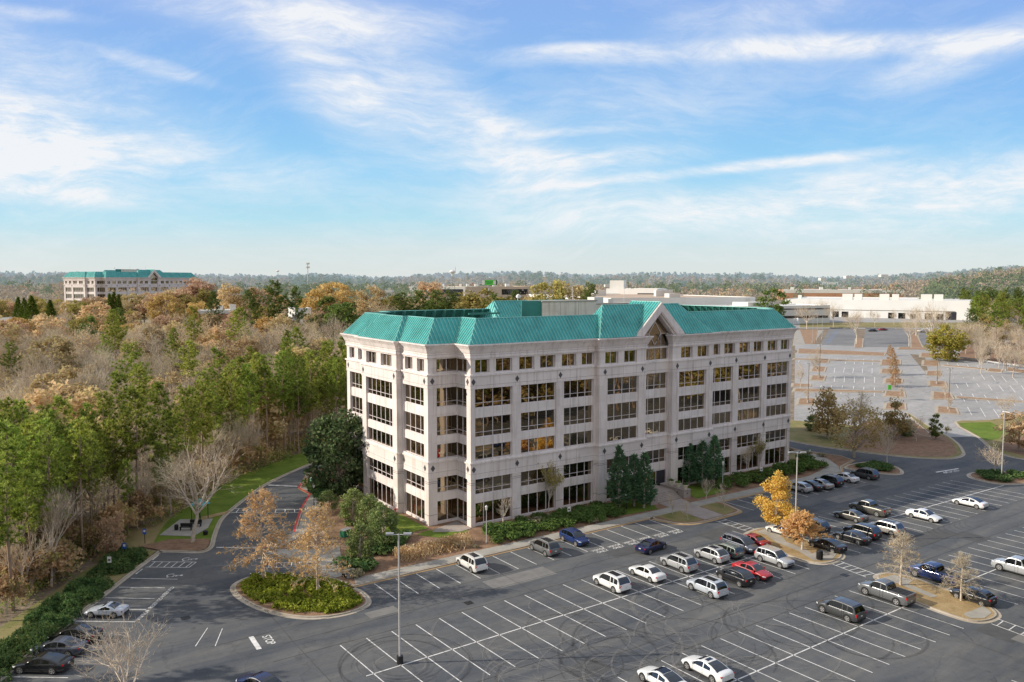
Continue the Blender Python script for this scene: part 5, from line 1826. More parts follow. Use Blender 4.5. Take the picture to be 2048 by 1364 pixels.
variants('juniper', 3, lambda i: t_shrub(271 + i, 1., .8, 480, .14, .8, 10), M['bark'], M['juniper'])
variants('crape', 2, lambda i: t_bare(281 + i, 4.5, .34, .05, 4, 0, .4, twigw=.014, fork=3), M['palebark'], M['greytwig'])
variants('birch', 1, lambda i: t_bare(291, 9, .34, .1, 5, .35, .35, twigw=.014, leafsize=.14), M['palebark'], M['twig'], M['yellowgreen'])
variants('brownmag', 2, lambda i: t_leafy(301 + i, 9, 3.4, .1, 40, 42, .26, 'cone', .18, 1.2), M['bark'], M['khaki'])
variants('khaki', 1, lambda i: t_leafy(305, 12, 5.6, .2, 60, 30, .26, 'round', .26, 1.5), M['bark'], M['khaki'])
variants('thicket', 2, lambda i: t_bare(321 + i, 6, [.6, .54][i], .09, 4, .95, .3, twigw=.02, leafsize=.24, fork=4), M['bark'], M['twig'], M['brush'])
variants('roundlime', 1, lambda i: t_leafy(311, 11, 5.4, .06, 85, 80, .28, 'round', .24, 1.5), M['bark'], M['yellowgreen'])


def plant(kind, p, h, label, cat='tree', group=None, w=1., rz=None, name=None, parts=True):
    meshes, H = LIB[kind]
    s = h / H
    nm = name or ('shrub' if cat == 'shrub' else 'tree')
    e = empty(nm, (p[0], p[1], p[2] if len(p) > 2 else gz(p[0], p[1])), rng.uniform(0, 6.28) if rz is None else rz)
    e.scale = (s * w, s * w, s)
    tag(e, label, cat, group)
    for pn, me in meshes:
        if not parts and pn == 'trunk': continue
        link(pn if cat != 'shrub' else {'trunk': 'stems', 'crown': 'foliage'}.get(pn, pn), me, e)
    return e


def tree_at(kind, base, top, label, w=1., name='tree', cat='tree', group=None, rz=None):
    p = at(*base)
    return plant(kind, p, tall(p, top), label, cat, group, w, rz, name)


# ---- notable trees round the building and in the lots
tree_at('oakbrown0', (526, 1167), 972, 'tall oak with hanging brown leaves at the left end of the oval bed', .95, 'oak_tree')
tree_at('oakbrown1', (636, 1193), 1002, 'half bare oak with few tan leaves in the middle of the oval bed', .92, 'oak_tree')
tree_at('oakbare0', (1801, 1172), 1058, 'bare feathery oak beside the grey covered pickup truck', 1.05, 'oak_tree')
tree_at('oakbare1', (1922, 1203), 1100, 'bare feathery oak beside the black hatchback', 1.0, 'oak_tree')
tree_at('orange0', (1552, 1066), 938, 'bright yellow-orange tree in the lot island', 1.02, 'autumn_tree')
tree_at('oakrust0', (1604, 1101), 1020, 'low rust-coloured tree by the tall lamp in the lot island', 1.25, 'autumn_tree')
tree_at('palebare0', (385, 1085), 868, 'wide bare grey tree beside the shaded picnic spot', 1.3, 'bare_tree')
_q = at(252, 1440)
plant('palebare2', _q, tall(_q, 1196), 'pale bare tree rising from the bottom edge before the dark cars', 'tree', None, 1.12, 1.0, 'bare_tree')
island([(_q.x - 2.4, _q.y - 1.6), (_q.x + 2.2, _q.y - 2.0), (_q.x + 2.4, _q.y + 1.6), (_q.x - 2.2, _q.y + 2.0)], 'mulch', 4)
tree_at('birch0', (1097, 1030), 915, 'thin bare tree with a few yellow leaves before the facade', 1.0, 'bare_tree')
tree_at('crape0', (1006, 1058), 990, 'little leafless tree behind the low hedge near the building corner', 1.3, 'bare_tree')
for i, (b, t, w) in enumerate([((1238, 1020), 888, 1.), ((1268, 1014), 905, 1.1), ((1288, 1018), 902, 1.1), ((1378, 972), 884, 1.1), ((1404, 976), 878, 1.15), ((1428, 968), 868, 1.1)]):
    tree_at('cypress%d' % (i % 3), b, t, 'dark green cypress, %s of the three %s the entrance' % (('leftmost', 'middle', 'rightmost')[i % 3], 'left of' if i < 3 else 'right of'), w * 1.35, 'cypress_tree', 'tree', 'dark cypresses flanking the entrance')
for b, t, lb in [((1345, 1030), 985, 'leafless crape myrtle near the kerb, left of the entrance walk'), ((1376, 1042), 1000, 'leafless crape myrtle by the walk middle, near the kerb'), ((1411, 1003), 952, 'leafless crape myrtle close to the walk right of the steps'), ((1450, 1018), 965, 'leafless crape myrtle at the right tip of the entrance bed')]:
    tree_at('crape%d' % rng.randint(0, 1), b, t, lb, 1.2, 'crape_myrtle', group='crape myrtles by the entrance walk')
tree_at('birch0', (1524, 945), 866, 'slender tree with thin yellow leaves before the right facade', 1.0, 'bare_tree')
tree_at('palebare1', (1497, 955), 885, 'slim leafless tree against the right facade windows', .7, 'bare_tree')
tree_at('khaki0', (1708, 915), 804, 'broad olive-brown tree beside the service road', 1.3, 'spreading_tree')
tree_at('greybare0', (1774, 931), 838, 'pale bare tree on the planted corner by the dark suv', 1.1, 'bare_tree')
tree_at('brownmag0', (1655, 876), 772, 'cone shaped brown-green tree on the grassy bank nearest the building', 1., 'autumn_tree')
tree_at('barebrown0', (1715, 880), 778, 'large half bare brown tree on the grassy bank', 1.3, 'bare_tree')
tree_at('brownmag1', (1788, 878), 793, 'mottled yellow-brown tree on the bank near the access drive', 1.1, 'autumn_tree')
tree_at('palebare1', (1833, 884), 826, 'small tree with several white stems on the bank', 1., 'bare_tree')
tree_at('evergreen0', (1871, 880), 826, 'small dark green tree at the tip of the bank', .9, 'evergreen_tree')
tree_at('holly1', (1626, 862), 828, 'round dark green bush on the grass behind the building', 1.4, 'evergreen_bush', 'shrub')
tree_at('holly0', (1815, 872), 838, 'dark green bush behind the white-stemmed tree', 1.6, 'evergreen_bush', 'shrub')
tree_at('birch0', (1891, 874), 848, 'twiggy sapling at the edge of the bank by the drive', 1.2, 'bare_tree')
tree_at('palebare2', (1990, 951), 876, 'leaning bare tree in the planted bed beside the tall lamp', 1., 'bare_tree')
tree_at('red0', (2036, 902), 818, 'red-brown round tree at the right picture edge', 1.25, 'autumn_tree')
tree_at('greybare1', (2008, 838), 782, 'vase shaped bare tree at the front of the right far lot', 1.3, 'bare_tree')
for i, (b, t) in enumerate([((1779, 712), 688), ((1784, 731), 694), ((1787, 750), 712), ((1790, 774), 735)]):
    tree_at('baldcypress%d' % (i % 2), b, t, 'narrow tan tree in the far car park, %s from the back' % ('first', 'second', 'third', 'fourth')[i], 2.0, 'autumn_tree', group='tan trees between the far car parks')
tree_at('greybare2', (1800, 800), 770, 'bare tree on the island by the small green sign', 1.2, 'bare_tree')
for b, t, lb, k in [((1637, 757), 698, 'bare brown tree on the island with a lamp in the far left lot', 'bare1'), ((1601, 777), 720, 'bare tree just right of the building in the far lot', 'greybare0'), ((1614, 806), 770, 'small bare tree at the lamp on the nearest far island', 'greybare1'),
                    ((1637, 722), 690, 'little bare tree on the second far island', 'greybare2'), ((1876, 768), 730, 'thin bare tree near the lamp on the right far islands', 'greybare0'), ((1890, 800), 760, 'thin bare tree on the middle right island', 'greybare1'), ((1898, 825), 790, 'thin bare tree on the front right island', 'greybare2'),
                    ((1713, 688), 612, 'tall pale bare tree between the two middle car parks', 'palebare1'), ((1818, 693), 628, 'tall white-limbed tree at the island by the orange tree', 'palebare0'), ((1862, 708), 596, 'very tall pale bare tree left of the round yellow tree', 'palebare1'),
                    ((1614, 658), 593, 'tall pale bare tree in front of the low white building', 'palebare2'), ((1640, 645), 592, 'pale bare tree at the low white building corner', 'palebare0'), ((1667, 655), 598, 'brownish bare tree by the middle car park', 'bare2'), ((1832, 672), 604, 'bare tree in line with the warehouse doors', 'palebare1'), ((1788, 650), 615, 'slim bare tree before the warehouse dock', 'greybare0'),
                    ((1894, 648), 608, 'bare tree before the blank white warehouse end', 'palebare2'), ((1934, 692), 632, 'wide bare tree with dark trunk behind the yellow tree', 'palebare0'), ((1750, 655), 614, 'bare tree near the distant dark car', 'greybare1'), ((1955, 700), 640, 'bare scrubby tree near the guard rail', 'bare3'), ((2038, 735), 690, 'bare sapling by the guard rail end', 'greybare0')]:
    tree_at(k, b, t, lb, 1.05, 'bare_tree')
tree_at('roundlime0', (1895, 722), 648, 'big round yellow-green tree by the far guard rail', 1.15, 'autumn_tree')
tree_at('pine3', (1990, 716), 603, 'tall sparse pine beyond the guard rail', 1.2, 'pine_tree')
tree_at('pine1', (2046, 700), 618, 'tall sparse pine at the right edge beyond the guard rail', 1.2, 'pine_tree')
tree_at('olive1', (1966, 718), 692, 'rounded bush with golden leaves below the guard rail pine', 1.2, 'autumn_tree')
# ---- evergreens at the left end of the building
tree_at('magnolia0', (680, 985), 818, 'huge dark magnolia at the left end of the building', .98, 'magnolia_tree')
for b, t, w, lb, k in [((707, 1052), 973, 1.0, 'upright holly with pointed tips nearest the magnolia', 0), ((742, 1068), 985, 1.0, 'large rounded holly behind the tallest of the clump', 1), ((766, 1098), 1003, .95, 'large holly at the lawn edge of the clump', 2), ((722, 1130), 1043, 1.0, 'holly nearest the sidewalk in the clump', 0), ((657, 1028), 978, 1.2, 'smaller holly by the red kerb', 1)]:
    tree_at('holly%d' % k, b, t, lb, w, 'holly_tree', group='hollies at the building end')
tree_at('oakbrown1', (655, 1085), 1000, 'orange-brown oak behind the picnic-side walk, near the hollies', .75, 'oak_tree')
# shrubs along the facade
SH = 'clipped shrubs along the facade'
shr = [(1.2, -4.5, 1.5), (3.3, -5.9, 1.45), (5.3, -6.6, 1.3), (2.0, -7.4, 1.1), (5.0, -4.3, 1.2), (7.9, -6.4, 1.0), (9.5, -5.2, 1.2), (11.6, -4.4, 1.3), (12.0, -6.6, 1.2), (14.0, -5.3, 1.45), (15.2, -7.0, 1.2), (16.6, -5.0, 1.4), (18.4, -6.4, 1.3), (19.6, -4.4, 1.3), (21.0, -3.2, 1.2), (17.8, -3.0, 1.2), (14.6, -2.8, 1.1), (10.2, -2.6, 1.1), (7.4, -2.4, 1.0), (20.2, -7.6, .9), (6.6, -5.2, 1.2), (8.8, -7.2, 1.0), (10.6, -6.0, 1.2), (13.0, -5.8, 1.2), (13.2, -3.9, 1.2), (16.2, -6.4, 1.2), (17.4, -7.8, 1.0), (19.0, -5.2, 1.2), (20.6, -5.6, 1.2), (22.2, -4.6, 1.1), (22.0, -6.6, 1.0), (11.8, -7.6, .9), (3.4, -3.6, 1.2), (.2, -6.0, 1.2), (-.6, -7.6, .9), (4.2, -7.9, .9),
       (46.8, -5.4, 1.3), (48.6, -4.2, 1.4), (50.4, -6.4, 1.3), (52.2, -4.8, 1.4), (54.0, -3.2, 1.3), (54.6, -6.2, 1.5), (56.8, -4.6, 1.4), (58.6, -6.8, 1.3), (60.2, -4.2, 1.5), (62.4, -6.0, 1.4), (64.2, -3.8, 1.5), (66.0, -6.2, 1.4), (68.4, -4.4, 1.6), (70.8, -6.0, 1.5), (72.6, -3.6, 1.6), (50.0, -2.6, 1.1), (66.6, -2.4, 1.2), (75.4, -1.2, 1.5), (73.9, -5.4, 1.3), (70.2, -2.2, 1.1)]
for i, (x, y, r) in enumerate(shr):
    plant('shrub%d' % (i % 3), (x, y, .12), r * 1.08, 'rounded green shrub in the bed before the %s facade' % ('left' if x < 30 else 'right'), 'shrub', SH + (' left of the steps' if x < 30 else ' right of the steps'), 1.3)
for i, (x, y, r, lb) in enumerate([(8.6, -4.4, 1.3, 'grey-green loose shrub by the corner hedge'), (16.0, -7.9, .8, 'small straggly grey shrub at the walk edge'), (56, -7.6, .9, 'straw-tinted shrub at the walk edge, right bed'), (-21.2, -8.6, 1.0, 'grey-leaved bush at the foot of the side steps'), (-6.0, -6.2, .5, 'low grey tuft in the bare bed'), (-4.0, -7.6, .45, 'low grey tuft nearest the sidewalk')]):
    plant('greyshrub%d' % (i % 2), (x, y, .12), r, lb, 'shrub', 'loose grey shrubs', 1.2)
for i, (x, y, r) in enumerate([(-16.4, -1.0, 1.3), (-14.2, -2.8, 1.2), (-12.6, -.6, 1.2), (-10.6, 1.0, 1.1), (-19.4, -6.4, 1.2), (-20.8, -4.6, 1.2)]):
    plant('juniper%d' % (i % 3), (x, y, .12), r, 'low spreading evergreen beneath the hollies', 'shrub', 'low evergreens beneath the hollies', 1.5)
for i in range(9):
    plant('juniper%d' % (i % 3), (-11.6 + i * .2, 26.0 + i * 1.3, .12), 1.2, 'dark rounded shrub along the side walk', 'shrub', 'dark shrubs along the side walk', 1.3)
for i, (x, y, r) in enumerate([(80.0, -12.6, .9), (82.0, -11, 1.), (83.6, -12.8, .9), (81.6, -14.2, .8), (84.6, -10.6, .9), (80.4, -10.2, .8)]):
    plant('juniper%d' % (i % 3), (x, y, .12), r, 'low green juniper on the planted corner by the kerb cars', 'shrub', 'junipers on the planted corner', 1.6)
for i, (x, y, r) in enumerate([(90.6, -28.2, .9), (92.8, -26.2, 1.), (95.2, -27.0, 1.), (93.2, -29.6, .9), (97.8, -29.4, 1.), (100.6, -31.4, 1.), (96.0, -31.4, .9), (104, -32.4, 1.), (91.0, -30.4, .8)]):
    plant('juniper%d' % (i % 3), (x, y, .12), r, 'low green juniper in the island with the lamp and leaning tree', 'shrub', 'junipers in the right island', 1.6)
for i, (x, y, r) in enumerate([(80.4, 2.2, 1.0), (82, -.4, .8), (79.6, 6, 1.), (78.0, 10, 1.1)]):
    plant('greyshrub%d' % (i % 2), (x, y, .12), r, 'brown-green shrub along the right end walk', 'shrub', 'shrubs along the right end walk', 1.4)
# plume grass clump by the corner
pg = MB(); rp = random.Random(5)
for k in range(1500):
    x, y = rp.uniform(-14.2, -3.4), rp.gauss(0, 1.0)
    x0, y0 = x, -4.9 + .05 * x + y * .9
    hgt = rp.uniform(.7, 1.5) * (1.1 - .25 * abs(y))
    spike(pg, Vector((x0, y0, .1)), Vector((x0 + rp.gauss(0, .3), y0 + rp.gauss(0, .3), .1 + hgt)), .075, rp)
    if k % 2: leaf(pg, Vector((x0 + rp.gauss(0, .2), y0 + rp.gauss(0, .2), hgt)), .16, rp)
o = pg.build('ornamental_grass', M['reed'])
tag(o, 'long clump of straw-coloured plume grass near the building corner', 'grass', kind='stuff')
# creeping cover in the oval bed
def cover(name, poly_in, n, zlo, zhi, size, mat, label, z0=.1, clump=None, seed=3):
    r = random.Random(seed); mb = MB()
    xs = [p.x for p in poly_in]; ys = [p.y for p in poly_in]
    def inside(x, y):
        c = False; j = len(poly_in) - 1
        for i in range(len(poly_in)):
            a, b = poly_in[i], poly_in[j]
            if (a.y > y) != (b.y > y) and x < (b.x - a.x) * (y - a.y) / (b.y - a.y) + a.x: c = not c
            j = i
        return c
    cl = []
    while len(cl) < (clump or 60):
        x, y = r.uniform(min(xs), max(xs)), r.uniform(min(ys), max(ys))
        if inside(x, y): cl.append((x, y, r.uniform(.5, 1.1), r.uniform(zlo, zhi)))
    for k in range(n):
        x, y, rr, h = r.choice(cl)
        d = rv(r); d.z = abs(d.z)
        px, py = x + d.x * rr, y + d.y * rr
        if not inside(px, py): continue
        leaf(mb, Vector((px, py, gz(px, py) + z0 + d.z * h * r.uniform(.7, 1.05))), size * r.uniform(.6, 1.3), r, d)
    o = mb.build(name, mat)
    tag(o, label, 'ground cover', kind='stuff')


cover('ground_cover', offset_line(OVAL, .55, True), 26000, .45, 1.0, .17, M['limejuniper'], 'bright green low bushes filling the oval island', .1, 150)
# juniper hedges along the left kerb
def hedge_strip(a, b, w, label, seed, n=5200):
    r = random.Random(seed); mb = MB()
    a, b = Vector((*a, 0)), Vector((*b, 0)); t = (b - a); L = t.length; t.normalize(); nn = Vector((-t.y, t.x, 0))
    cl = [(r.uniform(0, L), r.uniform(-w, w), r.uniform(.8, 1.5), r.uniform(.7, 1.5)) for _ in range(int(L * 2.6))]
    for k in range(n):
        s, q, rr, h = r.choice(cl)
        d = rv(r); d.z = abs(d.z)
        p = a + t * (s + d.x * rr) + nn * (q + d.y * rr)
        c = Vector((p.x, p.y, .1 + d.z * h * r.uniform(.7, 1.)))
        leaf(mb, c, .16 * r.uniform(.6, 1.4), r, d)
        if k % 2: spike(mb, c, c + (d + rv(r) * .5).normalized() * .4, .05, r)
    o = mb.build('juniper_hedge', M['juniper'])
    tag(o, label, 'hedge')


hedge_strip((-76.6, -40.2), (-53.0, -4.6), 1.6, 'long low juniper hedge along the kerb behind the dark cars', 1, 19000)
hedge_strip((-53.0, -3.3), (-47.4, 6.1), 1.6, 'juniper hedge piece behind the sports car', 2, 8000)
hedge_strip((-46.3, 8.6), (-41.4, 15.2), 1.4, 'juniper hedge piece below the blue signs', 3, 6500)

# ------------------------------------------------------------------ the wood on the left
EDGE = [at(*p) for p in [(-140, 1330), (0, 1236), (75, 1180), (175, 1125), (270, 1075), (330, 1040), (390, 990), (467, 958), (520, 938), (619, 900), (700, 880)]]
def edge_d(a):
    """depth of the wood's edge for an across value"""
    pts = sorted((across_of(p.x, p.y), depth_of(p.x, p.y)) for p in EDGE)
    if a <= pts[0][0]: return pts[0][1]
    for (x0, d0), (x1, d1) in zip(pts, pts[1:]):
        if a <= x1: return d0 + (d1 - d0) * (a - x0) / (x1 - x0)
    return pts[-1][1]


def scatter(n, fa, fd, mind, seed, ok=None):
    r = random.Random(seed); out = []; tries = 0
    cell = {}
    while len(out) < n and tries < n * 60:
        tries += 1
        d = r.uniform(*fd); a = r.uniform(fa[0] * d, fa[1] * d)
        if ok and not ok(a, d): continue
        k = (int(a // mind), int(d // mind))
        if any((a - q[0]) ** 2 + (d - q[1]) ** 2 < mind * mind for i in (-1, 0, 1) for j in (-1, 0, 1) for q in cell.get((k[0] + i, k[1] + j), ())): continue
        cell.setdefault(k, []).append((a, d)); out.append((a, d))
    return out


rw = random.Random(77)
inw = lambda m0, m1: (lambda a, d: m0 <= d - edge_d(a) <= m1 and a < -.175 * d)
front_pines = scatter(235, (-.98, -.16), (62, 190), 2.8, 1, inw(1.0, 28))
for a, d in front_pines:
    p = da(d, a)
    e = d - edge_d(a)
    hh = rw.uniform(15.5, 22.0) * (.92 if a < -.5 * d else 1.0)
    if rw.random() < .12: hh *= .6
    plant('pine%d' % rw.randint(0, 5), p, hh, 'tall green pine standing in the wood left of the side road', 'tree', 'pines in the wood on the left', rw.uniform(.85, 1.1), None, 'pine_tree')
hard = scatter(15, (-.7, -.2), (80, 170), 4.0, 2, inw(.5, 16))
for a, d in hard:
    k = rw.choice(['bare', 'bare', 'barebrown', 'greybare'])
    plant('%s%d' % (k, rw.randint(0, 2)), da(d, a), rw.uniform(9, 15), 'bare tree standing among the pines at the wood edge', 'tree', 'bare trees among the pines', rw.uniform(.9, 1.2), None, 'bare_tree')
p = at(225, 1120); plant('red1', p, 6.0, 'small tree with pink-red leaves in front of the dark pine trunks', 'tree', None, .75, None, 'autumn_tree')
p = at(60, 1140); plant('palebare1', p, 13.5, 'white-limbed leafless tree at the far left wood edge', 'tree', None, 1., None, 'bare_tree')
p = da(150, -78); plant('red0', p, 10.5, 'single red tree glowing in the bare wood', 'tree', None, .6, None, 'autumn_tree')
back = scatter(255, (-.67, -.10), (104, 275), 5.9, 3, lambda a, d: d - edge_d(a) > 22 and not (a > -.2 * d and d < 165))
for a, d in back:
    q = rw.random()
    if q < .12: k = 'pine%d' % rw.randint(0, 5); lb, g, nm = 'lone pine rising out of the bare wood', 'pines scattered in the bare wood', 'pine_tree'
    elif q < .66: k = 'bare%d' % rw.randint(0, 5); lb, g, nm = 'grey-brown leafless tree in the wood behind the pines', 'leafless trees behind the pines', 'bare_tree'
    elif q < .84: k = 'barebrown%d' % rw.randint(0, 3); lb, g, nm = 'nearly leafless tree with brown remnants behind the pines', 'brown-tinged bare trees behind the pines', 'bare_tree'
    elif q < .97: k = 'autumn%d' % rw.randint(0, 3); lb, g, nm = 'tan-leaved tree in the wood behind the pines', 'tan trees behind the pines', 'autumn_tree'
    else: k = 'palebare%d' % rw.randint(0, 2); lb, g, nm = 'pale leafless tree in the wood behind the pines', 'pale bare trees behind the pines', 'bare_tree'
    plant(k, da(d, a), rw.uniform(10, 17.5) * (1.25 if nm == 'pine_tree' else 1), lb, 'tree', g, rw.uniform(1.0, 1.3), None, nm)
for a, d in scatter(75, (-.72, -.20), (76, 150), 1.9, 12, inw(-.6, 9)):
    plant('thicket%d' % rw.randint(0, 1), da(d, a), rw.uniform(3.2, 7.0), 'small tan-leaved tree in the thicket at the edge of the wood', 'tree', 'tan thicket along the edge of the wood', rw.uniform(.9, 1.2), None, 'thicket_tree')
# the wood goes on towards the viewer beyond the lower left of the view; its shadows fall over the lot
for k in range(46):
    s = rw.uniform(-.25, 1.0); q = rw.uniform(8.5, 34)
    x, y = -96 + 39 * s - .83 * q, -72 + 59 * s + .55 * q
    if abs(across_of(x, y)) / max(1, depth_of(x, y)) < .66: continue
    plant(*(('pine%d' % rw.randint(0, 5), (x, y, 0), rw.uniform(15, 21), 'tall green pine standing in the wood left of the side road', 'tree', 'pines in the wood on the left') if k % 3 else ('bare%d' % rw.randint(0, 5), (x, y, 0), rw.uniform(11, 16), 'bare tree standing among the pines at the wood edge', 'tree', 'bare trees among the pines')), 1.1, None, 'pine_tree' if k % 3 else 'bare_tree')
# undergrowth
def under(name, n, mat, label, seed, zmax=2.2, rngd=(0, 26), size=.2):
    r = random.Random(seed); mb = MB(); k = 0
    while k < n:
        d = r.uniform(78, 185); a = r.uniform(-.72 * d, -.16 * d)
        e = d - edge_d(a)
        if not (rngd[0] < e < rngd[1]) or a > -.17 * d: continue
        p = da(d, a); rr = r.uniform(.5, 1.5); hh = r.uniform(.4, 1) * zmax
        for _ in range(26):
            q = rv(r); q.z = abs(q.z)
            c = Vector((p.x + q.x * rr, p.y + q.y * rr, p.z + q.z * hh))
            if r.random() < .4: spike(mb, c, c + (q + Vector((0, 0, .6))).normalized() * .7, .03, r)
            else: leaf(mb, c, size * r.uniform(.5, 1.3), r)
        k += 26
    o = mb.build(name, mat)
    tag(o, label, 'undergrowth', kind='stuff')


under('undergrowth', 26000, M['brush'], 'brown and tan undergrowth along the edge of the left wood', 8)
under('undergrowth', 11000, M['greenbrush'], 'green undergrowth along the edge of the left wood', 9, 1.9, (-1.0, 18))
# ------------------------------------------------------------------ trees in the middle distance
def mid(kind, u, d, top, label, w=1., name='autumn_tree', group=None):
    p = col_at(u, d)
    return plant(kind, p, tall(p, top), label, 'tree', group, w, None, name)


for i, (u, d, t) in enumerate([(37, 400, 592), (49, 390, 594), (64, 375, 589), (101, 370, 598), (220, 410, 585), (229, 412, 582), (238, 410, 587)]):
    mid('leyland%d' % (i % 2), u, d, t, ('tall pointed evergreen in the row of four on the far left' if i < 4 else 'tall pointed evergreen in the trio before the far office building'), [1.3, 1.3, 1.6, 1.3, 1.0, 1.1, 1.1][i], 'pointed_evergreen', 'pointed evergreens far left' if i < 4 else 'pointed evergreens before the far office building')
for k, u, d, t, lb, w, nm in [('palebare0', 79, 345, 624, 'white bare tree in front of the pointed evergreens', .9, 'bare_tree'), ('palebare1', 126, 350, 612, 'white bare tree right of the pointed evergreens', .9, 'bare_tree'), ('gold0', 333, 380, 586, 'round golden-brown tree like a dome', 1.0, 'autumn_tree'), ('autumn1', 188, 340, 602, 'wide tan tree before the small houses', 1.25, 'autumn_tree'),
                              ('bluepine0', 178, 255, 656, 'broad dark pine standing alone above the bare wood', 1.1, 'pine_tree'), ('bluepine1', 240, 330, 614, 'leaning green pine below the evergreen trio', 1.2, 'pine_tree'), ('bluepine2', 427, 360, 580, 'flat topped pine beside the brick building', 1., 'pine_tree'), ('bluepine0', 500, 330, 574, 'broad layered pine near the middle of the left view', 1.15, 'pine_tree'),
                              ('bluepine1', 549, 330, 557, 'tallest layered pine rising over the far wood', 1.1, 'pine_tree'), ('bluepine2', 590, 330, 570, 'dark pine right of the tallest layered pine', .95, 'pine_tree'), ('evergreen0', 655, 340, 591, 'dense dark evergreen left of the office roof', 1.3, 'evergreen_tree'), ('evergreen1', 683, 320, 600, 'dark evergreen close to the office roof corner', 1.2, 'evergreen_tree'),
                              ('autumn2', 462, 420, 565, 'brown tree behind the brick building', 1.1, 'autumn_tree'), ('red0', 400, 470, 553, 'large pink-red tree right of the far office building', 1.2, 'autumn_tree'), ('red1', 518, 480, 572, 'red tree behind the layered pines', 1.1, 'autumn_tree'), ('gold1', 640, 440, 574, 'golden tree left of the office roof', 1.3, 'autumn_tree'), ('gold0', 672, 460, 562, 'golden-brown tree behind the dark evergreens', 1.2, 'autumn_tree'),
                              ('autumn3', 740, 430, 567, 'tan tree over the left end of the green roof', 1.1, 'autumn_tree'), ('red1', 861, 520, 560, 'pink-red tree near the distant strip of shops', 1.2, 'autumn_tree'), ('barebrown0', 762, 330, 590, 'pinkish bare tree beside the roof corner', 1.2, 'bare_tree'),
                              ('bluepine0', 800, 300, 582, 'dark pine, first of the clump over the green roof', 1.4, 'pine_tree'), ('bluepine1', 836, 305, 578, 'dark pine, second of the clump over the green roof', 1.4, 'pine_tree'), ('bluepine2', 872, 300, 577, 'dark pine, third of the clump over the green roof', 1.4, 'pine_tree'), ('bluepine0', 905, 305, 579, 'dark pine, last of the clump over the green roof', 1.3, 'pine_tree'),
                              ('olive0', 966, 330, 574, 'wide olive and brown tree behind the roof', 1.5, 'autumn_tree'), ('bluepine1', 990, 320, 584, 'green pine behind the small roof hip', 1.2, 'pine_tree'), ('bluepine2', 1030, 330, 578, 'green pine left of the penthouse', 1.1, 'pine_tree'), ('olive1', 1098, 350, 558, 'tall olive tree behind the penthouse', 1.1, 'autumn_tree'), ('autumn0', 1140, 360, 560, 'orange-brown tree behind the penthouse', 1.2, 'autumn_tree'), ('bluepine0', 1182, 345, 562, 'dark pine at the white office block', 1.1, 'pine_tree'), ('olive2', 1062, 360, 588, 'low tan tree left of the tall olive tree', 1.2, 'autumn_tree'),
                              ('evergreen2', 1544, 455, 574, 'dense round dark evergreen before the white warehouse', 1.15, 'evergreen_tree')]:
    mid(k, u, d, t, lb, w, nm)
for u, t in ((1352, 609), (1390, 612), (1408, 606), (1450, 607), (1475, 610)):
    mid('barebrown%d' % rw.randint(0, 3), u, 400, t, 'brownish bare tree before the long white building behind the roof', 1.2, 'bare_tree', 'bare trees before the long white building')
kinds = [('autumn', 4, 'tan and orange tree in the far left wood', 'tan trees in the far left wood', 'autumn_tree', .26), ('red', 2, 'reddish tree in the far left wood', 'reddish trees in the far left wood', 'autumn_tree', .10), ('gold', 2, 'golden tree in the far left wood', 'golden trees in the far left wood', 'autumn_tree', .10),
         ('olive', 3, 'olive-brown tree in the far left wood', 'olive trees in the far left wood', 'autumn_tree', .18), ('evergreen', 3, 'dark evergreen in the far left wood', 'dark evergreens in the far left wood', 'evergreen_tree', .12), ('barebrown', 4, 'half bare brown tree in the far left wood', 'half bare trees in the far left wood', 'bare_tree', .24)]
def pick():
    q = rw.random()
    for k in kinds:
        q -= k[5]
        if q <= 0: return k
    return kinds[0]


for i in range(17):
    u = 140 + i * 16.5 + rw.uniform(-5, 5)
    k = rw.choice(['autumn', 'red', 'olive', 'autumn', 'barebrown'])
    mid('%s%d' % (k, rw.randint(0, 1)), u, rw.uniform(440, 468), 598 - .075 * (u - 140) + rw.uniform(-6, 6), 'tan or brown tree hiding the foot of the far office building', 1.25, 'autumn_tree', 'trees hiding the foot of the far office building')
tw_a, tw_d = across_of(TWIN.location.x, TWIN.location.y), depth_of(TWIN.location.x, TWIN.location.y)
def okmid(a, d):
    u = 1024 + FPX * a / d
    if u < 175 and 325 < d < 450: return False
    if u > 1190: return False
    if u > 690 and d < 300: return False
    if 395 < u < 520 and 350 < d < 400: return False
    if 120 < u < 400 and d > 455: return False
    return True


for a, d in scatter(170, (-.66, .11), (276, 560), 9.0, 4, okmid):
    k = pick()
    plant('%s%d' % (k[0], rw.randint(0, k[1] - 1)), da(d, a), rw.uniform(10.5, 15), k[2], 'tree', k[3], rw.uniform(1.0, 1.3), None, k[4])
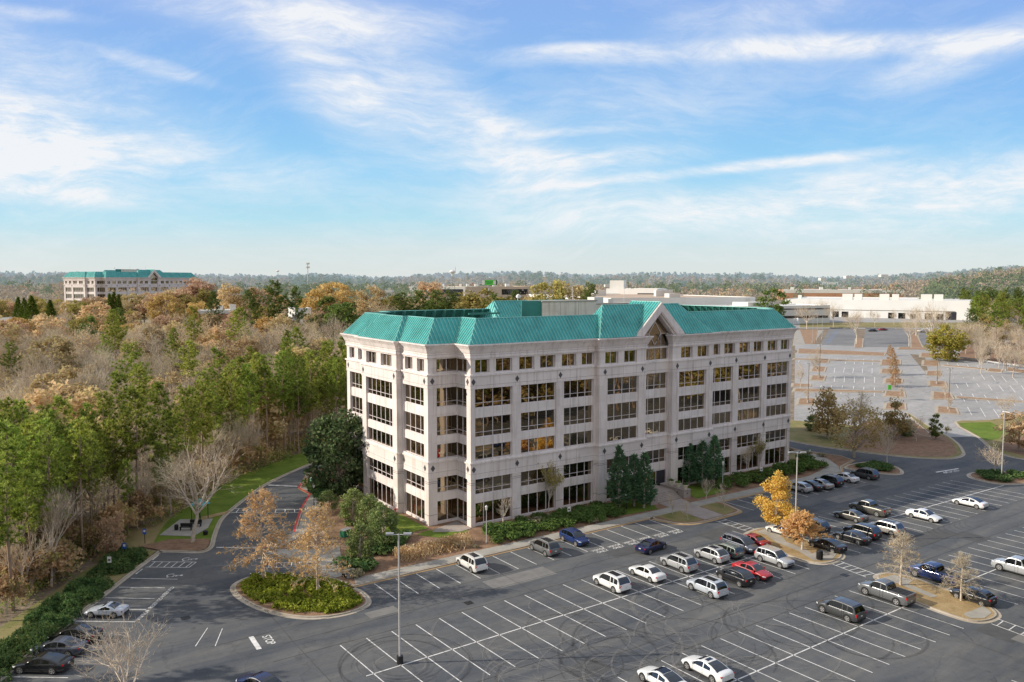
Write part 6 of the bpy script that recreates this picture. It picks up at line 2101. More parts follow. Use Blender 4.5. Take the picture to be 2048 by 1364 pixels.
# hillside on the right
for a, d in scatter(105, (.545, .70), (330, 640), 8, 5, lambda a, d: 1024 + FPX * a / d > 1945 - max(0, d - 500) * .4):
    q = rw.random()
    if q < .7: plant('pine%d' % rw.randint(0, 5) if q < .4 else 'bluepine%d' % rw.randint(0, 2), da(d, a), rw.uniform(15, 21), 'green pine on the wooded slope at the right', 'tree', 'pines on the right slope', 1.25, None, 'pine_tree')
    elif q < .85: plant('barebrown%d' % rw.randint(0, 3), da(d, a), rw.uniform(12, 16), 'bare brown tree on the wooded slope at the right', 'tree', 'bare trees on the right slope', 1.2, None, 'bare_tree')
    else: plant('olive%d' % rw.randint(0, 2), da(d, a), rw.uniform(11, 14), 'olive-brown tree on the wooded slope at the right', 'tree', 'olive trees on the right slope', 1.2, None, 'autumn_tree')
for a, d in scatter(34, (.52, .69), (236, 330), 6, 6, lambda a, d: 1024 + FPX * a / d > 1915 + (330 - d) * .5):
    plant(rw.choice(['bare0', 'barebrown1', 'bare3', 'greybare0']), da(d, a), rw.uniform(7, 12), 'bare scrub tree beyond the guard rail', 'tree', 'bare scrub beyond the guard rail', 1.2, None, 'bare_tree')
# trees beyond the lot that the front windows mirror
for i, (a, d) in enumerate(scatter(44, (-3, 30), (1, 40), 1, 9, lambda a, d: False) or [(0, 0)] * 80):
    x, y = rw.uniform(20, 230), 0
    y = -66 - rw.uniform(0, 34) + (.10 * (x - 60) if x > 60 else 0)
    if depth_of(x, y) > 5 and (across_of(x, y) - 6) / depth_of(x, y) < .68: continue
    if math.hypot(x - CAM.x, y - CAM.y) < 40: continue
    k = rw.choice(['pine', 'pine', 'pine', 'bare', 'olive', 'autumn'])
    plant('%s%d' % (k, rw.randint(0, 2)), (x, y, gz(x, y)), rw.uniform(15, 23), 'tree beyond the lot, mirrored in the office windows', 'tree', 'trees mirrored in the office windows', 1.25, None, 'tree')

# ------------------------------------------------------------------ the far woods, one mass each
def patch(a, d, kind):
    """evergreens and bare trees keep to stands of their own"""
    v = math.sin(a * .0125 + 1.3 + d * .003) + math.sin(a * .031 - d * .011) * .7 + math.sin(d * .019 + 2 + a * .006) * .6 + math.sin(a * .07 + d * .05) * .5
    return v > .1 if kind == 'pine' else v < .35


def far_wood(name, d0, d1, n, mat, hgt, quads, size, seed, label, az=(-.68, .68), ok=None, kind='bare'):
    r = np.random.default_rng(seed)
    d = np.sqrt(r.uniform(d0 ** 2, d1 ** 2, n)); t = r.uniform(az[0], az[1], n); a = np.tan(np.arctan(t)) * d
    keep = np.array([(ok is None or ok(x, y)) and patch(x, y, kind) for x, y in zip(a, d)]); d, a = d[keep], a[keep]; n = len(d)
    if n == 0: return
    z = np.array([ground_d(x, y) for x, y in zip(d, a)])
    px = CAM.x + FW.x * d + RT.x * a; py = CAM.y + FW.y * d + RT.y * a
    H = r.uniform(.75, 1.2, n) * hgt; Wd = H * r.uniform(.36, .62, n)
    N = n * quads
    idx = np.repeat(np.arange(n), quads)
    v = r.normal(size=(N, 3)); v /= np.linalg.norm(v, axis=1)[:, None]
    rad = r.uniform(.55, 1.05, N) ** .6
    fz = r.uniform(.18, 1., N)
    prof = np.sin(np.pi * np.clip(fz * .82 + .12, 0, 1)) ** .7
    c = np.stack([px[idx] + v[:, 0] * Wd[idx] * prof * rad, py[idx] + v[:, 1] * Wd[idx] * prof * rad, z[idx] + H[idx] * fz], 1)
    nn_ = v * .75 + np.array([0, 0, .45]) + r.normal(size=(N, 3)) * .38            # leaf masses face outwards, so crowns shade as rounds
    u = np.cross(nn_, r.normal(size=(N, 3))); u /= np.linalg.norm(u, axis=1)[:, None]
    w = np.cross(nn_, u); w /= np.linalg.norm(w, axis=1)[:, None]
    s = (size * r.uniform(.6, 1.3, N))[:, None]
    P = np.stack([c - u * s, c + w * s * .7, c + u * s, c - w * s * .7], 1).reshape(-1, 3)
    me = bpy.data.meshes.new(name)
    me.vertices.add(N * 4); me.loops.add(N * 4); me.polygons.add(N)
    me.vertices.foreach_set('co', P.astype(np.float32).ravel())
    me.loops.foreach_set('vertex_index', np.arange(N * 4, dtype=np.int32))
    me.polygons.foreach_set('loop_start', np.arange(0, N * 4, 4, dtype=np.int32))
    me.polygons.foreach_set('loop_total', np.full(N, 4, dtype=np.int32))
    me.materials.append(mat); me.update(); me.validate()
    tag(link(name, me), label, 'wood', kind='stuff')


def hz(c, k):  # haze of distance mixed into the leaf colours
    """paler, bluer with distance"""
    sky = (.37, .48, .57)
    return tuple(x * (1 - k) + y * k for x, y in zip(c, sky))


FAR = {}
HAZE_GLOW = (.12, .34, .58)  # share of painted haze glow in each tier of far trees
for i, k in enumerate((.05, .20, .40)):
    FAR['pine', i] = foliage('far_pines', hz((.12, .155, .05), k), hz((.22, .25, .085), k), None, .3, 0, .03, HAZE_GLOW[i])
    FAR['bare', i] = foliage('far_bare_trees', hz((.38, .29, .19), k), hz((.50, .39, .26), k), None, .3, 0, .03, HAZE_GLOW[i])
    FAR['autumn', i] = foliage('far_autumn_trees', hz((.46, .29, .14), k), hz((.56, .39, .19), k), hz((.46, .23, .15), k), .3, 0, .03, HAZE_GLOW[i])


def ok_far(a, d):
    u = 1024 + FPX * a / d
    if d < 760 and 1180 < u < 1990 and d < 640: return False
    if 120 < u < 395 and d < 600: return False
    if 1540 < u < 1850 and d < 870: return False
    if 870 < u < 1075 and d < 760: return False
    return True


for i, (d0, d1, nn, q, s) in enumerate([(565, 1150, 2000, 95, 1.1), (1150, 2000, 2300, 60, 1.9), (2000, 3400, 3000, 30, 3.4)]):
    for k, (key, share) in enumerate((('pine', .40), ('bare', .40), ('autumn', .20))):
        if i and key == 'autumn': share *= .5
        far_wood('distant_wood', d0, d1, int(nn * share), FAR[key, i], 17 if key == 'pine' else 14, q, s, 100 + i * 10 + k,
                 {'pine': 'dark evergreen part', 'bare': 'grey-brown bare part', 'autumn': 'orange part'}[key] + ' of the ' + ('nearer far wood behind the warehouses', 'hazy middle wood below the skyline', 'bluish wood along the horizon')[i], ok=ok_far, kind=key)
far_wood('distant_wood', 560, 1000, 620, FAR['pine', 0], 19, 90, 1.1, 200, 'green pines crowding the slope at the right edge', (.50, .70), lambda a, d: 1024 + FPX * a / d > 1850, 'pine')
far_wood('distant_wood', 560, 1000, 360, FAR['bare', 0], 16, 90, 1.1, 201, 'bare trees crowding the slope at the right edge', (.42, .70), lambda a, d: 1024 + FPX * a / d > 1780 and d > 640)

# ------------------------------------------------------------------ buildings in the distance
def far_block(name, label, u0, d0, u1, d1, v_top, deep, wall, roof='roofwhite', windows=(), units=(), cat='building', vr=None, parapet=.5, base=None):
    """front face from survey column u0 to u1; windows: (s0,s1,z0,z1) as shares of the face"""
    p, q = col_at(u0, d0), col_at(u1, d1)
    zt = CAM.z + (sight(1024, v_top)[2] / sight(1024, v_top)[1]) * d0
    ang = math.atan2(q.y - p.y, q.x - p.x)
    zb = min(p.z, q.z) - 1 if base is None else base
    L = math.hypot(q.x - p.x, q.y - p.y); H = zt - zb
    e = empty(name, (p.x, p.y, zb), ang)
    tag(e, label, cat)
    m = MB(); m.box(0, L, 0, deep, 0, H - parapet); m.box(0, L, 0, .4, H - parapet, H); m.box(0, L, deep - .4, deep, H - parapet, H); m.box(0, .4, .4, deep - .4, H - parapet, H); m.box(L - .4, L, .4, deep - .4, H - parapet, H)
    m.build('wall', M[wall], e)
    m = MB(); m.box(.4, L - .4, .4, deep - .4, H - parapet, H - parapet + .05); m.build('roof', M[roof], e)
    for s0, s1, z0, z1, *mt in windows:
        m = MB(); m.box(L * s0, L * s1, -.12, .1, H * z0, H * z1)
        m.build('window' if not mt or mt[0] == 'glass' else {'darkopening': 'opening', 'offwhite': 'panel'}.get(mt[0], 'panel'), M[mt[0] if mt else 'carglass'], e)
    for s0, s1, y0, h in units:
        m = MB(); m.box(L * s0, L * s1, y0, y0 + (s1 - s0) * L * .8, H - parapet + .05, H - parapet + h); m.build('rooftop_unit', M['offwhite'], e)
    return e, L, H


wh, L, H = far_block('warehouse', 'huge white warehouse with rooftop units and a dock at the right', 1568, 548, 1963, 492, 598, 95, 'white', 'roofwhite',
                     [(.265, .30, .02, .40), (.315, .35, .02, .40), (.44, .465, .05, .35, 'offwhite'), (.555, .585, .02, .38), (.605, .64, .02, .38), (.665, .69, .02, .34), (.735, .77, .02, .38), (.79, .825, .02, .36), (.835, .885, .0, .46, 'darkopening'), (.24, .88, .47, .49, 'darkopening')],
                     [(.305, .36, 12, 4.2), (.37, .41, 12, 4.2), (.50, .55, 14, 4.2), (.565, .60, 14, 4.2), (.71, .765, 14, 4.2), (.775, .82, 14, 4.2), (.05, .07, 20, 3)])
far_block('loading_canopy', 'low white building with flat canopy left of the big warehouse', 1440, 445, 1660, 470, 613, 30, 'white', 'roofwhite', [(.0, 1., .80, .86, 'darkopening'), (.45, .98, .38, .5), (.1, .4, .38, .5)], [(.3, .55, 6, 2.4)])
far_block('long_building', 'long white flat building with tan roof behind the green roof', 1222, 470, 1510, 500, 596, 150, 'white', 'roofbrown', [(.86, .93, .30, .8), (.93, .96, .1, .95, 'offwhite')],
          [(.02, .04, 30, 3), (.30, .38, 90, 4), (.42, .48, 120, 4), (.62, .66, 60, 4.2), (.67, .71, 66, 4.2), (.72, .76, 72, 4.2), (.77, .81, 78, 4.2), (.82, .86, 84, 4.2), (.87, .92, 90, 4.2), (.5, .58, 20, 2.6)])
far_block('office_block', 'white office block with dark window strips above the gable', 1212, 640, 1314, 625, 577, 40, 'white', 'roofwhite', [(.0, .5, .60, .74, 'darkopening'), (.0, .5, .22, .40, 'darkopening'), (.62, .98, .72, .80)], [(.02, .30, 8, 7)])
far_block('store', 'long orange-brown brick store with white roof beyond the warehouse', 1565, 905, 1806, 880, 579, 100, 'brick', 'roofwhite', [(0, 1, .70, 1.0, 'offwhite'), (.425, .44, .5, .68, 'brick')], [(.1, .13, 30, 3), (.35, .38, 30, 3), (.6, .62, 30, 3)])
sg = [o for o in col.objects if o.name.startswith('store')][0]
lettering('Walmart', (100 * .36 + 14, -.25, 20.5), 0, 5.0, 'sign_lettering', M['white'], sg, R(90))
far_block('shop_strip', 'low beige strip of shops under the green billboard', 930, 780, 1062, 800, 573, 60, 'beige', 'roofwhite', [(.55, .95, .55, .85)], [(.1, .14, 20, 3), (.25, .3, 26, 3), (.5, .53, 20, 3), (.7, .76, 20, 3)])
far_block('shop_strip', 'dark fronted strip of shops left of the billboard', 818, 790, 932, 780, 573, 60, 'offwhite', 'roofwhite', [(.25, .95, .45, .86, 'darkopening')], [(.1, .14, 20, 3), (.5, .53, 20, 3), (.8, .84, 20, 3)])
far_block('brick_shop', 'pinkish brick building with white roof edge among the left trees', 396, 385, 478, 392, 621, 40, 'brick', 'roofwhite', [(0, 1., .86, 1., 'offwhite')], [(.5, .62, 8, 2.5), (.8, .95, 10, 3)])
far_block('small_house', 'small white building between trees near the dark evergreens', 590, 420, 622, 424, 616, 16, 'white', 'roofwhite', [(.1, .3, .3, .7), (.5, .7, .3, .7)])
far_block('small_house', 'white house with grey roof at the left picture edge', -10, 430, 20, 430, 636, 14, 'white', 'roofbrown', [(.2, .4, .3, .7), (.6, .8, .3, .7)])
far_block('small_house', 'pale house behind the white bare trees', 112, 440, 150, 445, 634, 14, 'offwhite', 'brick', [(.1, .3, .3, .7), (.6, .8, .3, .7)])
far_block('small_house', 'white house with gable-like porch beside the tan tree', 130, 395, 152, 395, 650, 10, 'white', 'roofbrown', [(.15, .4, .2, .7), (.55, .85, .2, .7)])
far_block('small_house', 'long low white roofed house near the left edge', 0, 395, 18, 395, 656, 12, 'offwhite', 'roofwhite', [(.3, .5, .2, .6)])
for u, v, w_, d in [(1690, 552, 16, 1500), (1760, 549, 14, 1600), (1640, 556, 10, 1400), (1905, 552, 10, 1500), (1210, 569, 10, 900), (700, 577, 16, 800), (730, 570, 18, 850), (770, 580, 14, 700)]:
    far_block('distant_house', 'tiny pale building peeping from the far trees, %s' % {1690: 'below the right skyline', 1760: 'right of the skyline middle', 1640: 'above the big warehouse', 1905: 'near the right slope', 1210: 'above the white office block', 700: 'left of the roof corner', 730: 'above the golden tree', 770: 'above the pine clump'}[u], u, d, u + w_, d, v, 12, 'offwhite', 'roofwhite', base=CAM.z + sight(1024, v + 5)[2] / sight(1024, v + 5)[1] * d)
# billboard
p = col_at(964, 700)
bb = empty('billboard', p, R(55.6 - 90))
tag(bb, 'bright green billboard rising over the shop strip', 'billboard')
zc = CAM.z + sight(1024, 565)[2] / sight(1024, 565)[1] * 700 - p.z
m = MB(); m.box(-.3, 13.2, 0, 1.2, zc - 2.3, zc + 2.3); m.build('billboard_frame', M['darkopening'], bb)
m = MB(); m.box(-.1, 12.4, -.12, -.02, zc - 2.1, zc + 2.1); m.build('billboard_face', M['greensign'], bb)
m = MB(); m.box(-.1, 2.4, -.2, -.13, zc - 2.1, zc + 2.1); m.build('billboard_panel', M['white'], bb)
m = MB(); m.box(10.0, 12.2, -.2, -.13, zc - 1.7, zc + 1.6); m.build('billboard_panel', M['offwhite'], bb)
m = MB()
for r_, (x0, x1) in enumerate(((3.1, 9.4), (3.8, 8.6))):
    x = x0
    while x < x1:
        wl = rng.uniform(.35, .6); zz = zc + .75 - 1.3 * r_
        m.box(x, x + wl, -.2, -.13, zz - .42, zz + .42); x += wl + .18
m.build('billboard_lettering', M['greensigndark'], bb)
m = MB(); m.cyl(6.2, .6, 0, zc - 2.3, .5, .5, 8); m.build('post', M['galv'], bb)
# masts on the skyline
p = col_at(617, 1200); zt = CAM.z + sight(1024, 526)[2] / sight(1024, 526)[1] * 1200 - p.z
ct = empty('phone_mast', p); tag(ct, 'thin phone mast with antenna crown on the left skyline', 'mast')
m = MB(); m.cyl(0, 0, 0, zt, .9, .5, 6); m.build('pole', M['galv'], ct)
m = MB()
for z in (zt - .5, zt - 6):
    for k in range(6): m.box(math.cos(k) * 2.4 - .5, math.cos(k) * 2.4 + .5, math.sin(k) * 2.4 - .5, math.sin(k) * 2.4 + .5, z - 1.6, z + 1.0)
m.build('antennas', M['offwhite'], ct)
for u, v, d, lb in [(905, 540, 2100, 'white water tower bulb on the skyline above the shops'), (557, 540, 2300, 'tiny white water tower left of the phone mast')]:
    p = col_at(u, d); zt = CAM.z + sight(1024, v)[2] / sight(1024, v)[1] * d - p.z
    wt_ = empty('water_tower', p); tag(wt_, lb, 'water tower')
    m = MB(); m.tube([(0, 0, 0), (0, 0, zt - 9)], [2, 1.6], 8); m.build('stem', M['white'], wt_)
    s_ = 1. if u == 905 else .6
    m = MB(); m.tube([(0, 0, zt - 10 * s_), (0, 0, zt - 8 * s_), (0, 0, zt - 4 * s_), (0, 0, zt - 1 * s_), (0, 0, zt)], [1.5, 6 * s_, 8 * s_, 5 * s_, 1], 14); m.build('tank', M['white'], wt_, 60)
    if u == 905:
        m = MB(); m.tube([(9, 0, zt - 8), (9, 0, zt + 9)], [.9, .5], 5); m.build('mast', M['galv'], wt_)

# ------------------------------------------------------------------ lamps, signs and small things
def tall_lamp(base, top, label, colour='metal', heads=2, rz=0., r=.11):
    p = at(*base); h = tall(p, top)
    e = empty('street_lamp', p, rz); tag(e, label, 'street lamp', 'tall lamps over the car parks')
    m = MB(); m.cyl(0, 0, .7, h, r, r * .72, 10); m.build('pole', M[colour], e, 40)
    m = MB(); m.cyl(0, 0, 0, .75, .3, .3, 12); m.build('base', M['concrete' if colour != 'metal' else 'black'], e, 40)
    m = MB(); m.tube([(-.85, 0, h - .05), (.85, 0, h - .05)], [.04, .04], 6); m.build('arm', M[colour], e)
    for s in ((-1, 1) if heads == 2 else (1,)):
        m = MB(); m.prism([(s * .45, -.16), (s * 1.15, -.2), (s * 1.2, .2), (s * .45, .16)][::s], h - .06, h + .1); m.build('lamp_head', M['galv'], e)
    return e


tall_lamp((800, 1327), 1068, 'tall pale lamp pole standing alone among the near empty bays', rz=R(-34))
tall_lamp((1590, 1084), 905, 'tall pale lamp pole beside the two orange trees', rz=R(-34))
tall_lamp((2003, 957), 823, 'tall pale lamp pole in the right planted island', heads=1, rz=R(90))
for b, t, lb in [((1616, 806), 726, 'brown lamp pole on the nearest far island, close to the building'), ((1897, 819), 737, 'brown lamp pole on the front island of the right far lot'), ((1874, 768), 705, 'brown lamp pole on the middle island of the right far lot'), ((2012, 742), 684, 'brown lamp pole by the guard rail'),
                 ((1639, 756), 690, 'brown lamp pole on the second far island'), ((1634, 681), 627, 'grey lamp pole by the pale forecourt, taller of two'), ((1625, 686), 636, 'grey lamp pole by the pale forecourt, left of the taller'), ((1644, 678), 630, 'grey lamp pole beside the blue bays'), ((55, 684), 645, 'pale lamp pole below the pointed evergreens'), ((1838, 672), 640, 'grey lamp pole between the middle car parks')]:
    tall_lamp(b, t, lb, 'brownmetal' if 'brown' in lb else 'galv', r=.09)


def post_lamp(base, top, label, colour):
    p = at(*base); h = tall(p, top)
    e = empty('garden_lamp', p); tag(e, label, 'lamp post', 'lantern posts along the walks')
    m = MB(); m.tube([(0, 0, 0), (0, 0, .5), (0, 0, .6), (0, 0, h - .75)], [.1, .09, .055, .045], 8); m.build('pole', M[colour], e, 40)
    m = MB(); m.tube([(0, 0, h - .75), (0, 0, h - .68), (0, 0, h - .3), (0, 0, h - .26)], [.06, .13, .2, .2], 6); m.build('lantern', M['offwhite'], e)
    m = MB(); m.tube([(0, 0, h - .26), (0, 0, h - .22), (0, 0, h - .06), (0, 0, h)], [.24, .24, .08, .02], 6); m.build('cap', M[colour], e)


post_lamp((973, 1088), 1010, 'pale lantern post at the hedge near the building corner', 'metal')
post_lamp((1234, 1015), 962, 'pale lantern post left of the entrance cypresses', 'metal')
post_lamp((1445, 980), 922, 'pale lantern post right of the entrance', 'metal')
post_lamp((1618, 940), 896, 'green lantern post at the right end of the building', 'greenbox')
post_lamp((628, 1012), 966, 'dark lantern post by the red kerb', 'black')


def sign_post(base, top, label, face, txt=None):
    p = at(*base); h = max(2.1, tall(p, top))
    e = empty('sign_post', p, R(-34)); tag(e, label, 'sign', 'small signs on posts')
    m = MB(); m.tube([(0, 0, 0), (0, 0, h - .1)], [.05, .05], 6); m.build('post', M['black'], e)
    m = MB(); m.box(-.24, .24, -.06, -.03, h - .75, h); m.build('sign_plate', M[face], e)
    m = MB(); m.box(-.14, .14, -.075, -.061, h - .45, h - .15) if face == 'bluesign' else m.box(-.14, .14, -.075, -.061, h - .5, h - .3); m.build('sign_symbol', M['white' if face == 'bluesign' else 'black'], e)


sign_post((290, 1088), 1065, 'blue sign on a black post, upper one in the juniper', 'bluesign')
sign_post((250, 1118), 1095, 'blue sign on a black post, middle one in the juniper', 'bluesign')
sign_post((220, 1147), 1118, 'white sign on a black post at the gap in the hedge', 'white')
sign_post((1138, 1041), 1013, 'white sign on a black post before the shrubs by the blue suv', 'white')
sign_post((1253, 1021), 988, 'white sign on a black post left of the entrance steps', 'white')
sign_post((1522, 957), 936, 'white sign on a black post by the right shrubs', 'white')
p = at(1779, 782); e = empty('sign_board', p, R(-34)); tag(e, 'small bright green sign on the far island', 'sign')
m = MB(); m.box(-.45, .45, -.05, .05, .4, 1.7); m.build('sign_plate', M['greensign'], e)
m = MB(); m.tube([(-.3, 0, 0), (-.3, 0, .5)], [.04, .04], 5); m.tube([(.3, 0, 0), (.3, 0, .5)], [.04, .04], 5); m.build('post', M['galv'], e)
# bins
def bin_(p, label, h=1.15, r=.34):
    e = empty('litter_bin', p); tag(e, label, 'litter bin')
    m = MB(); m.tube([(0, 0, 0), (0, 0, .05), (0, 0, h * .8), (0, 0, h * .82)], [r * .8, r * .84, r, r * .9], 14); m.build('drum', M['blackplastic'], e, 40)
    m = MB(); m.tube([(0, 0, h * .86), (0, 0, h * .92), (0, 0, h)], [r * 1.05, r * 1.0, r * .5], 14); m.build('lid', M['black'], e, 40)
    m = MB()
    for k in range(14):
        a = k * .449
        m.box(math.cos(a) * r - .02, math.cos(a) * r + .02, math.sin(a) * r - .02, math.sin(a) * r + .02, .08, h * .8)
    m.build('slats', M['black'], e)


q = at(1639, 1121); bin_((q.x, q.y, .15), 'black litter bin on the tip of the orange tree island', 1.25, .38)
q = at(353, 1062); bin_((q.x, q.y, .16), 'small dark bin at the corner of the picnic slab', .8, .26)
q = at(411, 1071); bin_((q.x, q.y, .12), 'small dark box bin on the grass by the kerb', .6, .3)
# picnic place
q = at(400, 1040)
e = empty('picnic_shelter', (q.x, q.y, .16), R(34)); tag(e, 'little teal canopy on dark posts on the concrete slab', 'shelter')
for x in (-.8, .8):
    for y in (-.8, .8):
        m = MB(); m.tube([(x, y, 0), (x, y, 2.3)], [.05, .05], 6); m.build('post', M['black'], e)
m = MB(); m.add([(-1.1, -1.1, 2.25), (1.1, -1.1, 2.25), (1.1, 1.1, 2.25), (-1.1, 1.1, 2.25), (0, 0, 3.1)], [(0, 1, 4), (1, 2, 4), (2, 3, 4), (3, 0, 4), (3, 2, 1, 0)]); m.build('canopy', M['tealcanopy'], e)
q = at(391, 1055)
for k, (dx, lb) in enumerate(((0, 'dark metal bench on the picnic slab, larger one'), (-1.9, 'dark metal bench on the picnic slab, left one'))):
    e = empty('bench', (q.x + dx * .8, q.y + dx * .55, .16), R(-34)); tag(e, lb, 'bench')
    m = MB(); m.box(-.85, .85, -.22, .22, .42, .48); m.build('seat', M['black'], e)
    m = MB(); m.box(-.85, .85, .2, .26, .5, .95); m.build('backrest', M['black'], e)
    for x in (-.75, .75):
        m = MB(); m.box(x - .04, x + .04, -.2, .2, 0, .42); m.build('leg', M['black'], e)
# green cabinet, standpipe, bollard
q = at(692, 1074)
e = empty('utility_cabinet', (q.x, q.y, .12), R(20)); tag(e, 'green utility cabinet with pale lid by the hollies', 'cabinet')
m = MB(); m.box(-.7, .7, -.45, .45, 0, .95); m.build('box', M['greenbox'], e)
m = MB(); m.box(-.76, .76, -.5, .5, .95, 1.03); m.build('lid', M['galv'], e)
q = at(627, 976)
e = empty('utility_cabinet', (q.x, q.y, .12), 0); tag(e, 'tall grey-green cabinet by the kerb corner', 'cabinet')
m = MB(); m.box(-.5, .5, -.4, .4, 0, 1.7); m.build('box', simple('grey_green_cabinet', (.12, .26, .19), .6), e)
m = MB(); m.box(-.52, .52, -.42, .42, 1.7, 1.76); m.build('lid', M['galv'], e)
q = at(615, 974)
e = empty('bollard', (q.x, q.y, .12), 0); tag(e, 'tan bollard beside the grey-green cabinet', 'bollard')
m = MB(); m.cyl(0, 0, 0, 1.25, .13, .13, 10); m.build('post', M['tanpost'], e, 40)
m = MB(); m.tube([(0, 0, 1.25), (0, 0, 1.33), (0, 0, 1.36)], [.13, .09, .02], 10); m.build('cap', M['tanpost'], e)
e = empty('fire_standpipe', (-5.75, 12.4, .12), 0); tag(e, 'red fire standpipe against the end wall', 'standpipe')
m = MB(); m.tube([(0, 0, 0), (0, 0, .8), (0, 0, .95)], [.09, .09, .03], 8); m.build('pipe', M['redpaint'], e)
m = MB(); m.tube([(-.25, 0, .65), (.25, 0, .65)], [.09, .09], 8); m.build('outlets', M['redpaint'], e)
# side steps with rail
m = MB()
for k in range(4): m.box(-22.35 + 0, -20.9, -8.6 + .35 * k, -7.0, .17 + .0 * k if k == 0 else .16, .2 + .13 * (k + 1))
so = m.build('side_steps', M['concrete']); tag(so, 'short grey flight of steps between the oval bed and the walk', 'steps')
m = MB(); m.tube([(-22.5, -8.7, .2), (-22.5, -8.7, 1.1), (-22.5, -7.0, 1.65), (-22.4, -5.4, 1.65), (-22.4, -5.4, .2)], [.03] * 5, 6)
so = m.build('handrail', M['black']); tag(so, 'thin dark handrail beside the short side steps', 'handrail')
# guard rail
pts = [at(*p) for p in [(1876, 712), (1900, 716), (1930, 720), (1960, 724), (1990, 729), (2020, 733), (2060, 739), (2110, 746)]]
e = empty('guard_rail', pts[0]); tag(e, 'long pale guard rail along the back of the right far lot', 'guard rail')
m = MB()
for a, b in zip(pts, pts[1:]):
    a, b = a - pts[0], b - pts[0]; u = Vector((0, 0, 1))
    m.add([a + u * .5, b + u * .5, b + u * .95, a + u * .95], [(0, 1, 2, 3)]); m.add([a + u * .95, b + u * .95, b + u * .95 + FW * .15, a + u * .95 + FW * .15], [(0, 1, 2, 3)])
m.build('rail', M['metal'], e)
m = MB()
for a, b in zip(pts, pts[1:]):
    for t in (0, .5): c = a.lerp(b, t) - pts[0] + FW * .1; m.box(c.x - .08, c.x + .08, c.y - .08, c.y + .08, c.z, c.z + .9)
m.build('posts', M['galv'], e)

# ------------------------------------------------------------------ light, sky and camera
SUN_EL = R(26.0)
SUN = Vector((-.862, .506, 0)).normalized()
Ls = Vector((SUN.x * math.cos(SUN_EL), SUN.y * math.cos(SUN_EL), math.sin(SUN_EL)))
sl = bpy.data.lights.new('sun', 'SUN'); sl.energy = 5.0; sl.angle = R(.5); sl.color = (1, .91, .77)
so = bpy.data.objects.new('sun', sl); col.objects.link(so)
so.rotation_euler = Ls.to_track_quat('Z', 'Y').to_euler()

w = bpy.data.worlds.new('World'); scn.world = w; w.use_nodes = True
t = NT(w); t.n.clear()
sky = t.n.new('ShaderNodeTexSky'); sky.sky_type = 'NISHITA'; sky.sun_disc = False
sky.sun_elevation = SUN_EL; sky.sun_rotation = math.atan2(SUN.x, SUN.y)
sky.altitude = 300; sky.air_density = 1.0; sky.dust_density = .6; sky.ozone_density = 1.6
g = t.n.new('ShaderNodeTexCoord').outputs['Generated']
vr = t.n.new('ShaderNodeVectorRotate'); vr.rotation_type = 'Z_AXIS'; vr.inputs['Angle'].default_value = math.pi / 2 - YAW
t.link(g, vr.inputs['Vector'])
sp = t.n.new('ShaderNodeSeparateXYZ'); t.link(vr.outputs[0], sp.inputs[0])
dep = t.math('MAXIMUM', t.math('ABSOLUTE', sp.outputs['Y']), .12)
X = t.math('DIVIDE', sp.outputs['X'], dep); Z = t.math('DIVIDE', sp.outputs['Z'], dep)
cb = t.n.new('ShaderNodeCombineXYZ'); t.link(X, cb.inputs[0]); t.link(Z, cb.inputs[1])
P0 = cb.outputs[0]
# fibres: stretched, warped noise
wn = t.n.new('ShaderNodeTexNoise'); wn.inputs['Scale'].default_value = 2.2; wn.inputs['Detail'].default_value = 4
t.link(P0, wn.inputs['Vector'])
ws = t.n.new('ShaderNodeVectorMath'); ws.operation = 'SCALE'; ws.inputs['Scale'].default_value = .20; t.link(wn.outputs['Color'], ws.inputs[0])
wa = t.n.new('ShaderNodeVectorMath'); wa.operation = 'ADD'; t.link(P0, wa.inputs[0]); t.link(ws.outputs[0], wa.inputs[1])
def fib(scale, sx, sy, rot, det=8, rough=.6):
    m = t.n.new('ShaderNodeMapping'); m.inputs['Rotation'].default_value = (0, 0, R(rot)); m.inputs['Scale'].default_value = (sx, sy, 1); t.link(wa.outputs[0], m.inputs[0])
    return t.noise(scale, det, rough, .2, m.outputs[0])
f1, f2, f3 = fib(5, .7, 3.8, 22, 10, .66), fib(7, .8, 3.2, -16, 10, .66), fib(26, .6, 2.2, 8, 8, .7)
fibre = t.math('ADD', t.math('MULTIPLY', f1, .42), t.math('ADD', t.math('MULTIPLY', f2, .28), t.math('MULTIPLY', f3, .30)))
# cloud banks placed by direction: centre, half-sizes, tilt (degrees, counter-clockwise), strength
def gd(u, v): return (u - 1024) / FPX, (562 - v) / FPX
banks = [(0, 290, 280, 120, -14, 1.35), (110, 170, 460, 100, -24, .46), (300, 330, 520, 60, -6, .42), (610, 45, 330, 56, -6, .80), (330, 145, 120, 18, -16, .6), (680, 200, 190, 75, -38, .60), (880, 240, 330, 95, -32, .72), (1000, 258, 90, 22, -18, .55), (1130, 270, 120, 10, 4, .6), (1180, 320, 230, 26, 3, .72),
         (1150, 380, 240, 60, 8, .55), (1640, 104, 640, 26, 2, .95), (1960, 100, 260, 44, 20, .72), (1140, 108, 130, 12, 3, .5), (1900, 385, 640, 80, 5, .95), (1350, 350, 330, 12, 6, .55), (1600, 325, 260, 14, 6, .6), (1300, 430, 330, 40, 4, .55), (1250, 240, 500, 110, 20, .25), (1500, 45, 260, 40, 10, .35), (250, 480, 700, 50, 0, .16), (1500, 480, 800, 50, 0, .20), (150, 395, 260, 22, -4, .5), (60, 40, 160, 16, -6, .5)]
tot = None
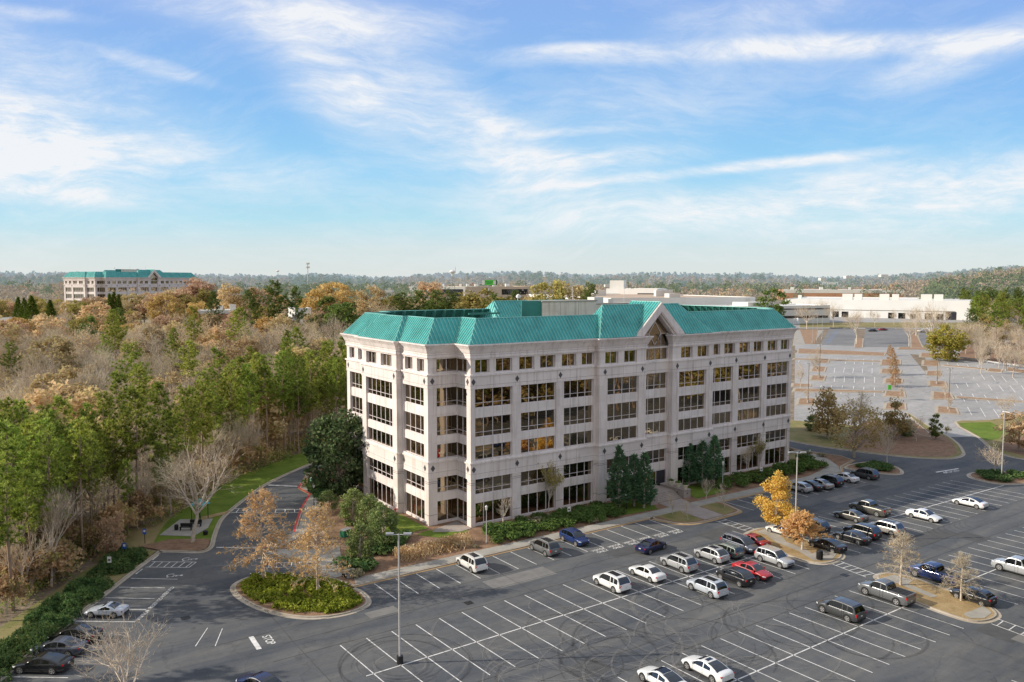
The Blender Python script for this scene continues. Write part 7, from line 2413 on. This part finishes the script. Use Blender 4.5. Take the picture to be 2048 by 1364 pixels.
for u, v, a, b, rot, s in banks:
    cx, cz = gd(u, v)
    m = t.n.new('ShaderNodeMapping'); m.vector_type = 'TEXTURE'
    m.inputs['Location'].default_value = (cx, cz, 0); m.inputs['Rotation'].default_value = (0, 0, R(rot)); m.inputs['Scale'].default_value = (a / FPX, b / FPX, 1)
    t.link(P0, m.inputs[0])
    ln = t.n.new('ShaderNodeVectorMath'); ln.operation = 'LENGTH'; t.link(m.outputs[0], ln.inputs[0])
    mr = t.n.new('ShaderNodeMapRange'); mr.interpolation_type = 'SMOOTHERSTEP'; mr.inputs[1].default_value = 1.5; mr.inputs[2].default_value = 0.; mr.inputs[3].default_value = 0.; mr.inputs[4].default_value = s
    t.link(ln.outputs['Value'], mr.inputs[0])
    tot = mr.outputs[0] if tot is None else t.math('ADD', tot, mr.outputs[0])
cov = t.math('MULTIPLY_ADD', fibre, 4.6, -1.82, clamp=False)      # -.3 .. 1
cloud = t.math('MULTIPLY', tot, t.math('MAXIMUM', cov, .0))
soft = t.math('MULTIPLY', tot, .26)
cloud = t.math('ADD', cloud, soft)
wisp = t.math('MULTIPLY', t.math('MAXIMUM', t.math('SUBTRACT', fibre, .48), 0.), 1.15)
cloud = t.math('MINIMUM', t.math('ADD', cloud, wisp), 1.)
cloud = t.math('MULTIPLY', cloud, .93)
# base sky: nishita, paled and lifted towards the horizon haze
el = t.math('ABSOLUTE', Z)
STR = .12
grad = t.ramp(t.math('MULTIPLY', el, 2.6), [(0, (.76, .80, .79)), (.10, (.66, .78, .81)), (.2, (.45, .76, .90)), (.35, (.32, .67, .96)), (.59, (.26, .54, .93)), (.92, (.28, .47, .89))])
gsc = t.n.new('ShaderNodeVectorMath'); gsc.operation = 'SCALE'; gsc.inputs['Scale'].default_value = 1 / STR; t.link(grad, gsc.inputs[0])
base = t.mixc(.9, sky.outputs[0], gsc.outputs[0])
white = t.n.new('ShaderNodeRGB'); white.outputs[0].default_value = (.92 / STR, .93 / STR, .95 / STR, 1)
skyc = t.mixc(cloud, base, white.outputs[0])
# unseen sky overhead and behind the viewer: neutral fill added as a pale veil
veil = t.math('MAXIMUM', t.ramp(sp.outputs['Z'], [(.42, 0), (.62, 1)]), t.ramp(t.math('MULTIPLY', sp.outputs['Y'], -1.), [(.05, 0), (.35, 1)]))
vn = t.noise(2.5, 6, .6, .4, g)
fill_veilc = t.n.new('ShaderNodeRGB'); fill_veilc.outputs[0].default_value = (.63 / STR, .63 / STR, .635 / STR, 1)
skyc = t.mixc(t.math('MULTIPLY', veil, t.ramp(vn, [(.3, .55), (.6, .95)])), skyc, fill_veilc.outputs[0])
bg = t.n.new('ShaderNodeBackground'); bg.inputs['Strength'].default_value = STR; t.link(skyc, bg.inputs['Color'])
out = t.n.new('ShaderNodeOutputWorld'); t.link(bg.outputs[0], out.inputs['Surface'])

cd = bpy.data.cameras.new('camera'); cam = bpy.data.objects.new('camera', cd); col.objects.link(cam)
cd.sensor_width = 36.0; cd.lens = 36.0 * FPX / 2048; cd.clip_start = 1.; cd.clip_end = 20000
cam.location = CAM; cam.rotation_euler = (R(90) - PITCH, 0, -(R(90) - YAW))
scn.camera = cam
scn.view_settings.view_transform = 'Standard'; scn.view_settings.look = 'None'; scn.view_settings.exposure = 0; scn.view_settings.gamma = 1
scn.render.engine = 'CYCLES'
cy = scn.cycles
cy.max_bounces = 6; cy.diffuse_bounces = 3; cy.glossy_bounces = 3; cy.transmission_bounces = 3; cy.transparent_max_bounces = 6
cy.caustics_reflective = False; cy.caustics_refractive = False
cy.use_adaptive_sampling = False
cy.use_denoising = True
cy.denoiser = 'OPENIMAGEDENOISE'
cy.sample_clamp_indirect = 6.
